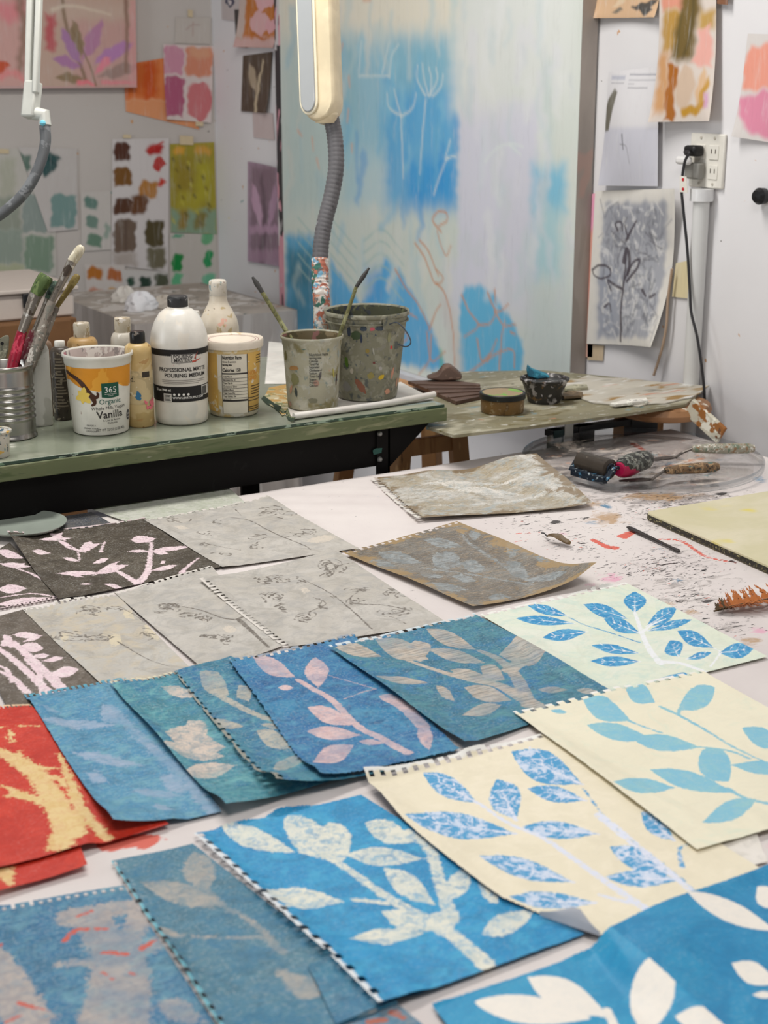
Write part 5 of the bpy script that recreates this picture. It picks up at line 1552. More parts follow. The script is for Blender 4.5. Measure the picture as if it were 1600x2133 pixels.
B, c, r = bottle('paint_bottle', 'dark brown labelled paint bottle just left of the orange tub', 134, 877, 21,
                 [(20, None), (21, 850), (21, 760), (21, 732), (17, 724), (11, 721)], M_DKB, [(10, 724), (11, 722), (11, 712), (10, 710)], M_WHITEP)
W = Wrap(c, lambda z: radius(c, 21, 0.04))
mb = MB()
for k in range(16):
    W.patch(mb, -0.013 + 0.002 * (k % 3), 0.009 - 0.003 * (k % 4), 0.026 + 0.0058 * k, 0.0285 + 0.0058 * k, 0.0006, 8, 1)
obj('small_print', mb, plain('tan_small_print', (140, 130, 112), 0.5), B)

M_OCB = splat('ochre_shoulder', (172, 138, 88), [(196, 164, 116), (130, 100, 60)], 40, 0.6, 0.4)
M_CAPW = splat('dirty_white_cap', (204, 192, 170), [(168, 150, 118), (224, 216, 204), (130, 112, 84)], 60, 0.58, 0.45)
B, c, r = bottle('paint_bottle', 'ochre stained bottle with dirty cream cap showing above the orange tub', 180, 862, 31,
                 [(31, None), (32, 800), (32, 725), (31, 712), (26, 704), (17, 701)], M_OCB, [(16.5, 703), (17, 701), (17, 676), (15.5, 672)], M_CAPW)
B, c, r = bottle('paint_bottle', 'white labelled bottle with a speckled cap behind the tan flip-cap bottle', 264, 858, 26,
                 [(25.5, None), (26, 780), (26, 715), (25, 702), (21, 694), (17, 691)], splat('pale_label', (196, 188, 174), [(90, 84, 80), (216, 210, 200)], 50, 0.62, 0.45), [(16.5, 692), (17, 690), (17, 666), (16, 662)], M_CAPW)
W = Wrap(c, lambda z: radius(c, 26, 0.1))

# lidded tub
M_LIDT = splat('tub_cream', (228, 216, 190), [((212, 186, 130), 0.55, 14), ((230, 224, 210), 0.5, 20)], 30, 0.6, 0.4, bump=0.04)
c, rb = base(488, 871, 50)
h = rise(c, 704)
rt = radius(c, 62, h)
T = thing('yogurt_tub', c, 'lidded yellow and white yogurt tub turned to its nutrition panel', 'tub')
rf = lambda z: rb + (rt - rb) * min(1, max(0, z / h))
cyl('body', c, [(rb * 0.93, 0), (rb, 0.003)] + [(rf(h * q), h * q) for q in (0.2, 0.4, 0.6, 0.8, 0.86)] + [(rt * 0.985, h * 0.87), (rt * 0.995, h * 0.95)], M_LIDT, T, auto=50)
cyl('lid', c, [(rt * 0.96, h * 0.90), (rt * 1.05, h * 0.905), (rt * 1.055, h * 0.985), (rt * 1.03, h * 1.005), (rt * 0.97, h * 1.0), (rt * 0.93, h * 0.985), (rt * 0.3, h * 0.985), (0.0005, h * 0.985)], splat('lid_cream', (230, 218, 200), [((210, 150, 130), 0.68, 40), ((206, 186, 150), 0.62, 24)], 30, 0.6, 0.4), T, closed=(True, False), auto=40)
mb = MB()
for rr_ in (0.78, 0.88):
    mb.lathe(c, [(rt * rr_, h * 0.9865), (rt * (rr_ + 0.022), h * 0.9865)], 48, False, False)
obj('lid_ring', mb, plain('lid_ring_plum', (140, 84, 90), 0.5), T, label='plum rings printed on the lid')
W = Wrap(c, rf)
zl = lambda zy: (height_for(c - np.array([c[0], c[1], 0]) / np.linalg.norm(c[:2]) * rb * 1.1, 500 + zy / 2.58) - c[2])
lx3 = lambda zx: rf(0.07) * math.asin(max(-0.97, min(0.97, (zx - 1270) / 2.58 * depth(c) / F_PX / rf(0.07))))
mb = MB()
W.patch(mb, lx3(1130), lx3(1190), zl(930), zl(610), 0.0003, 10, 2)
W.patch(mb, lx3(1330), lx3(1422), zl(930), zl(610), 0.0003, 14, 2)
obj('yellow_panel', mb, splat('yellow_print', (220, 178, 96), [((232, 206, 150), 0.6, 30), ((226, 214, 190), 0.62, 40)], 30, 0.6, 0.45), T)
mb = MB()
W.patch(mb, lx3(1212), lx3(1345), zl(935), zl(614), 0.0006, 14, 2)
obj('nutrition_panel', mb, plain('panel_white', (226, 218, 200), 0.5), T)
mb = MB()
W.text(mb, 'Nutrition Facts', lx3(1217), zl(640), 0.0092, 0.0003, 'LEFT', 0.62, 0.0011)
W.text(mb, 'About 5 servings', lx3(1217), zl(658), 0.0046, 0.0001, 'LEFT', 0.8, 0.0011)
W.text(mb, 'Serving size', lx3(1217), zl(674), 0.0046, 0.0002, 'LEFT', 0.8, 0.0011)
W.text(mb, 'Calories 150', lx3(1217), zl(706), 0.0085, 0.0003, 'LEFT', 0.75, 0.0011)
for k, s_ in enumerate(('Total Fat 6g', 'Saturated Fat 3g', 'Trans Fat 0g', 'Cholesterol 20mg', 'Sodium 85mg', 'Total Carb 20g', 'Total Sugars 19g', 'Protein 6g')):
    W.text(mb, s_, lx3(1218), zl(738 + 18 * k), 0.0046, 0.0001, 'LEFT', 0.75, 0.0011)
    W.patch(mb, lx3(1216), lx3(1342), zl(744 + 18 * k), zl(742 + 18 * k), 0.001, 8, 1)
W.patch(mb, lx3(1214), lx3(1344), zl(722), zl(714), 0.001, 8, 1)
W.patch(mb, lx3(1214), lx3(1344), zl(868), zl(860), 0.001, 8, 1)
for x0_, x1_ in ((1212, 1214), (1343, 1346)):
    W.patch(mb, lx3(x0_), lx3(x1_ + 1), zl(935), zl(614), 0.001, 2, 1)
for k, zy in enumerate((632, 646, 660, 674, 796, 810, 824, 838, 858, 874, 908, 920, 932)):
    W.patch(mb, lx3(1390 if k < 4 else 1362 if k < 8 else 1348), lx3(1420), zl(zy), zl(zy - 4), 0.0008, 5, 1)
obj('lettering', mb, M_DKTXT, T)
mb = MB()
W.text(mb, 'NON', lx3(1348), zl(732), 0.0115, 0.0004, 'LEFT', 0.8, 0.0009)
W.text(mb, 'GMO', lx3(1348), zl(760), 0.0115, 0.0004, 'LEFT', 0.8, 0.0009)
obj('lettering', mb, plain('orange_lettering', (214, 150, 70), 0.5), T)

# bottles behind the lidded tub
M_CREAMB = splat('cream_blotched', (226, 214, 194), [((190, 170, 130), 0.6, 30), ((226, 180, 160), 0.62, 24), ((120, 100, 80), 0.7, 60), ((214, 180, 90), 0.7, 40)], 30, 0.6, 0.4)
B, c, r = bottle('squeeze_bottle', 'cream squeeze bottle with square-shouldered neck standing behind the lidded tub', 461, 838, 40,
                 [(40, None), (42, 780), (42, 700), (41.5, 680), (38, 664), (29, 646), (21, 632), (18.5, 624), (18, 612)], M_CREAMB,
                 [(18, 616), (18.5, 614), (18.5, 590), (18, 586), (16, 583)], splat('cap_scuffed', (222, 214, 200), [(110, 70, 60), (110, 150, 160), (190, 180, 160)], 60, 0.6, 0.45))
B, c, r = bottle('paint_bottle', 'slim bottle with a clean white cap just behind the pouring medium', 392, 850, 16,
                 [(17, None), (18, 780), (18, 690), (16, 668), (10, 655), (8, 650)], M_WHITEP, [(8, 652), (9, 650), (9, 624), (8, 620)], M_WHITEP)
B, c, r = bottle('paint_bottle', 'bottle with low white cap and black neck between medium and squeeze bottle', 412, 846, 16,
                 [(16, None), (17, 780), (17, 700), (15, 685), (9, 676), (8.5, 668)], splat('dark_neck', (60, 58, 56), [(120, 116, 110)], 40, 0.6, 0.4), [(9, 668), (11, 666), (11, 652), (10, 648)], M_WHITEP)


# ---- paper under the buckets
def flat_sheet(name, label, corners, z, m, cat='paper', thick=0.0006, group=None):
    P = [at(px, py, z) for px, py in corners]
    return obj(name, MB().prism(P, (0, 0, thick)), m, label=label, cat=cat, group=group, shade=False)


M_SHW = splat('newsprint', (226, 222, 214), [((216, 210, 202), 0.55, 10)], 10, 0.6, 0.6, bump=0.05)
M_STAIN = splat('ochre_stained_paper', (190, 176, 138), [(150, 132, 76), (206, 198, 170), (120, 124, 84), (176, 140, 80)], 30, 0.54, 0.6)
us = thing('drop_sheet', at(740, 850, BZ), 'white paper with rolled front edge and torn green side, under the two buckets', 'paper')
front = [at(px, py, BZ + 0.001) for px, py in ((612, 874), (700, 862), (800, 848), (905, 832))]
body = [front[0], front[1], front[2], front[3], at(835, 796, BZ + 0.001), at(720, 824, BZ + 0.001), at(600, 824, BZ + 0.001), at(552, 828, BZ + 0.001), at(575, 845, BZ + 0.001), at(590, 862, BZ + 0.001)]
obj('sheet', MB().prism(body, (0, 0, 0.0006)), M_SHW, us, shade=False)
rollp = [p + np.array([0, 0, 0.0062]) for p in front]
rollp[-1] = rollp[-1] + np.array([0, 0, 0.004])
obj('rolled_edge', MB().tube(smooth(rollp, 20), 0.0062, 14), M_SHW, us)
mb = MB()
st = [at(px, py, BZ + 0.0018) for px, py in ((548, 832), (560, 808), (620, 796), (600, 850), (604, 872), (596, 862), (588, 866), (578, 852), (566, 846))]
obj('stained_corner', MB().prism(st, (0, 0, 0.0004)), M_STAIN, us, shade=False, label='ochre stained corner')
mb = MB()
te = [(544, 830), (556, 842), (566, 846), (578, 856), (588, 864), (594, 862), (600, 874), (610, 880)]
zz_ = [0.002, 0.005, 0.002, 0.006, 0.003, 0.007, 0.003, 0.006]
vs, fs = [], []
for (px, py), q in zip(te, zz_):
    vs += [at(px, py, BZ + 0.0012), at(px + 6, py - 4, BZ + 0.0022) + np.array([0, 0, q])]
fs = [(2 * k, 2 * k + 2, 2 * k + 3, 2 * k + 1) for k in range(len(te) - 1)]
obj('torn_edge', mb.add(vs, fs), splat('torn_green', (46, 62, 48), [(120, 124, 92)], 60, 0.58, 0.6), us, shade=False, label='dark green curled torn edge')
flat_sheet('paper_sheet', 'plain white paper lying on the bench behind the lidded tub', [(552, 800), (602, 800), (622, 718), (560, 712)], BZ + 0.0005, M_SHW)

# ---- buckets


def daubs(T_, c_, rfun, mid, items, seed):
    """single blots of paint: crop of the photo (570,620, scale 5.714)"""
    W_ = Wrap(c_, rfun)
    rs = np.random.RandomState(seed)
    for (qx, qy, wx, wz, tl, cc) in items:
        px, py = 570 + qx / 5.714, 620 + qy / 5.714
        k_ = depth(c_) / F_PX
        z_ = height_for(c_ - np.array([c_[0], c_[1], 0]) / np.linalg.norm(c_[:2]) * rfun(0.06), py) - c_[2]
        R_ = rfun(z_)
        x_ = R_ * math.asin(max(-0.97, min(0.97, (px - mid) * k_ / R_)))
        pts = []
        for q in np.linspace(0, 2 * math.pi, 19)[:-1]:
            rr_ = 0.8 + 0.35 * rs.rand()
            a_, b_ = wx * k_ / 5.714 * rr_ * math.cos(q), wz * k_ / 5.714 * rr_ * math.sin(q)
            pts.append((x_ + a_ * math.cos(tl) - b_ * math.sin(tl), z_ + a_ * math.sin(tl) + b_ * math.cos(tl)))
        mb_ = MB()
        W_.poly(mb_, pts, 0.0007)
        nm_ = 'daub_%d_%d_%d' % cc
        obj('paint_daub', mb_, bpy.data.materials.get(nm_) or plain(nm_, cc, 0.45), T_)


M_GBK = splat('grey_green_bucket', (176, 172, 150), [((188, 186, 170), 0.5, 40), ((136, 128, 90), 0.56, 26), ((172, 172, 160), 0.56, 90), ((110, 132, 132), 0.62, 60), ((190, 140, 110), 0.68, 70), ((84, 80, 76), 0.70, 90), ((186, 168, 80), 0.72, 60)], 24, 0.6, 0.5, soft=0.12)
M_GIN = splat('muddy_inside', (104, 92, 66), [(130, 116, 88), (84, 76, 54), (136, 96, 90)], 30, 0.56, 0.45)
T, c, rb, rt, h, rf = tub('paint_pot', 'smaller grey-green plastic pot with one brush, paint-caked, on the white paper', 652, 860, 52, 66, 696, M_GBK, inner=M_GIN, lift=0.002)
cyl('water', c, [(0.0005, h * 0.72), (rf(h * 0.72) - 0.003, h * 0.72)], plain('muddy_water', (98, 88, 62), 0.15, 0.5), T, closed=(False, False))
W = Wrap(c, rf)
mb = MB()
for k in range(11):
    zt2 = h * (0.77 - 0.042 * k)
    W.text(mb, ('Nutrition Facts', 'serving size', 'Calories', 'Total Fat', 'Saturated', 'Cholesterol', 'Sodium', 'Total Carb', 'Sugars', 'Protein', 'Calcium')[k], -0.006, zt2, 0.0062 if k else 0.0075, 0.0001, 'LEFT', 0.8)
obj('lettering', mb, plain('faded_lettering', (74, 76, 72), 0.6), T)
potc = c
daubs(T, c, rf, 650, [(735, 1010, 12, 70, -0.15, (74, 44, 44)), (205, 1120, 22, 55, -0.3, (196, 150, 124)), (265, 1140, 20, 55, 0.1, (70, 76, 74)), (240, 850, 70, 26, 0.1, (170, 128, 80)), (250, 980, 60, 70, 0, (132, 130, 92)), (545, 930, 16, 50, -0.2, (100, 96, 94)), (700, 920, 14, 60, 0.1, (178, 168, 90)), (500, 1020, 34, 40, 0, (178, 142, 124)), (150, 720, 34, 60, 0, (110, 104, 60)), (365, 600, 26, 22, 0, (92, 124, 116)), (560, 560, 30, 16, 0, (110, 146, 146)), (760, 700, 22, 50, 0, (160, 168, 160)), (190, 1300, 40, 26, -0.5, (176, 140, 126)), (460, 1230, 60, 30, 0, (124, 122, 100))], 4)
M_BUK = splat('dark_bucket', (134, 132, 112), [((150, 148, 130), 0.5, 36), ((92, 96, 92), 0.58, 50), ((138, 136, 124), 0.58, 90), ((60, 76, 92), 0.66, 80), ((156, 104, 84), 0.70, 60), ((200, 80, 84), 0.77, 60), ((206, 180, 60), 0.77, 50), ((180, 178, 168), 0.66, 110), ((84, 110, 54), 0.74, 50)], 24, 0.6, 0.5, soft=0.08)
M_BIN = splat('bucket_inside', (70, 72, 52), [(50, 54, 58), (96, 98, 70), (40, 44, 40)], 30, 0.55, 0.5)
T, c, rb, rt, h, rf = tub('bucket', 'big dark speckled bucket with a bent wire handle and a leaning brush', 765, 840, 62, 89, 644, M_BUK, inner=M_BIN, lift=0.002)
cyl('rib', c, [(rt * 0.955, h * 0.88), (rt * 0.985, h * 0.883), (rt * 0.985, h * 0.893), (rt * 0.955, h * 0.896)], M_BUK, T, 64, (False, False))
W = Wrap(c, lambda z: rt * 0.96)
daubs(T, c, lambda z: rf(z) if z < h * 0.87 else rt * 0.96, 760, [(1145, 362, 30, 24, 0.2, (200, 96, 106)), (1365, 605, 16, 20, 0, (206, 72, 66)), (1250, 955, 40, 26, 0.5, (212, 178, 48)), (850, 780, 26, 70, 0.1, (84, 116, 42)), (910, 880, 24, 34, 0, (188, 180, 164)), (1320, 1140, 40, 36, 0, (204, 152, 124)), (1010, 1060, 40, 100, 0.6, (140, 92, 72)), (1090, 630, 22, 26, 0, (146, 128, 66)), (1340, 480, 22, 60, -0.1, (150, 148, 112)), (1380, 920, 22, 70, -0.3, (196, 144, 122)), (1130, 930, 40, 40, 0, (150, 138, 80)), (1240, 850, 26, 24, 0, (176, 172, 166)), (1165, 775, 16, 16, 0, (120, 66, 60)), (960, 440, 60, 60, 0, (66, 82, 56)), (880, 400, 26, 60, 0, (58, 66, 80)), (1050, 360, 40, 34, 0.2, (58, 70, 82)), (1230, 360, 50, 30, -0.2, (70, 80, 92)), (1020, 480, 14, 50, 0, (46, 56, 76)), (1160, 640, 8, 50, 0.2, (176, 174, 164)), (850, 1080, 60, 60, 0, (138, 136, 130)), (1430, 1060, 24, 60, -0.2, (190, 146, 120))], 9)
xh = rt * 0.42
mb = MB()
W.patch(mb, rt * 0.36, rt * 0.66, h * 0.84, h * 0.955, 0.004, 8, 1)
obj('handle_lug', mb, M_BUK, T)
e0 = np.array(W.pt(rt * 0.5, h * 0.90, 0.006))
px_e = [(828, 672), (846, 690), (856, 712), (846, 722), (828, 716)]
hand = [e0] + [atd(px, py, depth(e0) - 0.01) for px, py in px_e]
obj('wire_handle', MB().tube(smooth(hand, 24), 0.0013, 6), plain('wire_grey', (70, 76, 84), 0.4, metal=0.5), T)
buc, bur, buh = c, rt, h


def stick_brush(foot, mid, tip, label, wid, mats):
    b_ = thing('paint_brush', foot, label, 'paintbrush')
    obj('handle', MB().tube([foot, foot * 0.5 + mid * 0.5, mid], [wid * 0.8, wid, wid * 0.9], 10), mats[0], b_)
    obj('handle_end', MB().tube([mid, mid * 0.4 + tip * 0.6, tip], [wid * 0.9, wid * 1.15, wid * 0.5], 10), mats[1], b_)
    return b_


M_OLS = splat('olive_stick', (116, 114, 72), [(150, 150, 110), (84, 84, 56)], 60, 0.56, 0.5)
M_DKS = splat('dark_tip', (60, 58, 56), [(110, 106, 90)], 60, 0.6, 0.5)
dp = depth(potc)
stick_brush(atd(682, 828, dp), atd(547, 610, dp), atd(526, 577, dp), 'olive brush leaning left out of the smaller grey-green pot', 0.0046, (M_OLS, M_DKS))
f0 = atd(672, 800, dp - 0.02)
stick_brush(f0, atd(742, 598, dp - 0.035), atd(769, 558, dp - 0.035), 'thin brush with dark tip leaning right out of the pot, before the big bucket', 0.0038, (M_OLS, M_DKS))

# ---- lamps clamped to the bench
M_CREAML = splat('cream_enamel', (232, 216, 182), [((222, 204, 170), 0.55, 8), ((150, 100, 80), 0.76, 60)], 20, 0.7, 0.35, 0.4, bump=0.0)
M_COVER_L = plain('lamp_cover_white', (168, 171, 172), 0.15, 0.5, var=0.03)
LD = 2.98
lb = at(690, 770, BZ)
lampb = np.array([atd(674, 700, LD)[0], atd(674, 700, LD)[1], BZ])
lamp = thing('desk_lamp', lampb, 'cream fluorescent lamp head on a grey corrugated stem before the blue painting', 'lamp')
up_ = atd(668, -60, LD) - atd(678, 215, LD)
up_ = up_ / np.linalg.norm(up_)
nrm_ = np.array([-sF * 0.92 - cF * 0.38, -cF * 0.92 + sF * 0.38, 0])
nrm_ = nrm_ - up_ * (nrm_ @ up_)
nrm_ /= np.linalg.norm(nrm_)
side_ = np.cross(nrm_, up_)
side_ = side_ if side_ @ np.array([cF, -sF, 0]) > 0 else -side_
P0 = atd(672, 212, LD)


def stadium(o, w, l, r, n=14, wt=None):
    wt = wt or w
    pts = []
    for k in range(n + 1):
        a_ = math.pi + math.pi * k / n
        pts.append(o + side_ * (w * math.cos(a_)) + up_ * (r * math.sin(a_)))
    pts += [o + side_ * wt + up_ * l, o - side_ * wt + up_ * l]
    return pts


hw_ = 38 * LD / F_PX
outl = stadium(P0, hw_, 0.46, 0.042)
mb = MB()
nO = len(outl)
layers = [(0.93, -0.024), (1.0, -0.018), (1.0, 0.014), (0.95, 0.021), (0.86, 0.024)]
vs, fs = [], []
cen = P0 + up_ * 0.1
for s_, d_ in layers:
    for p in outl:
        q = p - P0
        x_ = q @ side_
        y_ = q @ up_
        vs.append(P0 + side_ * x_ * s_ + up_ * (y_ * (s_ if y_ < 0 else 1)) + nrm_ * d_)
for j in range(len(layers) - 1):
    for k in range(nO):
        fs.append((j * nO + k, j * nO + (k + 1) % nO, (j + 1) * nO + (k + 1) % nO, (j + 1) * nO + k))
fs.append(tuple(range(nO - 1, -1, -1)))
fs.append(tuple((len(layers) - 1) * nO + k for k in range(nO)))
obj('head', mb.add(vs, fs), M_CREAML, lamp, auto=40)
co = P0 - side_ * hw_ * 0.46 + nrm_ * 0.0235
obj('bezel', MB().prism([p for p in stadium(co, hw_ * 0.56, 0.45, 0.03)], nrm_ * 0.006), plain('bezel_cream', (236, 226, 200), 0.35), lamp, bevel=0.002)
obj('light_cover', MB().prism([p for p in stadium(co + nrm_ * 0.0055, hw_ * 0.44, 0.45, 0.025)], nrm_ * 0.004), M_COVER_L, lamp, bevel=0.0025, label='white translucent lamp cover')
obj('knuckle', MB().lathe(atd(678, 238, LD), [(0.0005, -0.018), (0.02, -0.016), (0.026, 0), (0.02, 0.016), (0.0005, 0.018)], 24, False, False), M_CREAML, lamp)
stem_px = [(690, 245), (698, 290), (700, 350), (690, 410), (676, 465), (668, 520), (667, 580), (670, 640)]
SPn = [atd(px, py, LD + 0.01) for px, py in stem_px]
lampb2 = SPn[-1].copy()
lampb2[2] = BZ + 0.03
SP = smooth(SPn + [lampb2], 150)
M_STEM = splat('grey_conduit', (104, 102, 104), [((84, 82, 84), 0.55, 20), ((170, 172, 176), 0.72, 60)], 30, 0.7, 0.45, bump=0.05)
M_STEMP = splat('paint_caked_conduit', (216, 206, 196), [(110, 106, 104), (120, 170, 196), (206, 150, 124), (60, 110, 96), (232, 228, 222), (180, 110, 90)], 44, 0.54, 0.5)
cut = next(i for i, p in enumerate(SP) if p[2] < SPn[5][2] - 0.015)
rad = [0.0155 + 0.0009 * (i % 3 == 0) for i in range(len(SP))]
obj('stem', MB().tube(SP[:cut + 1], rad[:cut + 1], 18), M_STEM, lamp, auto=80)
obj('stem_painted', MB().tube(SP[cut:], [q + 0.0012 for q in rad[cut:]], 18), M_STEMP, lamp, label='lower stem caked with white and coloured paint')
cyl('clamp_base', np.array([lampb2[0], lampb2[1], BZ + 0.0004]), [(0.03, 0), (0.03, 0.012), (0.026, 0.02), (0.02, 0.034), (0.018, 0.04)], M_STEM, lamp, 32)

LD2 = 2.9
M_GREYW = plain('pale_grey_enamel', (198, 198, 190), 0.4)
sub = [atd(93, 258, LD2), atd(94, 300, LD2), atd(80, 350, LD2), atd(52, 400, LD2), atd(10, 440, LD2), atd(-60, 490, LD2), atd(-130, 580, LD2)]
gb = sub[-1].copy()
gb[2] = BZ + 0.03
arm = thing('desk_lamp', (gb[0], gb[1], BZ), 'pale double-tube lamp arm on a bent grey gooseneck at the left', 'lamp')
obj('gooseneck', MB().tube(smooth(sub + [gb], 90), 0.0105, 14), splat('gooseneck_grey', (96, 98, 100), [((120, 122, 124), 0.55, 30)], 30, 0.6, 0.45), arm)
cyl('clamp_base', np.array([gb[0], gb[1], BZ + 0.0004]), [(0.04, 0), (0.04, 0.012), (0.02, 0.02), (0.015, 0.036)], M_GREYW, arm, 28)
t0, t1 = atd(60, 240, LD2), atd(66, -120, LD2)
obj('arm_tube', MB().bar(atd(58, 215, LD2), atd(66, -120, LD2), 0.0125, 0.016), M_GREYW, arm, bevel=0.003)
obj('arm_tube', MB().bar(atd(74, 195, LD2 - 0.01), atd(86, -120, LD2 - 0.01), 0.0115, 0.016), M_GREYW, arm, bevel=0.003)
obj('arm_back', MB().bar(atd(66, 205, LD2 + 0.012), atd(76, -120, LD2 + 0.012), 0.022, 0.006), plain('arm_back_grey', (140, 140, 132), 0.5), arm, bevel=0.002)  # bar behind the tubes, a darker grey than theirs
obj('joint', MB().bar(atd(62, 246, LD2), atd(70, 170, LD2), 0.028, 0.026), M_GREYW, arm, bevel=0.004)
obj('joint_knuckle', MB().tube([atd(70, 236, LD2), atd(92, 240, LD2), atd(94, 262, LD2)], [0.013, 0.014, 0.012], 14), M_GREYW, arm)
obj('paint_daub', MB().lathe(atd(89, 256, LD2 - 0.013), [(0.0005, 0.006), (0.005, 0.003), (0.006, 0.0), (0.005, -0.003), (0.0005, -0.006)], 14, False, False), plain('sky_daub', (120, 200, 220), 0.4), arm, label='sky blue paint daub on the joint')
# ================================================================ plank, stools and what lies on them
M_PLANK = splat('paint_scraped_plank', (136, 130, 104), [((164, 158, 136), 0.53, 10), ((110, 100, 66), 0.57, 16), ((190, 186, 174), 0.62, 24), ((120, 140, 140), 0.64, 30), ((170, 120, 90), 0.69, 36), ((206, 204, 196), 0.62, 90), ((84, 78, 62), 0.64, 110), ((96, 120, 112), 0.66, 80)], 20, 0.6, 0.5, stretch=(0.45, 1, 1), soft=0.08)
pl = [at(px, py, PZ) for px, py in ((888, 888), (945, 906), (1120, 886), (1300, 862), (1428, 842), (1470, 806), (1300, 787), (1130, 771), (900, 775))]
plank = thing('plank', (pl[0] + pl[4]) / 2, 'paint-scraped plank bridging two wooden stools in front of the right wall', 'plank')
obj('board', MB().prism(pl, (0, 0, -0.006)), M_PLANK, plank, shade=False)
M_SKIN = splat('paint_skin', (196, 190, 176), [((150, 116, 60), 0.56, 22), ((120, 120, 110), 0.58, 30), ((214, 212, 206), 0.55, 40), ((196, 130, 100), 0.64, 26), ((180, 196, 80), 0.7, 22), ((90, 130, 150), 0.7, 30)], 30, 0.6, 0.55, stretch=(0.35, 1, 1), soft=0.1)
ps = [(1160, 806), (1235, 842), (1330, 846), (1400, 838), (1440, 830), (1478, 806), (1400, 799), (1300, 790), (1220, 784)]
rr = np.random.RandomState(11)
P = []
for i in range(len(ps)):
    a, b = ps[i], ps[(i + 1) % len(ps)]
    for k in range(4):
        t_ = k / 4
        P.append(at(a[0] * (1 - t_) + b[0] * t_ + rr.randn() * 2.5, a[1] * (1 - t_) + b[1] * t_ + rr.randn() * 1.2, PZ + 0.0008))
obj('paint_skin', MB().prism(P, (0, 0, 0.0022)), M_SKIN, label='big flaky sheet of dried multicoloured paint on the plank near the wall', cat='paint skin', shade=False)
for (pts, cc, lab) in (([(1165, 826), (1175, 832), (1212, 829), (1214, 822), (1190, 819)], (112, 94, 70), 'brown dried paint chip beside the black and white pot on the plank'),
                       ([(1270, 846), (1282, 848), (1350, 840), (1346, 834), (1300, 838)], (226, 222, 212), 'white dried paint chip on the near edge of the plank'),
                       ([(1172, 812), (1180, 815), (1225, 812), (1222, 806), (1195, 806)], (170, 166, 142), 'pale olive paint chip in the middle of the plank')):
    Q = [at(px, py, PZ + 0.0034) for px, py in pts]
    obj('paint_chip', MB().prism(Q, (0, 0, 0.006)), splat('chip_%d' % cc[0], cc, [tuple(int(v * 0.75) for v in cc), tuple(min(255, int(v * 1.15)) for v in cc)], 60, 0.56, 0.6), label=lab, cat='paint chip', group='dried paint chips on the plank', bevel=0.001)

# brown boards and lump behind the bench corner
M_BRN = splat('brown_matte', (98, 76, 64), [((80, 60, 50), 0.55, 20), ((116, 92, 78), 0.58, 30)], 20, 0.6, 0.6, stretch=(0.25, 1, 1))
bb = [at(px, py, PZ + 0.001) for px, py in ((850, 800), (950, 843), (1002, 832), (1000, 806), (930, 796))]
brd = thing('corrugated_board', bb[1], 'flat brown ridged board lying between bench corner and green lidded jar', 'board')
obj('board', MB().prism(bb, (0, 0, 0.007)), M_BRN, brd, shade=False)
for k in range(4):
    t_ = 0.15 + k * 0.22
    a_ = bb[1] * (1 - t_) + bb[0] * t_ + np.array([0, 0, 0.008])
    b_ = bb[2] * (1 - t_) + bb[3] * t_ + np.array([0, 0, 0.008])
    obj('ridge', MB().bar(a_, b_, 0.008, 0.004), M_BRN, brd, bevel=0.001)
lp = [(888, 803), (912, 795), (925, 778), (938, 777), (952, 788), (964, 799), (960, 806), (920, 809)]
dl = depth(at(925, 803, PZ))
Q = [atd(px, py, dl) for px, py in lp]
z_off = min(q[2] for q in Q) - (PZ + 0.009)
Q = [q - np.array([0, 0, z_off]) for q in Q]
obj('clay_lump', MB().prism(Q, np.array([sF, cF, 0]) * 0.04), M_BRN, label='brown angular lump sitting on the ridged brown board', cat='lump', bevel=0.004)


def pot(name, label, px, py, hb, ht, ytop, zp):
    P_ = at(px, py, zp)
    r_ = hb * depth(P_) / F_PX
    n_ = P_[:2] / np.linalg.norm(P_[:2])
    c_ = P_.copy()
    c_[:2] += n_ * r_
    c_[2] = zp + 0.0006
    rb_ = hb * depth(c_) / F_PX
    h_ = rise(c_, ytop)
    return thing(name, c_, label, 'pot'), c_, rb_, radius(c_, ht, h_), h_


T, c, rb, rt, h = pot('paint_jar', 'squat brown jar with a black-rimmed lime green lid on the plank', 1046, 867, 45, 47, 817, PZ)
cyl('body', c, [(rb * 0.96, 0), (rb, 0.003), (rb, h * 0.7), (rb * 0.97, h * 0.74)], splat('brown_jar', (128, 98, 58), [(92, 70, 44), (150, 130, 96), (170, 150, 120), (70, 58, 44)], 70, 0.58, 0.4, soft=0.12), T)
cyl('lid', c, [(rt * 0.99, h * 0.72), (rt * 1.03, h * 0.73), (rt * 1.03, h * 0.98), (rt * 0.98, h * 1.02), (rt * 0.93, h * 1.0), (0.0005, h * 1.0)], splat('black_lid_rim', (34, 36, 34), [(150, 170, 140), (80, 84, 80)], 60, 0.66, 0.4), T, closed=(True, False))
cyl('lid_paint', c, [(0.0005, h * 1.006), (rt * 0.9, h * 1.006)], splat('lime_paint', (132, 176, 74), [((152, 130, 96), 0.5, 14), ((110, 160, 60), 0.6, 30)], 30, 0.6, 0.45), T, closed=(False, False), label='lime green painted lid top')
T, c, rb, rt, h = pot('paint_pot', 'black and white spattered pot holding a teal sponge on the plank', 1133, 844, 34, 51, 786, PZ)
M_BWP = splat('black_white_spatter', (52, 50, 48), [((170, 166, 164), 0.56, 60), ((110, 84, 50), 0.6, 40), ((214, 206, 212), 0.62, 80)], 40, 0.6, 0.45, soft=0.09)
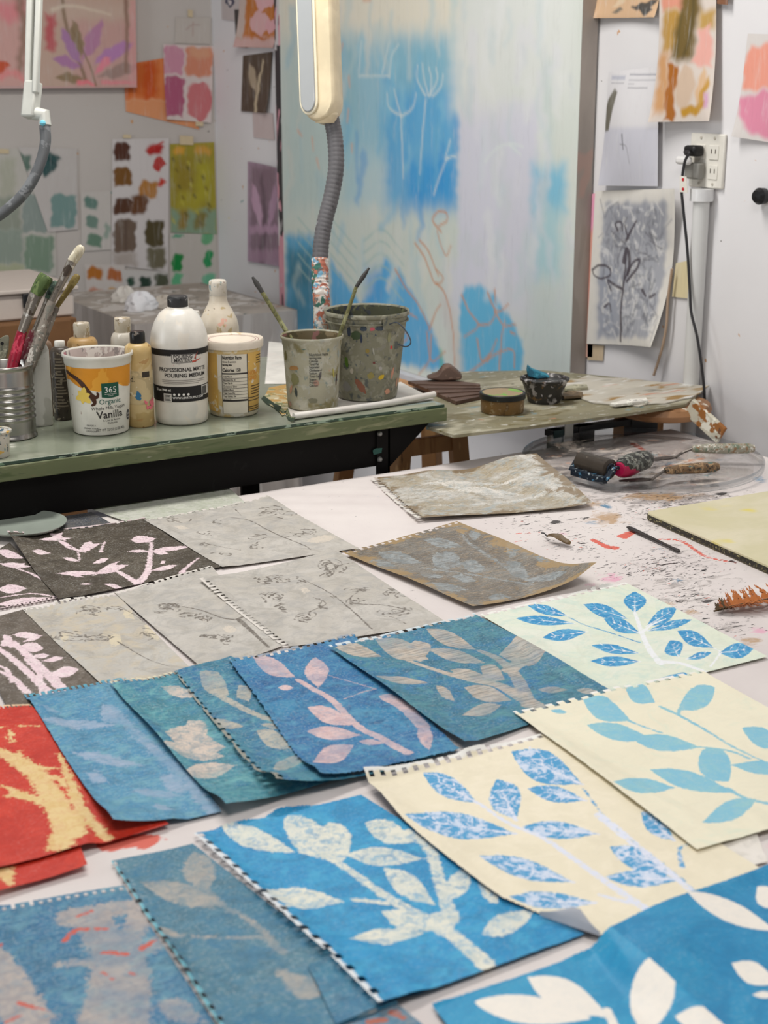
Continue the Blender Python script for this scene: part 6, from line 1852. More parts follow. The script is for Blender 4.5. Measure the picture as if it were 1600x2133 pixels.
cyl('body', c, [(rb * 0.95, 0), (rb, 0.003), (rb * 0.6 + rt * 0.4, h * 0.5), (rt * 0.93, h * 0.86), (rt, h * 0.9), (rt * 1.02, h * 0.98), (rt * 0.97, h), (rt * 0.9, h * 0.95), (rb * 0.9, h * 0.2), (0.0005, h * 0.2)], M_BWP, T, closed=(True, False))
cyl('dried_paint', c, [(0.0005, h * 0.88), (rt * 0.88, h * 0.88)], M_BWP, T, closed=(False, False))
Q = [atd(px, py, depth(c)) for px, py in ((1098, 778), (1100, 768), (1110, 776), (1140, 786), (1146, 792), (1120, 795), (1100, 790))]
zmin = min(q[2] for q in Q)
Q = [q - np.array([0, 0, zmin - (c[2] + h * 0.885)]) for q in Q]
obj('sponge', MB().prism(Q, np.array([sF, cF, 0]) * 0.022), splat('teal_sponge', (36, 116, 138), [(28, 90, 112), (60, 140, 160)], 50, 0.56, 0.6), label='teal blue sponge wedge sticking out of the spattered pot', cat='sponge', bevel=0.002)

# stools under the plank
M_OAK = splat('stool_wood', (196, 144, 92), [((172, 122, 74), 0.54, 10), ((210, 162, 108), 0.58, 20), ((90, 62, 40), 0.68, 40)], 20, 0.6, 0.5, stretch=(1, 1, 0.2))


def leg_line(parent, m, top, foot, w, name='leg'):
    return obj(name, MB().bar(top, foot, w, w), m, parent, bevel=0.003)


sy0 = 2.60
R1 = aty(953, 905, sy0)
st = thing('wooden_stool', (R1[0] - 0.16, sy0 + 0.14, 0), 'brown wooden stool half hidden behind the bench end under the plank', 'stool')
zt0 = PZ - 0.0065
def xat(px, y):
    return float(aty(px, 930, y)[0])
xr, xl = xat(952, sy0), xat(838, sy0)
obj('seat', MB().box(xl - 0.03, xr + 0.02, sy0 - 0.015, sy0 + 0.30, zt0 - 0.022, zt0 - 0.0005), M_OAK, st, bevel=0.004)
zr0, zr1 = float(aty(900, 943, sy0)[2]), float(aty(900, 909, sy0)[2])
obj('rail', MB().box(xl, xr - 0.012, sy0 - 0.008, sy0 + 0.008, zr0, zr1), M_OAK, st, bevel=0.002)
leg_line(st, M_OAK, (xr - 0.006, sy0, zt0 - 0.022), (xr + 0.075, sy0 - 0.02, 0.0), 0.036)
leg_line(st, M_OAK, (xl + 0.0, sy0, zt0 - 0.022), (xl - 0.075, sy0 - 0.02, 0.0), 0.036)
y2 = sy0 + 0.26
xm = xat(895, y2)
leg_line(st, M_OAK, (xm, y2, zt0 - 0.022), (xm + 0.05, y2 + 0.03, 0.0), 0.038)
leg_line(st, M_OAK, (xl + 0.04, y2, zt0 - 0.022), (xl - 0.09, y2 + 0.03, 0.0), 0.036)
# second stool carrying the far end
s2 = at(1425, 838, PZ - 0.007)
st2 = thing('wooden_stool', (s2[0], s2[1], 0), 'wooden stool with rounded seat edge by the right wall, under the plank', 'stool')
sc = np.array([2.10, 2.375])
M_OAKP = splat('stool_wood_pale', (166, 122, 84), [((140, 100, 66), 0.55, 10), ((206, 196, 180), 0.64, 30)], 20, 0.6, 0.5)
px_r = float(at(1488, 830, PZ - 0.02)[0])
px_r = min(px_r, WX - 0.055)
sc[0] = px_r - 0.105
obj('seat', MB().lathe((sc[0], sc[1], PZ - 0.0068 - 0.03), [(0.09, 0.0), (0.1, 0.004), (0.105, 0.015), (0.1, 0.026), (0.09, 0.03)], 48), M_OAKP, st2)
la, lb_ = at(1434, 856, PZ - 0.03), None
dl0 = depth(la)
dla = dl0 - 0.09
lb_ = atd(1500, 908, dla - 0.05)
ext = la + (lb_ - la) * (la[2] / (la[2] - lb_[2]))
for fx, fy_ in ((-0.045, 0.066), (0.0, 0.085), (0.04, 0.066)):
    leg_line(st2, M_OAK, (sc[0] + fx, sc[1] + fy_, PZ - 0.036), (sc[0] + fx * 1.15, sc[1] + fy_ * 1.2, 0.0), 0.034)
M_FLAKE = splat('flaking_painted_wood', (206, 200, 180), [((150, 96, 44), 0.5, 16), ((226, 222, 206), 0.56, 30), ((110, 70, 40), 0.62, 30)], 30, 0.6, 0.55)
obj('wood_strip', MB().bar(atd(1436, 846, dla), atd(1504, 908, dla - 0.04), 0.040, 0.010, up=(sF, cF, 0.5)), M_FLAKE, label='flaking wood strip slanting down from the plank end', cat='wood strip', bevel=0.002)

# black metal stand under the plank
M_BLK2 = plain('black_metal', (26, 27, 29), 0.45, var=0.2)
bs = thing('metal_stand', (1.95, 2.48, 0), 'black metal trestle stand under the right part of the plank', 'stand')
ys = 2.395
def post(px0, px1, y, m=M_BLK2):
    a_, b_ = xat(px0, y), xat(px1, y)
    return obj('leg', MB().box(a_, b_, y - 0.012, y + 0.012, 0.0, PZ - 0.042), m, bs)


post(1198, 1230, ys)
post(1306, 1360, ys)
pb = post(1146, 1166, ys, plain('teal_black_metal', (38, 66, 66), 0.45))
obj('crossbar', MB().box(xat(1166, ys), xat(1306, ys), ys - 0.008, ys + 0.008, float(aty(1250, 893, ys)[2]), float(aty(1250, 882, ys)[2])), M_BLK2, bs)
obj('top_rail', MB().box(xat(1140, ys), xat(1362, ys), ys - 0.010, ys + 0.010, PZ - 0.054, PZ - 0.042), M_BLK2, bs)
obj('tag', MB().box(xat(1167, ys), xat(1184, ys), ys - 0.014, ys - 0.0125, float(aty(1175, 910, ys)[2]), float(aty(1175, 880, ys)[2])), plain('tag_white', (206, 206, 200), 0.5), bs, label='small white tag')

# ================================================================ the walls and what hangs there
def paint(P, tr, ops, base, seed=0, wob=1.0):
    """layered brush marks -> one colour per point"""
    rs = np.random.RandomState(seed)
    C = np.tile(np.array(lin(base)), (len(P), 1))
    ph = rs.rand(6) * 6
    for op in ops:
        sh, c_ = op[0], np.array(lin(op[1]))
        soft = (op[2] if len(op) > 2 else 3) * 0.0014
        al = op[3] if len(op) > 3 else 1.0
        Q = P + 0.003 * np.stack([np.sin(P[:, 1] * 90 + ph[0]) + 0.6 * np.sin(P[:, 1] * 210 + ph[1]), np.sin(P[:, 0] * 95 + ph[2]) + 0.6 * np.sin(P[:, 0] * 190 + ph[3])], 1) * wob * (0.2 if sh[0] == 'S' and sh[2] < 15 else 1.0)
        f = marks(Q, tr, [sh], 0.3, 1.0)
        m = np.clip(f / max(soft, 1e-5) * 0.5 + 0.5, 0, 1)
        m = (m * m * (3 - 2 * m) * al)[:, None]
        C = C * (1 - m) + c_ * m
    return C


def painted_mat(name, rough=0.55, streak=0.25, sscale=(30, 30, 4), amt=0.35):
    g_ = G(name, rough, 0.3)
    a_ = g_.attr('paint', 0)
    n_ = g_.noise(2.5, 5, 0.7, 0.4, vec=g_.map(scale=sscale))
    c_ = g_.mix(g_.math('MULTIPLY', g_.step(n_, 0.5, 0.75), streak), a_, (0.72, 0.72, 0.70))
    c_ = g_.mix(g_.math('MULTIPLY', g_.step(g_.noise(3, 4, 0.7, 0.5, vec=g_.map(scale=sscale), off=6), 0.5, 0.8), streak * 0.8), c_, g_.mix(1.0, c_, (0.55, 0.55, 0.52), 'MULTIPLY'))
    g_.bump(n_, 0.15, 0.001)
    return g_.color(c_)


M_PAINTED = painted_mat('painted_paper')
WALL = {'R': (0, WX), 'B': (1, WY)}


def rc(x0, y0, x1, y1):
    return ('P', [(x0, y0), (x1, y0), (x1, y1), (x0, y1)])


def rq(x0, y0, x1, y1, k=6):
    """a hand-brushed patch: corners knocked off"""
    return ('P', [(x0 + k, y0), (x1 - k, y0 + k * 0.4), (x1, y0 + k), (x1 - k * 0.4, y1 - k), (x1 - k, y1), (x0 + k * 0.6, y1 - k * 0.2), (x0, y1 - k), (x0 + k * 0.3, y0 + k)])


def wsheet(name, label, wall, corners, base, ops, off=0.004, wob=1.0, curl=(0, 0, 0, 0), belly=0.0, nu=60, nv=80, cat='artwork', group='papers pinned to the walls', m=None, edge=0.0, tape=()):
    ax_, pos = WALL[wall]
    hit = (lambda px, py: atx(px, py, pos - off)) if wall == 'R' else (lambda px, py: aty(px, py, pos - off))
    oth = 1 - ax_
    tr = lambda px, py: np.array([hit(px, py)[oth], hit(px, py)[2]])
    K = [tr(*c_) for c_ in corners]
    u = np.linspace(0, 1, nu + 1)[None, :]
    v = np.linspace(0, 1, nv + 1)[:, None]
    ws = ((1 - u) * (1 - v), u * (1 - v), u * v, (1 - u) * v)
    XY = sum(w[..., None] * k[None, None] for w, k in zip(ws, K))
    dep = off + belly * np.sin(np.pi * u) * np.sin(np.pi * v * 0.9) + 0 * XY[..., 0]
    for (a_, b_), h_ in zip(((0, 0), (1, 0), (1, 1), (0, 1)), curl):
        if h_:
            dep = dep + h_ * np.clip(1 - np.hypot((u - a_), (v - b_) * 1.2) / 0.75, 0, 1) ** 2
    X = np.zeros(XY.shape[:2] + (3,))
    X[..., ax_] = pos - dep
    X[..., oth] = XY[..., 0]
    X[..., 2] = XY[..., 1]
    P2_ = XY.reshape(-1, 2)
    cols = paint(P2_, tr, ops, base, sum(map(ord, label)) % 500, wob)
    o = grid_obj(name, X, m or M_PAINTED, cols=cols, label=label, cat=cat, group=group)
    for (tx, ty, tw, th_) in tape:
        q = [hit(tx - tw, ty - th_), hit(tx + tw, ty - th_ * 0.8), hit(tx + tw, ty + th_), hit(tx - tw, ty + th_ * 0.9)]
        t_ = np.zeros(3)
        t_[ax_] = -0.0012
        obj('masking_tape', MB().prism([p + t_ * 1.5 for p in q], t_), M_TAPE, o, shade=False)
    return o


M_TAPE = plain('masking_tape', (212, 194, 160), 0.6)
WHT = (214, 210, 206)

# pink leaf painting, top left (a stretched canvas on the back wall)
ops = [(rc(-40, -60, 60, 200), (214, 168, 160), 30), (rc(150, 40, 290, 190), (206, 160, 156), 26, 0.7), (rc(100, 10, 280, 40), (206, 180, 164), 10, 0.8),
       (('S', [(15, 30), (40, 20), (0, 20)], 50, 40), (232, 130, 140), 14, 0.7), (rc(95, 30, 115, 105), (196, 96, 100), 8), (('S', [(40, 0), (50, 60), (40, 150)], 26, 18), (140, 112, 92), 10, 0.8), (('S', [(130, 0), (140, 60), (180, 170)], 10, 9), (134, 110, 84), 5),
       (('L', 170, 135, 130, 60, 14), (176, 130, 172), 4), (('L', 172, 130, 212, 42, 15), (188, 134, 166), 4), (('L', 195, 132, 278, 88, 15), (190, 136, 186), 4), (('L', 168, 140, 112, 120, 12), (180, 128, 170), 4), (('L', 172, 120, 150, 40, 11), (150, 128, 100), 4), (('L', 180, 165, 118, 160, 10), (150, 126, 96), 4), (('L', 205, 160, 288, 136, 14), (168, 140, 132), 4),
       (('L', 195, 155, 232, 118, 8), (236, 142, 158), 4), (('S', [(165, 172), (195, 174)], 16, 10), (238, 130, 140), 4), (('S', [(262, 0), (265, 70), (262, 150)], 14, 8), (150, 116, 100), 5), (('S', [(200, 178), (192, 150), (175, 110), (150, 60)], 6, 4), (140, 116, 90), 3), (('L', 20, 135, -20, 145, 14), (206, 92, 62), 4), (('S', [(5, 160), (30, 150), (60, 175)], 22, 14), (236, 140, 140), 8, 0.8), (('S', [(110, 20), (150, 12), (230, 30)], 12, 6), (224, 206, 186), 4, 0.9), (('S', [(215, 172), (280, 172)], 14, 8), (236, 140, 150), 4, 0.8), (rc(270, 0, 286, 182), (224, 160, 160), 4, 0.6)]
cvb = aty(285, 183, WY)
ptg = wsheet('leaf_painting', 'pink painting of mauve leaves on stretched canvas, top left', 'B', [(-60, -120), (281, -120), (285, 182), (-60, 178)], (202, 172, 156), ops, off=0.034, nu=120, nv=110, cat='painting', group=None)
cl_ = aty(-60, 178, WY - 0.034)
cr_ = aty(285, 182, WY - 0.034)
obj('stretcher', MB().box(cl_[0] - 0.0005, cr_[0] + 0.0005, WY - 0.0335, WY - 0.001, cr_[2] - 0.0005, float(aty(-60, -120, WY - 0.034)[2])), plain('canvas_side', (206, 170, 166), 0.6), ptg)

wsheet('colour_study', 'orange brushed sheet with slanting lower edge behind the pink swatches', 'B', [(258, 135), (348, 120), (416, 270), (262, 232)], (222, 130, 76), [(rc(258, 130, 330, 200), (206, 104, 44), 10), (rc(300, 130, 322, 205), (206, 88, 30), 8), (rc(250, 208, 430, 212), (226, 170, 130), 6), (('P', [(255, 212), (430, 212), (430, 280), (255, 240)]), (224, 152, 106), 6)], off=0.003)
wsheet('colour_study', 'four pink and coral swatches on white paper in a two by two block', 'B', [(340, 92), (445, 96), (440, 256), (345, 248)], (220, 206, 202), [(rq(340, 95, 384, 155), (206, 146, 166), 4), (rq(386, 98, 444, 160), (214, 140, 112), 5), (rq(395, 98, 440, 122), (222, 170, 136), 8, 0.7), (rq(340, 158, 384, 242), (176, 92, 122), 4), (('L', 415, 252, 418, 170, 27, 0.5, 1.0), (204, 118, 122), 5), (rq(392, 175, 436, 240), (206, 120, 124), 6, 0.8)], off=0.007, curl=(0, 0, 0, 0.01), tape=((415, 258, 8, 5),))
wsheet('paper_note', 'small pale paper with a faint red pencil figure above the pink swatches', 'B', [(366, 36), (440, 36), (437, 92), (364, 90)], (198, 190, 182), [(('S', [(402, 46), (402, 74)], 3, 2), (170, 120, 116), 3, 0.6), (('S', [(388, 62), (400, 52), (416, 52)], 3, 2), (170, 130, 126), 3, 0.6)], off=0.003, cat='paper', tape=((396, 28, 5, 8),))
ops = [(rq(237, 296, 272, 336), (84, 48, 34), 4), (rq(306, 300, 342, 322), (176, 36, 34), 6), (('L', 345, 340, 318, 344, 16), (182, 40, 34), 4), (('S', [(312, 312), (340, 296)], 10, 5), (190, 50, 44), 3), (rq(236, 348, 275, 388), (122, 82, 34), 4), (rq(290, 376, 330, 412), (178, 122, 56), 5), (rq(328, 372, 344, 390), (196, 60, 46), 5), (rq(236, 412, 276, 446), (86, 54, 36), 4), (rq(272, 405, 308, 446), (104, 66, 38), 6), (rq(236, 456, 284, 526), (112, 94, 80), 4), (rq(302, 458, 342, 514), (82, 72, 44), 4), (rq(306, 514, 346, 560), (110, 104, 82), 6), (rc(236, 526, 284, 556), (160, 146, 134), 10, 0.7), (('S', [(262, 462), (262, 520)], 8, 6), (88, 70, 60), 5, 0.7)]
wsheet('colour_chart', 'white chart of brown, ochre and red swatches', 'B', [(234, 290), (352, 288), (350, 566), (232, 552)], (212, 206, 204), ops, off=0.004, nu=80, nv=140, tape=((264, 284, 8, 4),))
wsheet('colour_chart', 'strip of dark green swatches under the brown swatch chart', 'B', [(252, 562), (350, 566), (352, 606), (258, 602)], (206, 202, 198), [(rq(264, 576, 282, 598), (42, 74, 58), 4), (rq(290, 574, 316, 602), (44, 66, 54), 4), (rq(322, 568, 352, 604), (82, 86, 68), 5)], off=0.005)
ops = [(rc(355, 300, 446, 440), (158, 146, 52), 6), (rq(360, 304, 386, 322), (214, 160, 60), 6), (rq(404, 304, 440, 322), (206, 156, 62), 8), (rc(366, 330, 400, 400), (148, 128, 44), 16, 0.8), (rc(410, 340, 440, 420), (176, 168, 50), 14, 0.7), (rc(355, 435, 452, 490), (136, 160, 134), 8), (rq(372, 430, 392, 478), (146, 124, 60), 8), (rq(405, 440, 430, 476), (130, 120, 64), 8), (rc(372, 400, 420, 440), (176, 166, 52), 10, 0.6)]
for k in range(22):
    px, py = 360 + (k * 37) % 80, 330 + (k * 53) % 140
    ops.append((('S', [(px, py), (px + 3, py + 5)], 9, 6), ((96, 90, 40), (190, 180, 70), (120, 104, 40))[k % 3], 4, 0.8))
wsheet('colour_study', 'yellow green printed sheet fading into sage at its foot', 'B', [(354, 300), (446, 296), (452, 488), (356, 484)], (170, 156, 60), ops, off=0.004, nu=80, nv=120, tape=((388, 292, 14, 10),))
wsheet('colour_chart', 'pale strip with emerald and mint swatches under the yellow green sheet', 'B', [(354, 486), (450, 488), (452, 604), (354, 606)], (196, 190, 182), [(rq(358, 488, 384, 496), (80, 160, 124), 4), (rq(420, 482, 446, 508), (104, 170, 124), 4), (rq(358, 528, 382, 566), (22, 132, 62), 4), (rq(425, 520, 444, 556), (30, 146, 84), 4), (rq(358, 568, 380, 600), (96, 178, 130), 5), (rq(422, 568, 450, 604), (112, 184, 148), 5)], off=0.003)
ops = [(rc(0, 330, 32, 410), (180, 180, 164), 10), (rc(-20, 410, 44, 480), (150, 156, 142), 8), (rc(-20, 478, 48, 550), (148, 160, 148), 8), (rc(-20, 550, 50, 575), (176, 180, 150), 6), (rq(46, 405, 102, 484), (144, 156, 150), 4), (rq(50, 490, 112, 566), (128, 150, 130), 5)]
wsheet('colour_chart', 'large grey green swatch chart on the back wall behind the gooseneck lamp', 'B', [(-60, 310), (112, 308), (118, 575), (-60, 580)], (196, 192, 184), ops, off=0.003, nu=90, nv=120, tape=((8, 315, 10, 5),))
wsheet('colour_chart', 'white sheet with one blue-green swatch and dark teal daubs', 'B', [(38, 306), (160, 310), (162, 478), (100, 484)], (198, 192, 188), [(rq(106, 404, 160, 474), (120, 150, 146), 4), (('P', [(40, 318), (66, 324), (62, 350), (42, 366)]), (96, 120, 108), 5), (('P', [(84, 330), (100, 314), (128, 330), (112, 356), (92, 368), (82, 350)]), (52, 84, 84), 5), (('S', [(90, 320), (116, 344)], 8, 5), (34, 62, 64), 4)], off=0.006)
wsheet('colour_chart', 'narrow white sheet with small sage green dabs left of the brown chart', 'B', [(168, 400), (230, 398), (232, 520), (170, 524)], (202, 196, 190), [(rq(176, 410, 204, 436), (100, 132, 122), 5), (rq(180, 448, 206, 476), (116, 142, 130), 4), (rq(182, 486, 214, 514), (108, 138, 118), 4), (rq(216, 466, 230, 500), (150, 166, 154), 5)], off=0.0045)
wsheet('colour_chart', 'small sheet with four amber and rust swatches', 'B', [(176, 550), (260, 552), (262, 616), (180, 618)], (208, 200, 194), [(rq(182, 556, 216, 582), (182, 112, 42), 5), (rq(224, 560, 256, 586), (180, 106, 60), 5), (rq(182, 600, 218, 618), (200, 146, 124), 5), (rq(222, 600, 252, 616), (204, 156, 84), 5)], off=0.0045)

# right wall: small prints near the corner
wsheet('photo_print', 'white card with a dark round motif, top of the wall near the room corner', 'R', [(460, -30), (500, -30), (500, 44), (462, 40)], (196, 186, 184), [(('L', 478, 14, 478, -6, 10, 0.5, 1.0), (70, 70, 92), 4), (('L', 478, 9, 478, -2, 4, 0.5, 1.0), (206, 196, 196), 3)], off=0.004)
wsheet('colour_study', 'orange print with big pink petals, top of the wall near the room corner', 'R', [(500, -60), (580, -60), (586, 100), (497, 98)], (196, 118, 50), [(('L', 540, 24, 560, -30, 24), (226, 176, 180), 5), (('L', 545, 80, 540, 20, 22), (222, 176, 176), 5), (('L', 575, 70, 560, 40, 14), (224, 170, 176), 5), (rc(490, 78, 590, 104), (214, 176, 170), 8), (('S', [(528, 68), (552, 82), (562, 80)], 10, 6), (188, 110, 46), 4), (rc(490, -60, 512, 80), (206, 186, 176), 6)], off=0.012, curl=(0, 0, 0.03, 0.02))
wsheet('photo_print', 'oval dark framed card beside the orange petal print', 'R', [(488, 20), (514, 20), (516, 100), (492, 98)], (66, 60, 58), [(('L', 503, 92, 503, 28, 8, 0.5, 1.0), (196, 180, 160), 4)], off=0.006)
wsheet('botanical_study', 'small dark brown print with a cream plant, near the room corner', 'R', [(506, 116), (566, 108), (560, 236), (502, 232)], (88, 76, 64), [(('S', [(532, 240), (538, 180), (548, 130)], 20, 10), (206, 190, 160), 5), (('L', 534, 200, 520, 130, 8), (176, 160, 136), 5), (('S', [(515, 150), (522, 200)], 14, 10), (112, 98, 82), 6)], off=0.006, curl=(0, 0, 0.012, 0))
wsheet('paper_note', 'plain pale card under the dark brown print near the room corner', 'R', [(526, 232), (568, 236), (572, 292), (528, 286)], (206, 190, 188), [], off=0.003, cat='paper')
wsheet('botanical_study', 'mauve print with a dark purple plant shadow on the wall near the corner', 'R', [(516, 336), (586, 350), (588, 556), (516, 544)], (176, 150, 170), [(rc(522, 345, 582, 545), (140, 116, 130), 14), (('S', [(545, 540), (552, 450), (545, 370)], 40, 20), (110, 90, 102), 12), (('L', 545, 480, 526, 380, 9), (196, 160, 184), 6), (('L', 558, 480, 580, 380, 8), (180, 146, 170), 6), (rc(520, 470, 585, 486), (196, 158, 184), 6, 0.7), (rc(520, 520, 585, 545), (182, 146, 170), 8, 0.6)], off=0.008, curl=(0, 0.018, 0, 0))

# ---- the big painting, leaning on the right wall
M_CANVAS = painted_mat('big_canvas_paint', 0.6, 0.26, (1, 22, 3.5), 0.3)
CT = 0.047
XF = WX - CT - 0.004
Zc = (460, 0, 2.051)
def cp(pts):
    return zt(Zc, pts)


def cs(pts, w0, w1, c_, soft=3, al=1.0):
    return (('S', cp(pts), w0, w1), c_, soft, al)


ops = [(rc(580, -200, 960, 95), (232, 226, 208), 60), (rc(590, 90, 720, 460), (186, 206, 202), 60, 0.8), (rc(700, 80, 955, 330), (142, 194, 214), 40, 0.85), (rc(800, 160, 952, 440), (96, 174, 220), 36, 0.9), (rc(850, 330, 951, 442), (66, 160, 220), 24, 0.9), (rc(820, 85, 940, 190), (134, 188, 208), 26, 0.8), (rc(715, 90, 745, 420), (150, 190, 196), 30, 0.5), (rc(720, 300, 800, 440), (170, 206, 216), 36, 0.6), (rc(590, 440, 960, 640), (208, 216, 206), 40, 0.85),
       (rc(955, 205, 1122, 590), (214, 214, 224), 14), (rc(960, -60, 1200, 210), (222, 225, 220), 50, 0.9), (rc(940, 60, 1040, 230), (226, 228, 222), 40, 0.7), (rc(1110, 345, 1178, 440), (122, 192, 220), 20, 0.9), (rc(1112, 430, 1170, 590), (160, 206, 216), 30, 0.75), (rc(1090, 590, 1200, 800), (204, 214, 210), 40), (rc(1130, 130, 1150, 330), (196, 212, 210), 20, 0.6), (rc(930, 545, 1100, 660), (216, 216, 226), 36, 0.8),
       (('P', cp([(470, 1110), (530, 1200), (600, 1300), (640, 1260), (700, 1100), (760, 1150), (840, 1290), (900, 1400), (930, 1480), (965, 1590), (800, 1560), (700, 1530), (470, 1520)])), (94, 178, 226), 10, 0.95), (rc(760, 560, 800, 640), (76, 160, 222), 24, 0.6), (('P', cp([(1015, 1640), (1020, 1300), (1040, 1230), (1090, 1215), (1150, 1240), (1220, 1330), (1290, 1460), (1290, 1640)])), (96, 184, 222), 8, 0.95),
       (rc(596, 490, 662, 720), (86, 170, 210), 16, 0.95), (rc(600, 520, 650, 590), (52, 98, 104), 22, 0.6), (rc(610, 570, 655, 640), (60, 116, 130), 26, 0.45), (rc(596, 680, 662, 760), (120, 186, 226), 16, 0.9), (('S', cp([(1010, 1640), (1000, 1450), (960, 1300)]), 60, 50), (210, 206, 200), 18, 0.8), (('S', cp([(945, 1590), (940, 1500)]), 14, 8), (110, 190, 140), 10, 0.8)]
for a_, b_, m_ in ((330, 930, 420), (470, 930, 590), (610, 990, 680)):
    for k in range(5):
        y_ = b_ + k * 52
        ops.append(cs([(a_, y_ + 40), (a_ + 80, y_ - 10), (m_ + 100, y_ + 90)] if a_ == 610 else [(a_, y_), (a_ + 110, y_ + 130)], 6, 4, (168, 196, 190), 4, 0.8))
rk3 = np.random.RandomState(21)
for k in range(150):                                   # loose vertical brushwork
    px, py = 600 + rk3.rand() * 590, -40 + rk3.rand() * 600
    inb = 720 < px < 950 and 90 < py < 430
    if inb:
        c_ = ((120, 186, 218), (58, 150, 216), (150, 204, 222), (84, 166, 218))[k % 4]
    elif px < 720:
        c_ = ((196, 214, 210), (170, 200, 206), (214, 214, 204), (150, 194, 210))[k % 4]
    elif px < 955:
        c_ = ((220, 222, 214), (196, 214, 212), (230, 226, 212), (180, 208, 214))[k % 4]
    else:
        c_ = ((222, 222, 228), (206, 212, 214), (228, 230, 228), (200, 214, 216))[k % 4]
    l_ = 30 + rk3.rand() * 90
    ops.append((('S', [(px, py), (px + rk3.randn() * 4, py + l_ * 0.5), (px + rk3.randn() * 8, py + l_)], 10 + rk3.rand() * 40, 8 + rk3.rand() * 20), c_, 10, 0.45))
OR = (208, 150, 112)
for pts in ([(830, 1040), (870, 1100), (915, 1210), (950, 1190), (920, 1150)], [(850, 1025), (890, 1080), (930, 1180)], [(940, 990), (905, 940), (930, 905), (965, 910), (965, 945), (930, 970), (930, 1010), (960, 1090), (985, 1050)], [(920, 1210), (960, 1260), (990, 1400), (1000, 1580)], [(745, 1150), (790, 1230), (850, 1310), (890, 1400)], [(790, 1330), (840, 1360)], [(890, 1410), (920, 1330), (940, 1300)], [(880, 1420), (900, 1540), (960, 1500)], [(1030, 1260), (1060, 1330), (1100, 1390), (1040, 1440)], [(1100, 1390), (1150, 1380), (1180, 1330)], [(1140, 1250), (1180, 1330), (1230, 1300)], [(1170, 1330), (1210, 1390), (1260, 1385)], [(1050, 1600), (1120, 1550), (1200, 1500), (1250, 1500), (1255, 1570)], [(1190, 1580), (1200, 1440), (1215, 1370)], [(1095, 1450), (1115, 1540), (1150, 1510)], [(1140, 1540), (1180, 1450)], [(770, 1470), (800, 1440), (780, 1410)], [(900, 1430), (890, 1540), (845, 1600)], [(1170, 1240), (1175, 1300)], [(1240, 1420), (1260, 1430)]):
    ops.append(cs(pts, 7, 4, OR, 3, 0.85))
for pts in ([(520, 190), (515, 215)], [(548, 330), (550, 370)], [(545, 470), (540, 520)], [(560, 620), (560, 650)], [(390, 590), (395, 640)], [(330, 560), (345, 580)], [(410, 680), (420, 720)], [(610, 0), (640, 0)]):
    ops.append(cs(pts, 10, 6, (224, 176, 150), 5, 0.8))
WL = (222, 230, 226)
for pts in ([(875, 430), (860, 600), (850, 740)], [(875, 410), (840, 340), (840, 280)], [(885, 405), (870, 340), (860, 270)], [(895, 405), (900, 340), (890, 290)], [(905, 410), (940, 370), (950, 320)], [(890, 410), (925, 340), (920, 290)], [(770, 500), (775, 620), (780, 760)], [(770, 495), (720, 460), (710, 400)], [(775, 495), (820, 460), (835, 400)], [(770, 495), (750, 420), (740, 380)], [(720, 330), (730, 240), (760, 190)], [(590, 325), (720, 325)], [(690, 310), (720, 180)], [(600, 180), (590, 310)], [(1130, 690), (1170, 640), (1230, 615), (1290, 625)], [(1230, 615), (1280, 660)], [(960, 680), (985, 670), (1005, 670)], [(910, 830), (940, 740), (970, 670)], [(980, 600), (960, 670)]):
    ops.append(cs(pts, 6, 4, WL, 4, 0.75))
tr_c = lambda px, py: np.array([atx(px, py, XF)[1], atx(px, py, XF)[2]])
yl, yr = float(atx(589, 400, XF)[1]), float(atx(1197, 500, XF)[1])
zb = float(tr_c(880, 775)[1]) - 0.012
ztop = 2.02
nu, nv = 230, 250
yy_, zz_ = np.meshgrid(np.linspace(yl, yr, nu), np.linspace(ztop, zb, nv))
X = np.stack([np.full_like(yy_, XF), yy_, zz_], -1)
cols = paint(np.stack([yy_.ravel(), zz_.ravel()], 1), tr_c, ops, (214, 220, 212), 3)
big = grid_obj('abstract_painting', X, M_CANVAS, cols=cols, label='huge blue and white abstract canvas with orange line drawing against the right wall', cat='painting')
M_CSIDE = splat('canvas_edge', (172, 162, 154), [((160, 150, 142), 0.55, 6), ((176, 150, 140), 0.6, 8)], 10, 0.6, 0.6, stretch=(1, 1, 0.3), bump=0.03)
obj('canvas_side', MB().box(XF + 0.0006, WX - 0.006, yr - 0.0005, yl + 0.0005, zb, ztop), M_CSIDE, big)
M_PINKE = splat('pink_painted_edge', (222, 160, 172), [((60, 56, 58), 0.53, 9), ((206, 200, 200), 0.6, 14)], 10, 0.6, 0.6, stretch=(1, 1, 0.35), soft=0.01)
obj('painted_edge_strip', MB().box(XF - 0.0012, XF + 0.0002, yl - 0.0, yl + 0.033, zb, ztop), M_PINKE, big, label='pink and black painted left margin')
# ledge that carries the painting
obj('picture_ledge', MB().box(WX - 0.075, WX - 0.001, yr + 0.02, yl - 0.02, zb - 0.022, zb - 0.0008), plain('ledge_white', (214, 212, 214), 0.5), label='narrow white ledge under the huge canvas', cat='ledge', bevel=0.002)

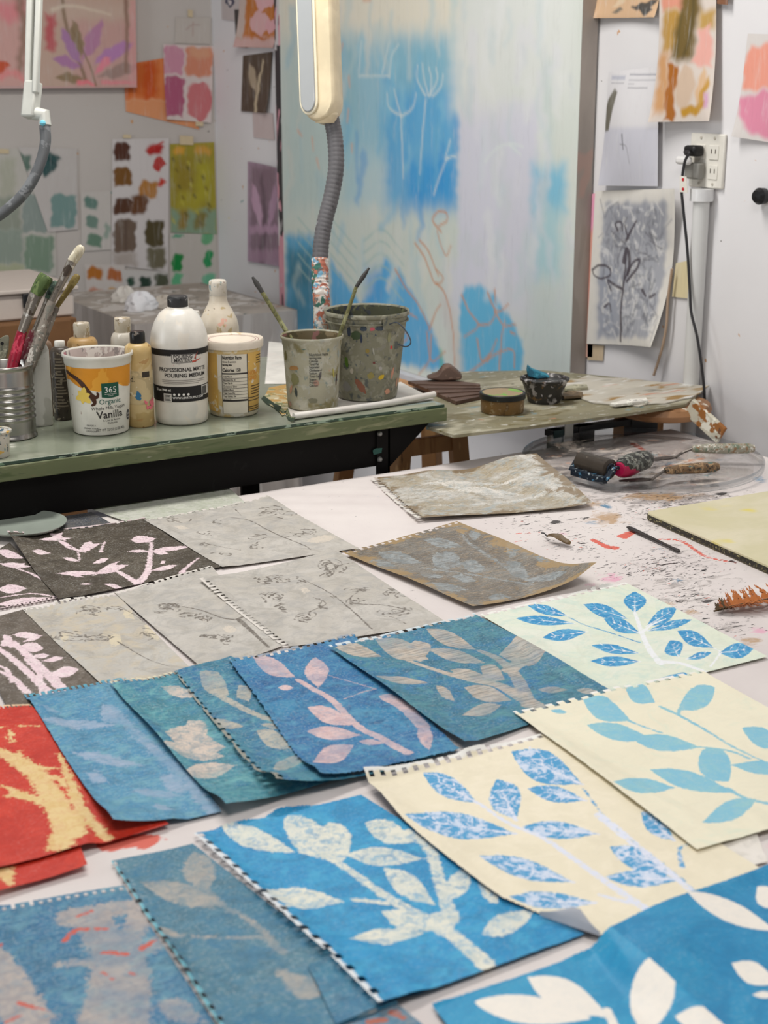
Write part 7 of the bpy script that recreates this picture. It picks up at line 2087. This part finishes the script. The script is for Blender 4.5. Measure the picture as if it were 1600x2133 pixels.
# ---- right of the painting
wsheet('botanical_study', 'tan paper with two dark leaf prints, above the folded letter', 'R', [(1236, -60), (1378, -60), (1372, 36), (1236, 38)], (206, 172, 138), [(('L', 1325, 15, 1365, 20, 12), (74, 72, 70), 3), (('L', 1330, 20, 1370, 0, 9), (80, 76, 72), 3), (('S', [(1318, 14), (1330, 18)], 4, 8), (80, 76, 72), 3), (('L', 1280, 26, 1300, 22, 5), (120, 112, 100), 3), (('L', 1278, 14, 1300, 0, 7), (214, 190, 160), 3)], off=0.010, curl=(0, 0, 0.012, 0.012))
ops = [(rc(1380, -70, 1440, 20), (216, 148, 126), 6), (rc(1384, 20, 1440, 110), (182, 142, 72), 8), (('P', [(1436, -60), (1470, -60), (1452, 128), (1404, 124)]), (112, 92, 48), 10), (rc(1462, 20, 1490, 60), (186, 150, 84), 8), (('P', [(1464, 60), (1482, 50), (1488, 140), (1452, 132)]), (226, 168, 156), 5), (rc(1378, 110, 1402, 236), (200, 152, 106), 10), (('P', [(1402, 134), (1424, 134), (1412, 252), (1396, 252)]), (166, 100, 34), 4), (('L', 1432, 230, 1440, 136, 20, 0.6, 1.0), (206, 182, 160), 6), (('L', 1462, 220, 1474, 140, 9), (214, 178, 140), 5), (('S', [(1430, 236), (1455, 228), (1478, 216)], 18, 16), (190, 142, 48), 4), (('L', 1465, 232, 1482, 160, 6), (196, 150, 70), 4), (rc(1478, 195, 1486, 225), (206, 160, 190), 5), (('S', [(1450, -60), (1448, 60), (1432, 120)], 10, 6), (84, 72, 40), 5, 0.8), (('S', [(1428, 20), (1420, 110)], 6, 4), (92, 80, 44), 4, 0.8)]
wsheet('colour_study', 'ochre and olive brush-stroke sheet with pink, tall, above the wall outlet', 'R', [(1374, -70), (1492, -70), (1492, 252), (1372, 254)], (214, 202, 192), ops, off=0.016, curl=(0, 0, 0.02, 0.03), belly=0.012, nu=90, nv=160)
ops = [(rc(1275, 158, 1305, 166), (150, 156, 176), 3, 0.6), (rc(1314, 154, 1370, 157), (140, 140, 150), 2, 0.8), (rc(1314, 166, 1368, 168), (150, 150, 156), 2, 0.7), (rc(1275, 172, 1304, 174), (150, 150, 156), 2, 0.7), (rc(1314, 174, 1326, 176), (150, 150, 156), 2, 0.6), (rc(1314, 182, 1352, 184), (130, 130, 136), 2, 0.8), (rc(1250, 265, 1372, 390), (196, 196, 206), 6, 0.9), (('S', [(1310, 280), (1312, 310)], 4, 3), (90, 90, 96), 2, 0.8), (('S', [(1306, 300), (1318, 305), (1322, 340)], 3, 1), (120, 120, 124), 2, 0.6), (('P', [(1284, 184), (1291, 192), (1280, 240), (1273, 272), (1262, 274), (1258, 240), (1268, 208)]), (110, 106, 94), 3)]
wsheet('folded_letter', 'folded white letter with printed heading and a dark oval mark', 'R', [(1268, 150), (1372, 138), (1370, 388), (1254, 386)], (216, 214, 216), ops, off=0.014, wob=0.05, belly=0.02, nu=110, nv=200, cat='letter', curl=(0, 0, 0, 0.012))
rk2 = np.random.RandomState(8)
ops = [(('P', [(1262, 424), (1398, 420), (1388, 560), (1372, 700), (1246, 704), (1250, 560)]), (166, 168, 175), 6), (rc(1262, 426, 1396, 500), (134, 136, 144), 24, 0.7), (rc(1246, 560, 1290, 700), (146, 152, 166), 20, 0.6)]
for k in range(240):
    px, py = 1256 + rk2.rand() * 130, 430 + rk2.rand() * 260
    ops.append((('S', [(px, py), (px + rk2.randn() * 5, py + rk2.randn() * 9), (px + rk2.randn() * 9, py + rk2.randn() * 16)], 3 + rk2.rand() * 5, 3), ((206, 206, 208), (112, 114, 120), (220, 218, 214), (134, 136, 144))[k % 4], 3, 0.6))
for k in range(16):
    px, py = 1285 + rk2.rand() * 90, 440 + rk2.rand() * 230
    ops.append((('S', [(px, py), (px + rk2.randn() * 10, py + rk2.randn() * 12), (px + rk2.randn() * 14, py + rk2.randn() * 16)], 3, 2), (92, 90, 96), 3, 0.7))
DK = (70, 62, 70)
for pts, w in (([(1297, 710), (1298, 640), (1304, 590), (1308, 540)], 5), ([(1234, 562), (1250, 552), (1272, 558), (1274, 572), (1258, 580), (1240, 574), (1234, 562)], 4), ([(1310, 585), (1332, 556), (1336, 540), (1322, 548), (1306, 580)], 5), ([(1304, 545), (1310, 520), (1316, 540), (1312, 570)], 9), ([(1300, 602), (1280, 590), (1270, 584), (1276, 604)], 5), ([(1308, 500), (1318, 480), (1330, 460)], 5), ([(1290, 480), (1284, 466), (1296, 462), (1300, 480)], 4), ([(1312, 496), (1304, 470)], 4), ([(1262, 640), (1272, 632), (1276, 648)], 4), ([(1345, 605), (1352, 615)], 6), ([(1362, 618), (1372, 612)], 5), ([(1298, 650), (1300, 690)], 4)):
    ops.append((('S', pts, w * 1.5, w), DK, 2, 0.9))
wsheet('botanical_study', 'grey and white monoprint of a dark flower stem on cream paper, right wall', 'R', [(1240, 398), (1420, 392), (1384, 720), (1222, 716)], (220, 216, 208), ops, off=0.010, nu=110, nv=180, curl=(0, 0.02, 0.04, 0), belly=0.006)
wsheet('paper_strip', 'pink and coral painted strip half hidden behind the grey monoprint', 'R', [(1233, 404), (1244, 402), (1234, 744), (1218, 744)], (226, 166, 150), [(rc(1225, 400, 1250, 480), (232, 160, 186), 8), (rc(1215, 640, 1240, 750), (226, 190, 170), 12, 0.6)], off=0.004, nu=12, nv=60, cat='paper')
wsheet('paper_strip', 'small tan tape square below the grey monoprint', 'R', [(1224, 716), (1258, 720), (1256, 752), (1224, 750)], (200, 180, 150), [], off=0.004, nu=10, nv=10, cat='paper')
wsheet('paper_strip', 'yellowed paper corner showing right of the grey monoprint', 'R', [(1408, 548), (1450, 540), (1436, 622), (1400, 618)], (220, 206, 166), [(('P', [(1440, 540), (1452, 540), (1440, 600)]), (226, 224, 220), 3)], off=0.005, nu=16, nv=20, cat='paper')
wsheet('colour_study', 'white sheet with coral and rose brushed patches, cut by the right edge', 'R', [(1558, 70), (1680, 74), (1680, 310), (1534, 284)], (214, 208, 204), [(('P', [(1562, 96), (1620, 90), (1660, 180), (1590, 186), (1546, 188), (1548, 150)]), (232, 156, 136), 5), (('P', [(1543, 206), (1590, 188), (1650, 200), (1650, 300), (1590, 288), (1556, 264), (1542, 240)]), (218, 138, 162), 6)], off=0.006, curl=(0, 0, 0, 0.014))
wsheet('paper_strip', 'brown painted block at the top of the right wall beside the olive sheet', 'R', [(1494, -40), (1518, -40), (1516, 10), (1494, 8)], (130, 88, 62), [], off=0.014, nu=12, nv=16, cat='paper')

# outlet, plugs, conduit and cord
OX = WX - 0.0065
pc = [atx(px, py, WX - 0.006) for px, py in ((1441, 276), (1512, 280), (1512, 396), (1441, 388))]
y0_, y1_ = pc[0][1], pc[1][1]
zt1, zb1 = (pc[0][2] + pc[1][2]) / 2, (pc[2][2] + pc[3][2]) / 2
M_PLATE = plain('ivory_plate', (226, 222, 212), 0.35)
ot = thing('wall_outlet', (WX, (y0_ + y1_) / 2, zb1), 'double wall outlet plate with plugs in its left socket', 'outlet')
obj('plate', MB().box(WX - 0.008, WX - 0.0005, y1_, y0_, zb1, zt1), M_PLATE, ot, bevel=0.003)
W_ = y0_ - y1_
H_ = zt1 - zb1
for k, fy2 in enumerate((0.32, 0.72)):
    yc = y0_ - W_ * fy2
    for s_ in (0.3, 0.66):
        zc_ = zb1 + H_ * s_
        rec = obj('receptacle', MB().box(WX - 0.010, WX - 0.0078, yc - 0.014, yc + 0.014, zc_ - 0.015, zc_ + 0.015), M_PLATE, ot, bevel=0.002)
        for dy in (-0.006, 0.006):
            obj('slot', MB().box(WX - 0.0106, WX - 0.0098, yc + dy - 0.001, yc + dy + 0.001, zc_ - 0.002, zc_ + 0.007), plain('slot_dark', (70, 56, 44), 0.6) if dy < 0 and s_ == 0.3 and k == 0 else bpy.data.materials['slot_dark'], rec)
for s_ in (0.08, 0.92):
    for fy2 in (0.32, 0.72):
        p = np.array([WX - 0.0078, y0_ - W_ * fy2, zb1 + H_ * s_])
        obj('screw', MB().lathe(p, [(0.0003, 0.002), (0.003, 0.0016), (0.0035, 0.0)], 12, False, False, Matrix.Rotation(math.radians(-90), 3, 'Y')), plain('screw', (190, 184, 172), 0.4) if 'screw' not in bpy.data.materials else bpy.data.materials['screw'], ot)
yc = y0_ - W_ * 0.32
obj('socket_block', MB().box(WX - 0.030, WX - 0.0108, yc - 0.020, yc + 0.024, zb1 + H_ * 0.16, zb1 + H_ * 0.46), plain('block_grey', (140, 138, 132), 0.5), ot, bevel=0.004, label='grey block under the plug')  # plain grey box over the lower left socket
pg = np.array([WX - 0.030, yc + 0.012, zb1 + H_ * 0.64])
plug = thing('power_cord', pg, 'black power cord with a black plug hanging from the wall outlet', 'cord')
mb = MB()
mb.box(WX - 0.040, WX - 0.0109, yc - 0.016, yc + 0.020, zb1 + H_ * 0.58, zb1 + H_ * 0.78)
obj('plug', mb, plain('black_plug', (28, 27, 28), 0.4), plug, bevel=0.006)
cpx = [(1436, 318), (1426, 340), (1420, 390), (1424, 440), (1432, 520), (1437, 600), (1440, 650), (1452, 700), (1460, 750), (1466, 800), (1470, 860)]
cpt = [np.array([WX - 0.040, yc + 0.014, zb1 + H_ * 0.66])] + [atx(px, py, WX - 0.050 - 0.004 * math.sin(i)) for i, (px, py) in enumerate(cpx)]
obj('cable', MB().tube(smooth(cpt, 70), 0.003, 8), plain('black_cable', (44, 42, 44), 0.5), plug)
wp = thing('charger_plug', (WX - 0.03, yc + 0.028, zb1 + H_ * 0.5), 'white rounded charger plugged in below the black plug', 'charger')
obj('body', MB().box(WX - 0.044, WX - 0.0312, yc - 0.004, yc + 0.040, zb1 + H_ * 0.42, zb1 + H_ * 0.575), plain('charger_white', (226, 224, 222), 0.4), wp, bevel=0.006)
obj('prong_cover', MB().box(WX - 0.0311, WX - 0.0305, yc + 0.004, yc + 0.034, zb1 + H_ * 0.45, zb1 + H_ * 0.55), M_PLATE, wp)
M_CON = plain('painted_conduit', (212, 212, 210), 0.5, var=0.05)
ca = atx(1463, 388, WX - 0.022)
cb = atx(1462, 800, WX - 0.022)
cd = thing('conduit', (WX - 0.022, ca[1], cb[2] - 0.2), 'white painted conduit pipe running down the wall from the outlet', 'pipe')
obj('pipe', MB().tube([np.array([WX - 0.0215, ca[1], ca[2] - 0.008]), np.array([WX - 0.0215, ca[1], 0.1])], 0.0175, 20), M_CON, cd)
obj('coupling', MB().tube([np.array([WX - 0.0215, ca[1], zb1 - 0.001]), np.array([WX - 0.0215, ca[1], zb1 - 0.026])], 0.025, 20), plain('clear_sleeve', (222, 222, 222), 0.25), cd)
tg = [atx(px, py, WX - 0.058) for px, py in ((1416, 366), (1430, 368), (1432, 402), (1416, 400))]
tag_ = thing('cord_tag', tg[0], 'small white tag with two red dots on the black cord', 'tag')
obj('card', MB().prism(tg, (0.001, 0, 0)), M_PLATE, tag_, shade=False)
for py in (374, 394):
    p = atx(1423, py, WX - 0.0584)
    obj('red_dot', MB().lathe(p, [(0.0003, 0.0008), (0.0035, 0.0006), (0.0035, 0.0)], 14, False, False, Matrix.Rotation(math.radians(-90), 3, 'Y')), plain('dot_red', (190, 30, 40), 0.4), tag_)
# brown string below the monoprint
sp = [atx(px, py, WX - 0.02) for px, py in ((1400, 560), (1392, 620), (1388, 680), (1378, 730), (1362, 782))]
obj('string', MB().tube(smooth(sp, 30), 0.003, 8), plain('tan_string', (176, 152, 130), 0.7), label='tan string hanging beside the grey monoprint', cat='string')
hk = atx(1596, 408, WX - 0.001)
obj('coat_hook', MB().lathe(hk, [(0.012, 0.0), (0.016, 0.006), (0.017, 0.02), (0.012, 0.028), (0.0005, 0.03)], 24, True, False, Matrix.Rotation(math.radians(-90), 3, 'Y')), plain('knob_black', (24, 24, 26), 0.4), label='black round coat hook on the wall at the right edge', cat='hook')

# ================================================================ far corner: side table, boxes
SZ2 = 0.82
M_DRAPE = splat('grey_plastic_drape', (172, 164, 158), [((182, 175, 170), 0.53, 6)], 10, 0.6, 0.3, stretch=(3, 3, 0.4), bump=0.2, base2=(160, 152, 146))
q0, q1, q2_, q3 = [at(px, py, SZ2) for px, py in ((184, 640), (326, 672), (596, 640), (440, 606))]
sx0, sx1 = q0[0], max(q1[0], q2_[0])
tb = thing('side_table', (np.array([q0[0] + q2_[0], q0[1] + q2_[1], 0]) / 2), 'small table draped in grey plastic in the far corner of the room', 'table')
xa, xb = float(q0[0]), min(float(q2_[0]), WX - 0.05)
ya, yb = float(q1[1]), min(float(q3[1]) + 0.2, WY - 0.03)
xa = max(xa, 0.5)
obj('tabletop', MB().box(xa, xb, ya, yb, SZ2 - 0.025, SZ2), splat('messy_top', (170, 160, 150), [((196, 190, 184), 0.55, 12), ((150, 110, 90), 0.66, 24), ((90, 100, 96), 0.66, 30)], 20, 0.62, 0.5), tb, bevel=0.003)
for x in (xa + 0.03, xb - 0.03):
    for y in (ya + 0.03, yb - 0.03):
        obj('leg', MB().box(x - 0.02, x + 0.02, y - 0.02, y + 0.02, 0, SZ2 - 0.026), M_DRAPE, tb)
# drape: folded sheet round the visible sides
path = []
rr = np.random.RandomState(2)
loop = [(xa, yb), (xa, ya), (xb, ya), (xb, yb)]
vs, fs = [], []
nn = 0
rows = 8
for i in range(3):
    a_, b_ = np.array(loop[i]), np.array(loop[i + 1])
    nm_ = np.array([(b_ - a_)[1], -(b_ - a_)[0]]) / np.linalg.norm(b_ - a_)
    for k in range(30):
        t_ = k / 29
        p = a_ + (b_ - a_) * t_
        for j in range(rows):
            q = j / (rows - 1)
            w_ = 0.004 + q * 0.03 * (1 + math.sin(k * 1.3 + i * 2 + math.sin(k * 0.7) * 2)) * 0.6
            vs.append((p[0] + nm_[0] * w_, p[1] + nm_[1] * w_, SZ2 + 0.001 - q * 0.6))
        nn += 1
for k in range(nn - 1):
    for j in range(rows - 1):
        fs.append((k * rows + j, k * rows + j + 1, (k + 1) * rows + j + 1, (k + 1) * rows + j))
obj('plastic_drape', MB().add(vs, fs), M_DRAPE, tb, auto=80)


def rag(name, label, px, py, wpx, hpx, z, m, seed, group=None):
    P_ = at(px, py, z)
    s_ = depth(P_) / F_PX
    rs = np.random.RandomState(seed)
    vs, fs = [], []
    n1, n2 = 14, 26
    for j in range(n1):
        for k in range(n2):
            a_ = 2 * math.pi * k / n2
            q = j / (n1 - 1)
            rr_ = math.cos(q * math.pi / 2) ** 0.7 * (1 + 0.18 * math.sin(3 * a_ + seed) + 0.12 * math.sin(7 * a_ + q * 6 + seed) + 0.06 * rs.randn())
            vs.append((P_[0] + wpx * s_ * rr_ * math.cos(a_), P_[1] + wpx * s_ * 0.8 * rr_ * math.sin(a_), z + 0.001 + hpx * s_ * math.sin(q * math.pi / 2) * (1 + 0.15 * math.sin(5 * a_ + seed))))
    for j in range(n1 - 1):
        for k in range(n2):
            fs.append((j * n2 + k, j * n2 + (k + 1) % n2, (j + 1) * n2 + (k + 1) % n2, (j + 1) * n2 + k))
    return obj(name, MB().add(vs, fs), m, label=label, cat='rag', group=group, auto=80)


M_RAG = plain('white_rag', (226, 224, 226), 0.8, var=0.06)
rag('crumpled_rag', 'bright white crumpled rag on the draped side table', 292, 646, 32, 34, SZ2, M_RAG, 2)
rag('crumpled_rag', 'flatter off-white crumpled cloth on the draped table, left of the bright rag', 262, 628, 24, 28, SZ2, plain('offwhite_rag', (206, 200, 192), 0.8), 5)
rag('crumpled_rag', 'creased beige cloth lying right of the bright white rag', 340, 640, 26, 22, SZ2, plain('beige_rag', (190, 180, 168), 0.8), 9)

# cardboard box with a white plastic box on top, far left
bx = aty(160, 662, 3.75)
M_CARD = splat('cardboard', (120, 84, 52), [((106, 72, 44), 0.55, 6), ((134, 96, 62), 0.6, 9)], 10, 0.6, 0.7, bump=0.03)
zc1 = float(bx[2])
cb_ = thing('cardboard_box', (bx[0] - 0.3, 3.98, 0), 'tall brown cardboard box behind the bench at the far left', 'box')
obj('body', MB().box(bx[0] - 0.62, bx[0], 3.75, 4.2, 0.0, zc1), M_CARD, cb_, bevel=0.003)
obj('flap', MB().box(bx[0] - 0.60, bx[0] - 0.02, 3.738, 3.7495, zc1 - 0.16, zc1 - 0.002), M_CARD, cb_, bevel=0.002)
obj('packing_tape', MB().box(bx[0] - 0.36, bx[0] - 0.30, 3.735, 3.7375, zc1 - 0.13, zc1 - 0.01), M_TAPE, cb_)
wb1 = aty(184, 592, 3.78)
wbx = thing('storage_bin', (wb1[0] - 0.3, 3.95, zc1), 'white plastic bin with a black latch on top of the cardboard box', 'bin')
M_BIN2 = plain('bin_white', (196, 184, 174), 0.5, var=0.06)
obj('body', MB().box(wb1[0] - 0.58, wb1[0] - 0.04, 3.78, 4.15, zc1 + 0.001, float(wb1[2]) - 0.012), M_BIN2, wbx, bevel=0.006)
obj('rim', MB().box(wb1[0] - 0.59, wb1[0] - 0.03, 3.77, 4.16, float(wb1[2]) - 0.0115, float(wb1[2])), M_BIN2, wbx, bevel=0.003)
lt = [aty(px, py, 3.775) for px, py in ((46, 612), (66, 640))]
obj('latch', MB().box(min(lt[0][0], lt[1][0]), max(lt[0][0], lt[1][0]), 3.766, 3.779, lt[1][2], lt[0][2]), plain('latch_black', (30, 30, 32), 0.4), wbx, bevel=0.002)

# grey pot lid at the back left of the print table
gl = at(60, 1090, TZ + 0.003)
ld = thing('tray', gl, 'grey green shallow round tray under the bench edge at the far left', 'tray')
obj('dish', MB().lathe((gl[0] - 0.02, gl[1] - 0.035, TZ + 0.0065 + 0.002), [(0.055, 0.0), (0.062, 0.002), (0.07, 0.007), (0.0705, 0.0085), (0.068, 0.0082), (0.06, 0.0035), (0.0005, 0.003)], 48, True, False), plain('sage_plastic', (150, 158, 148), 0.4), ld)
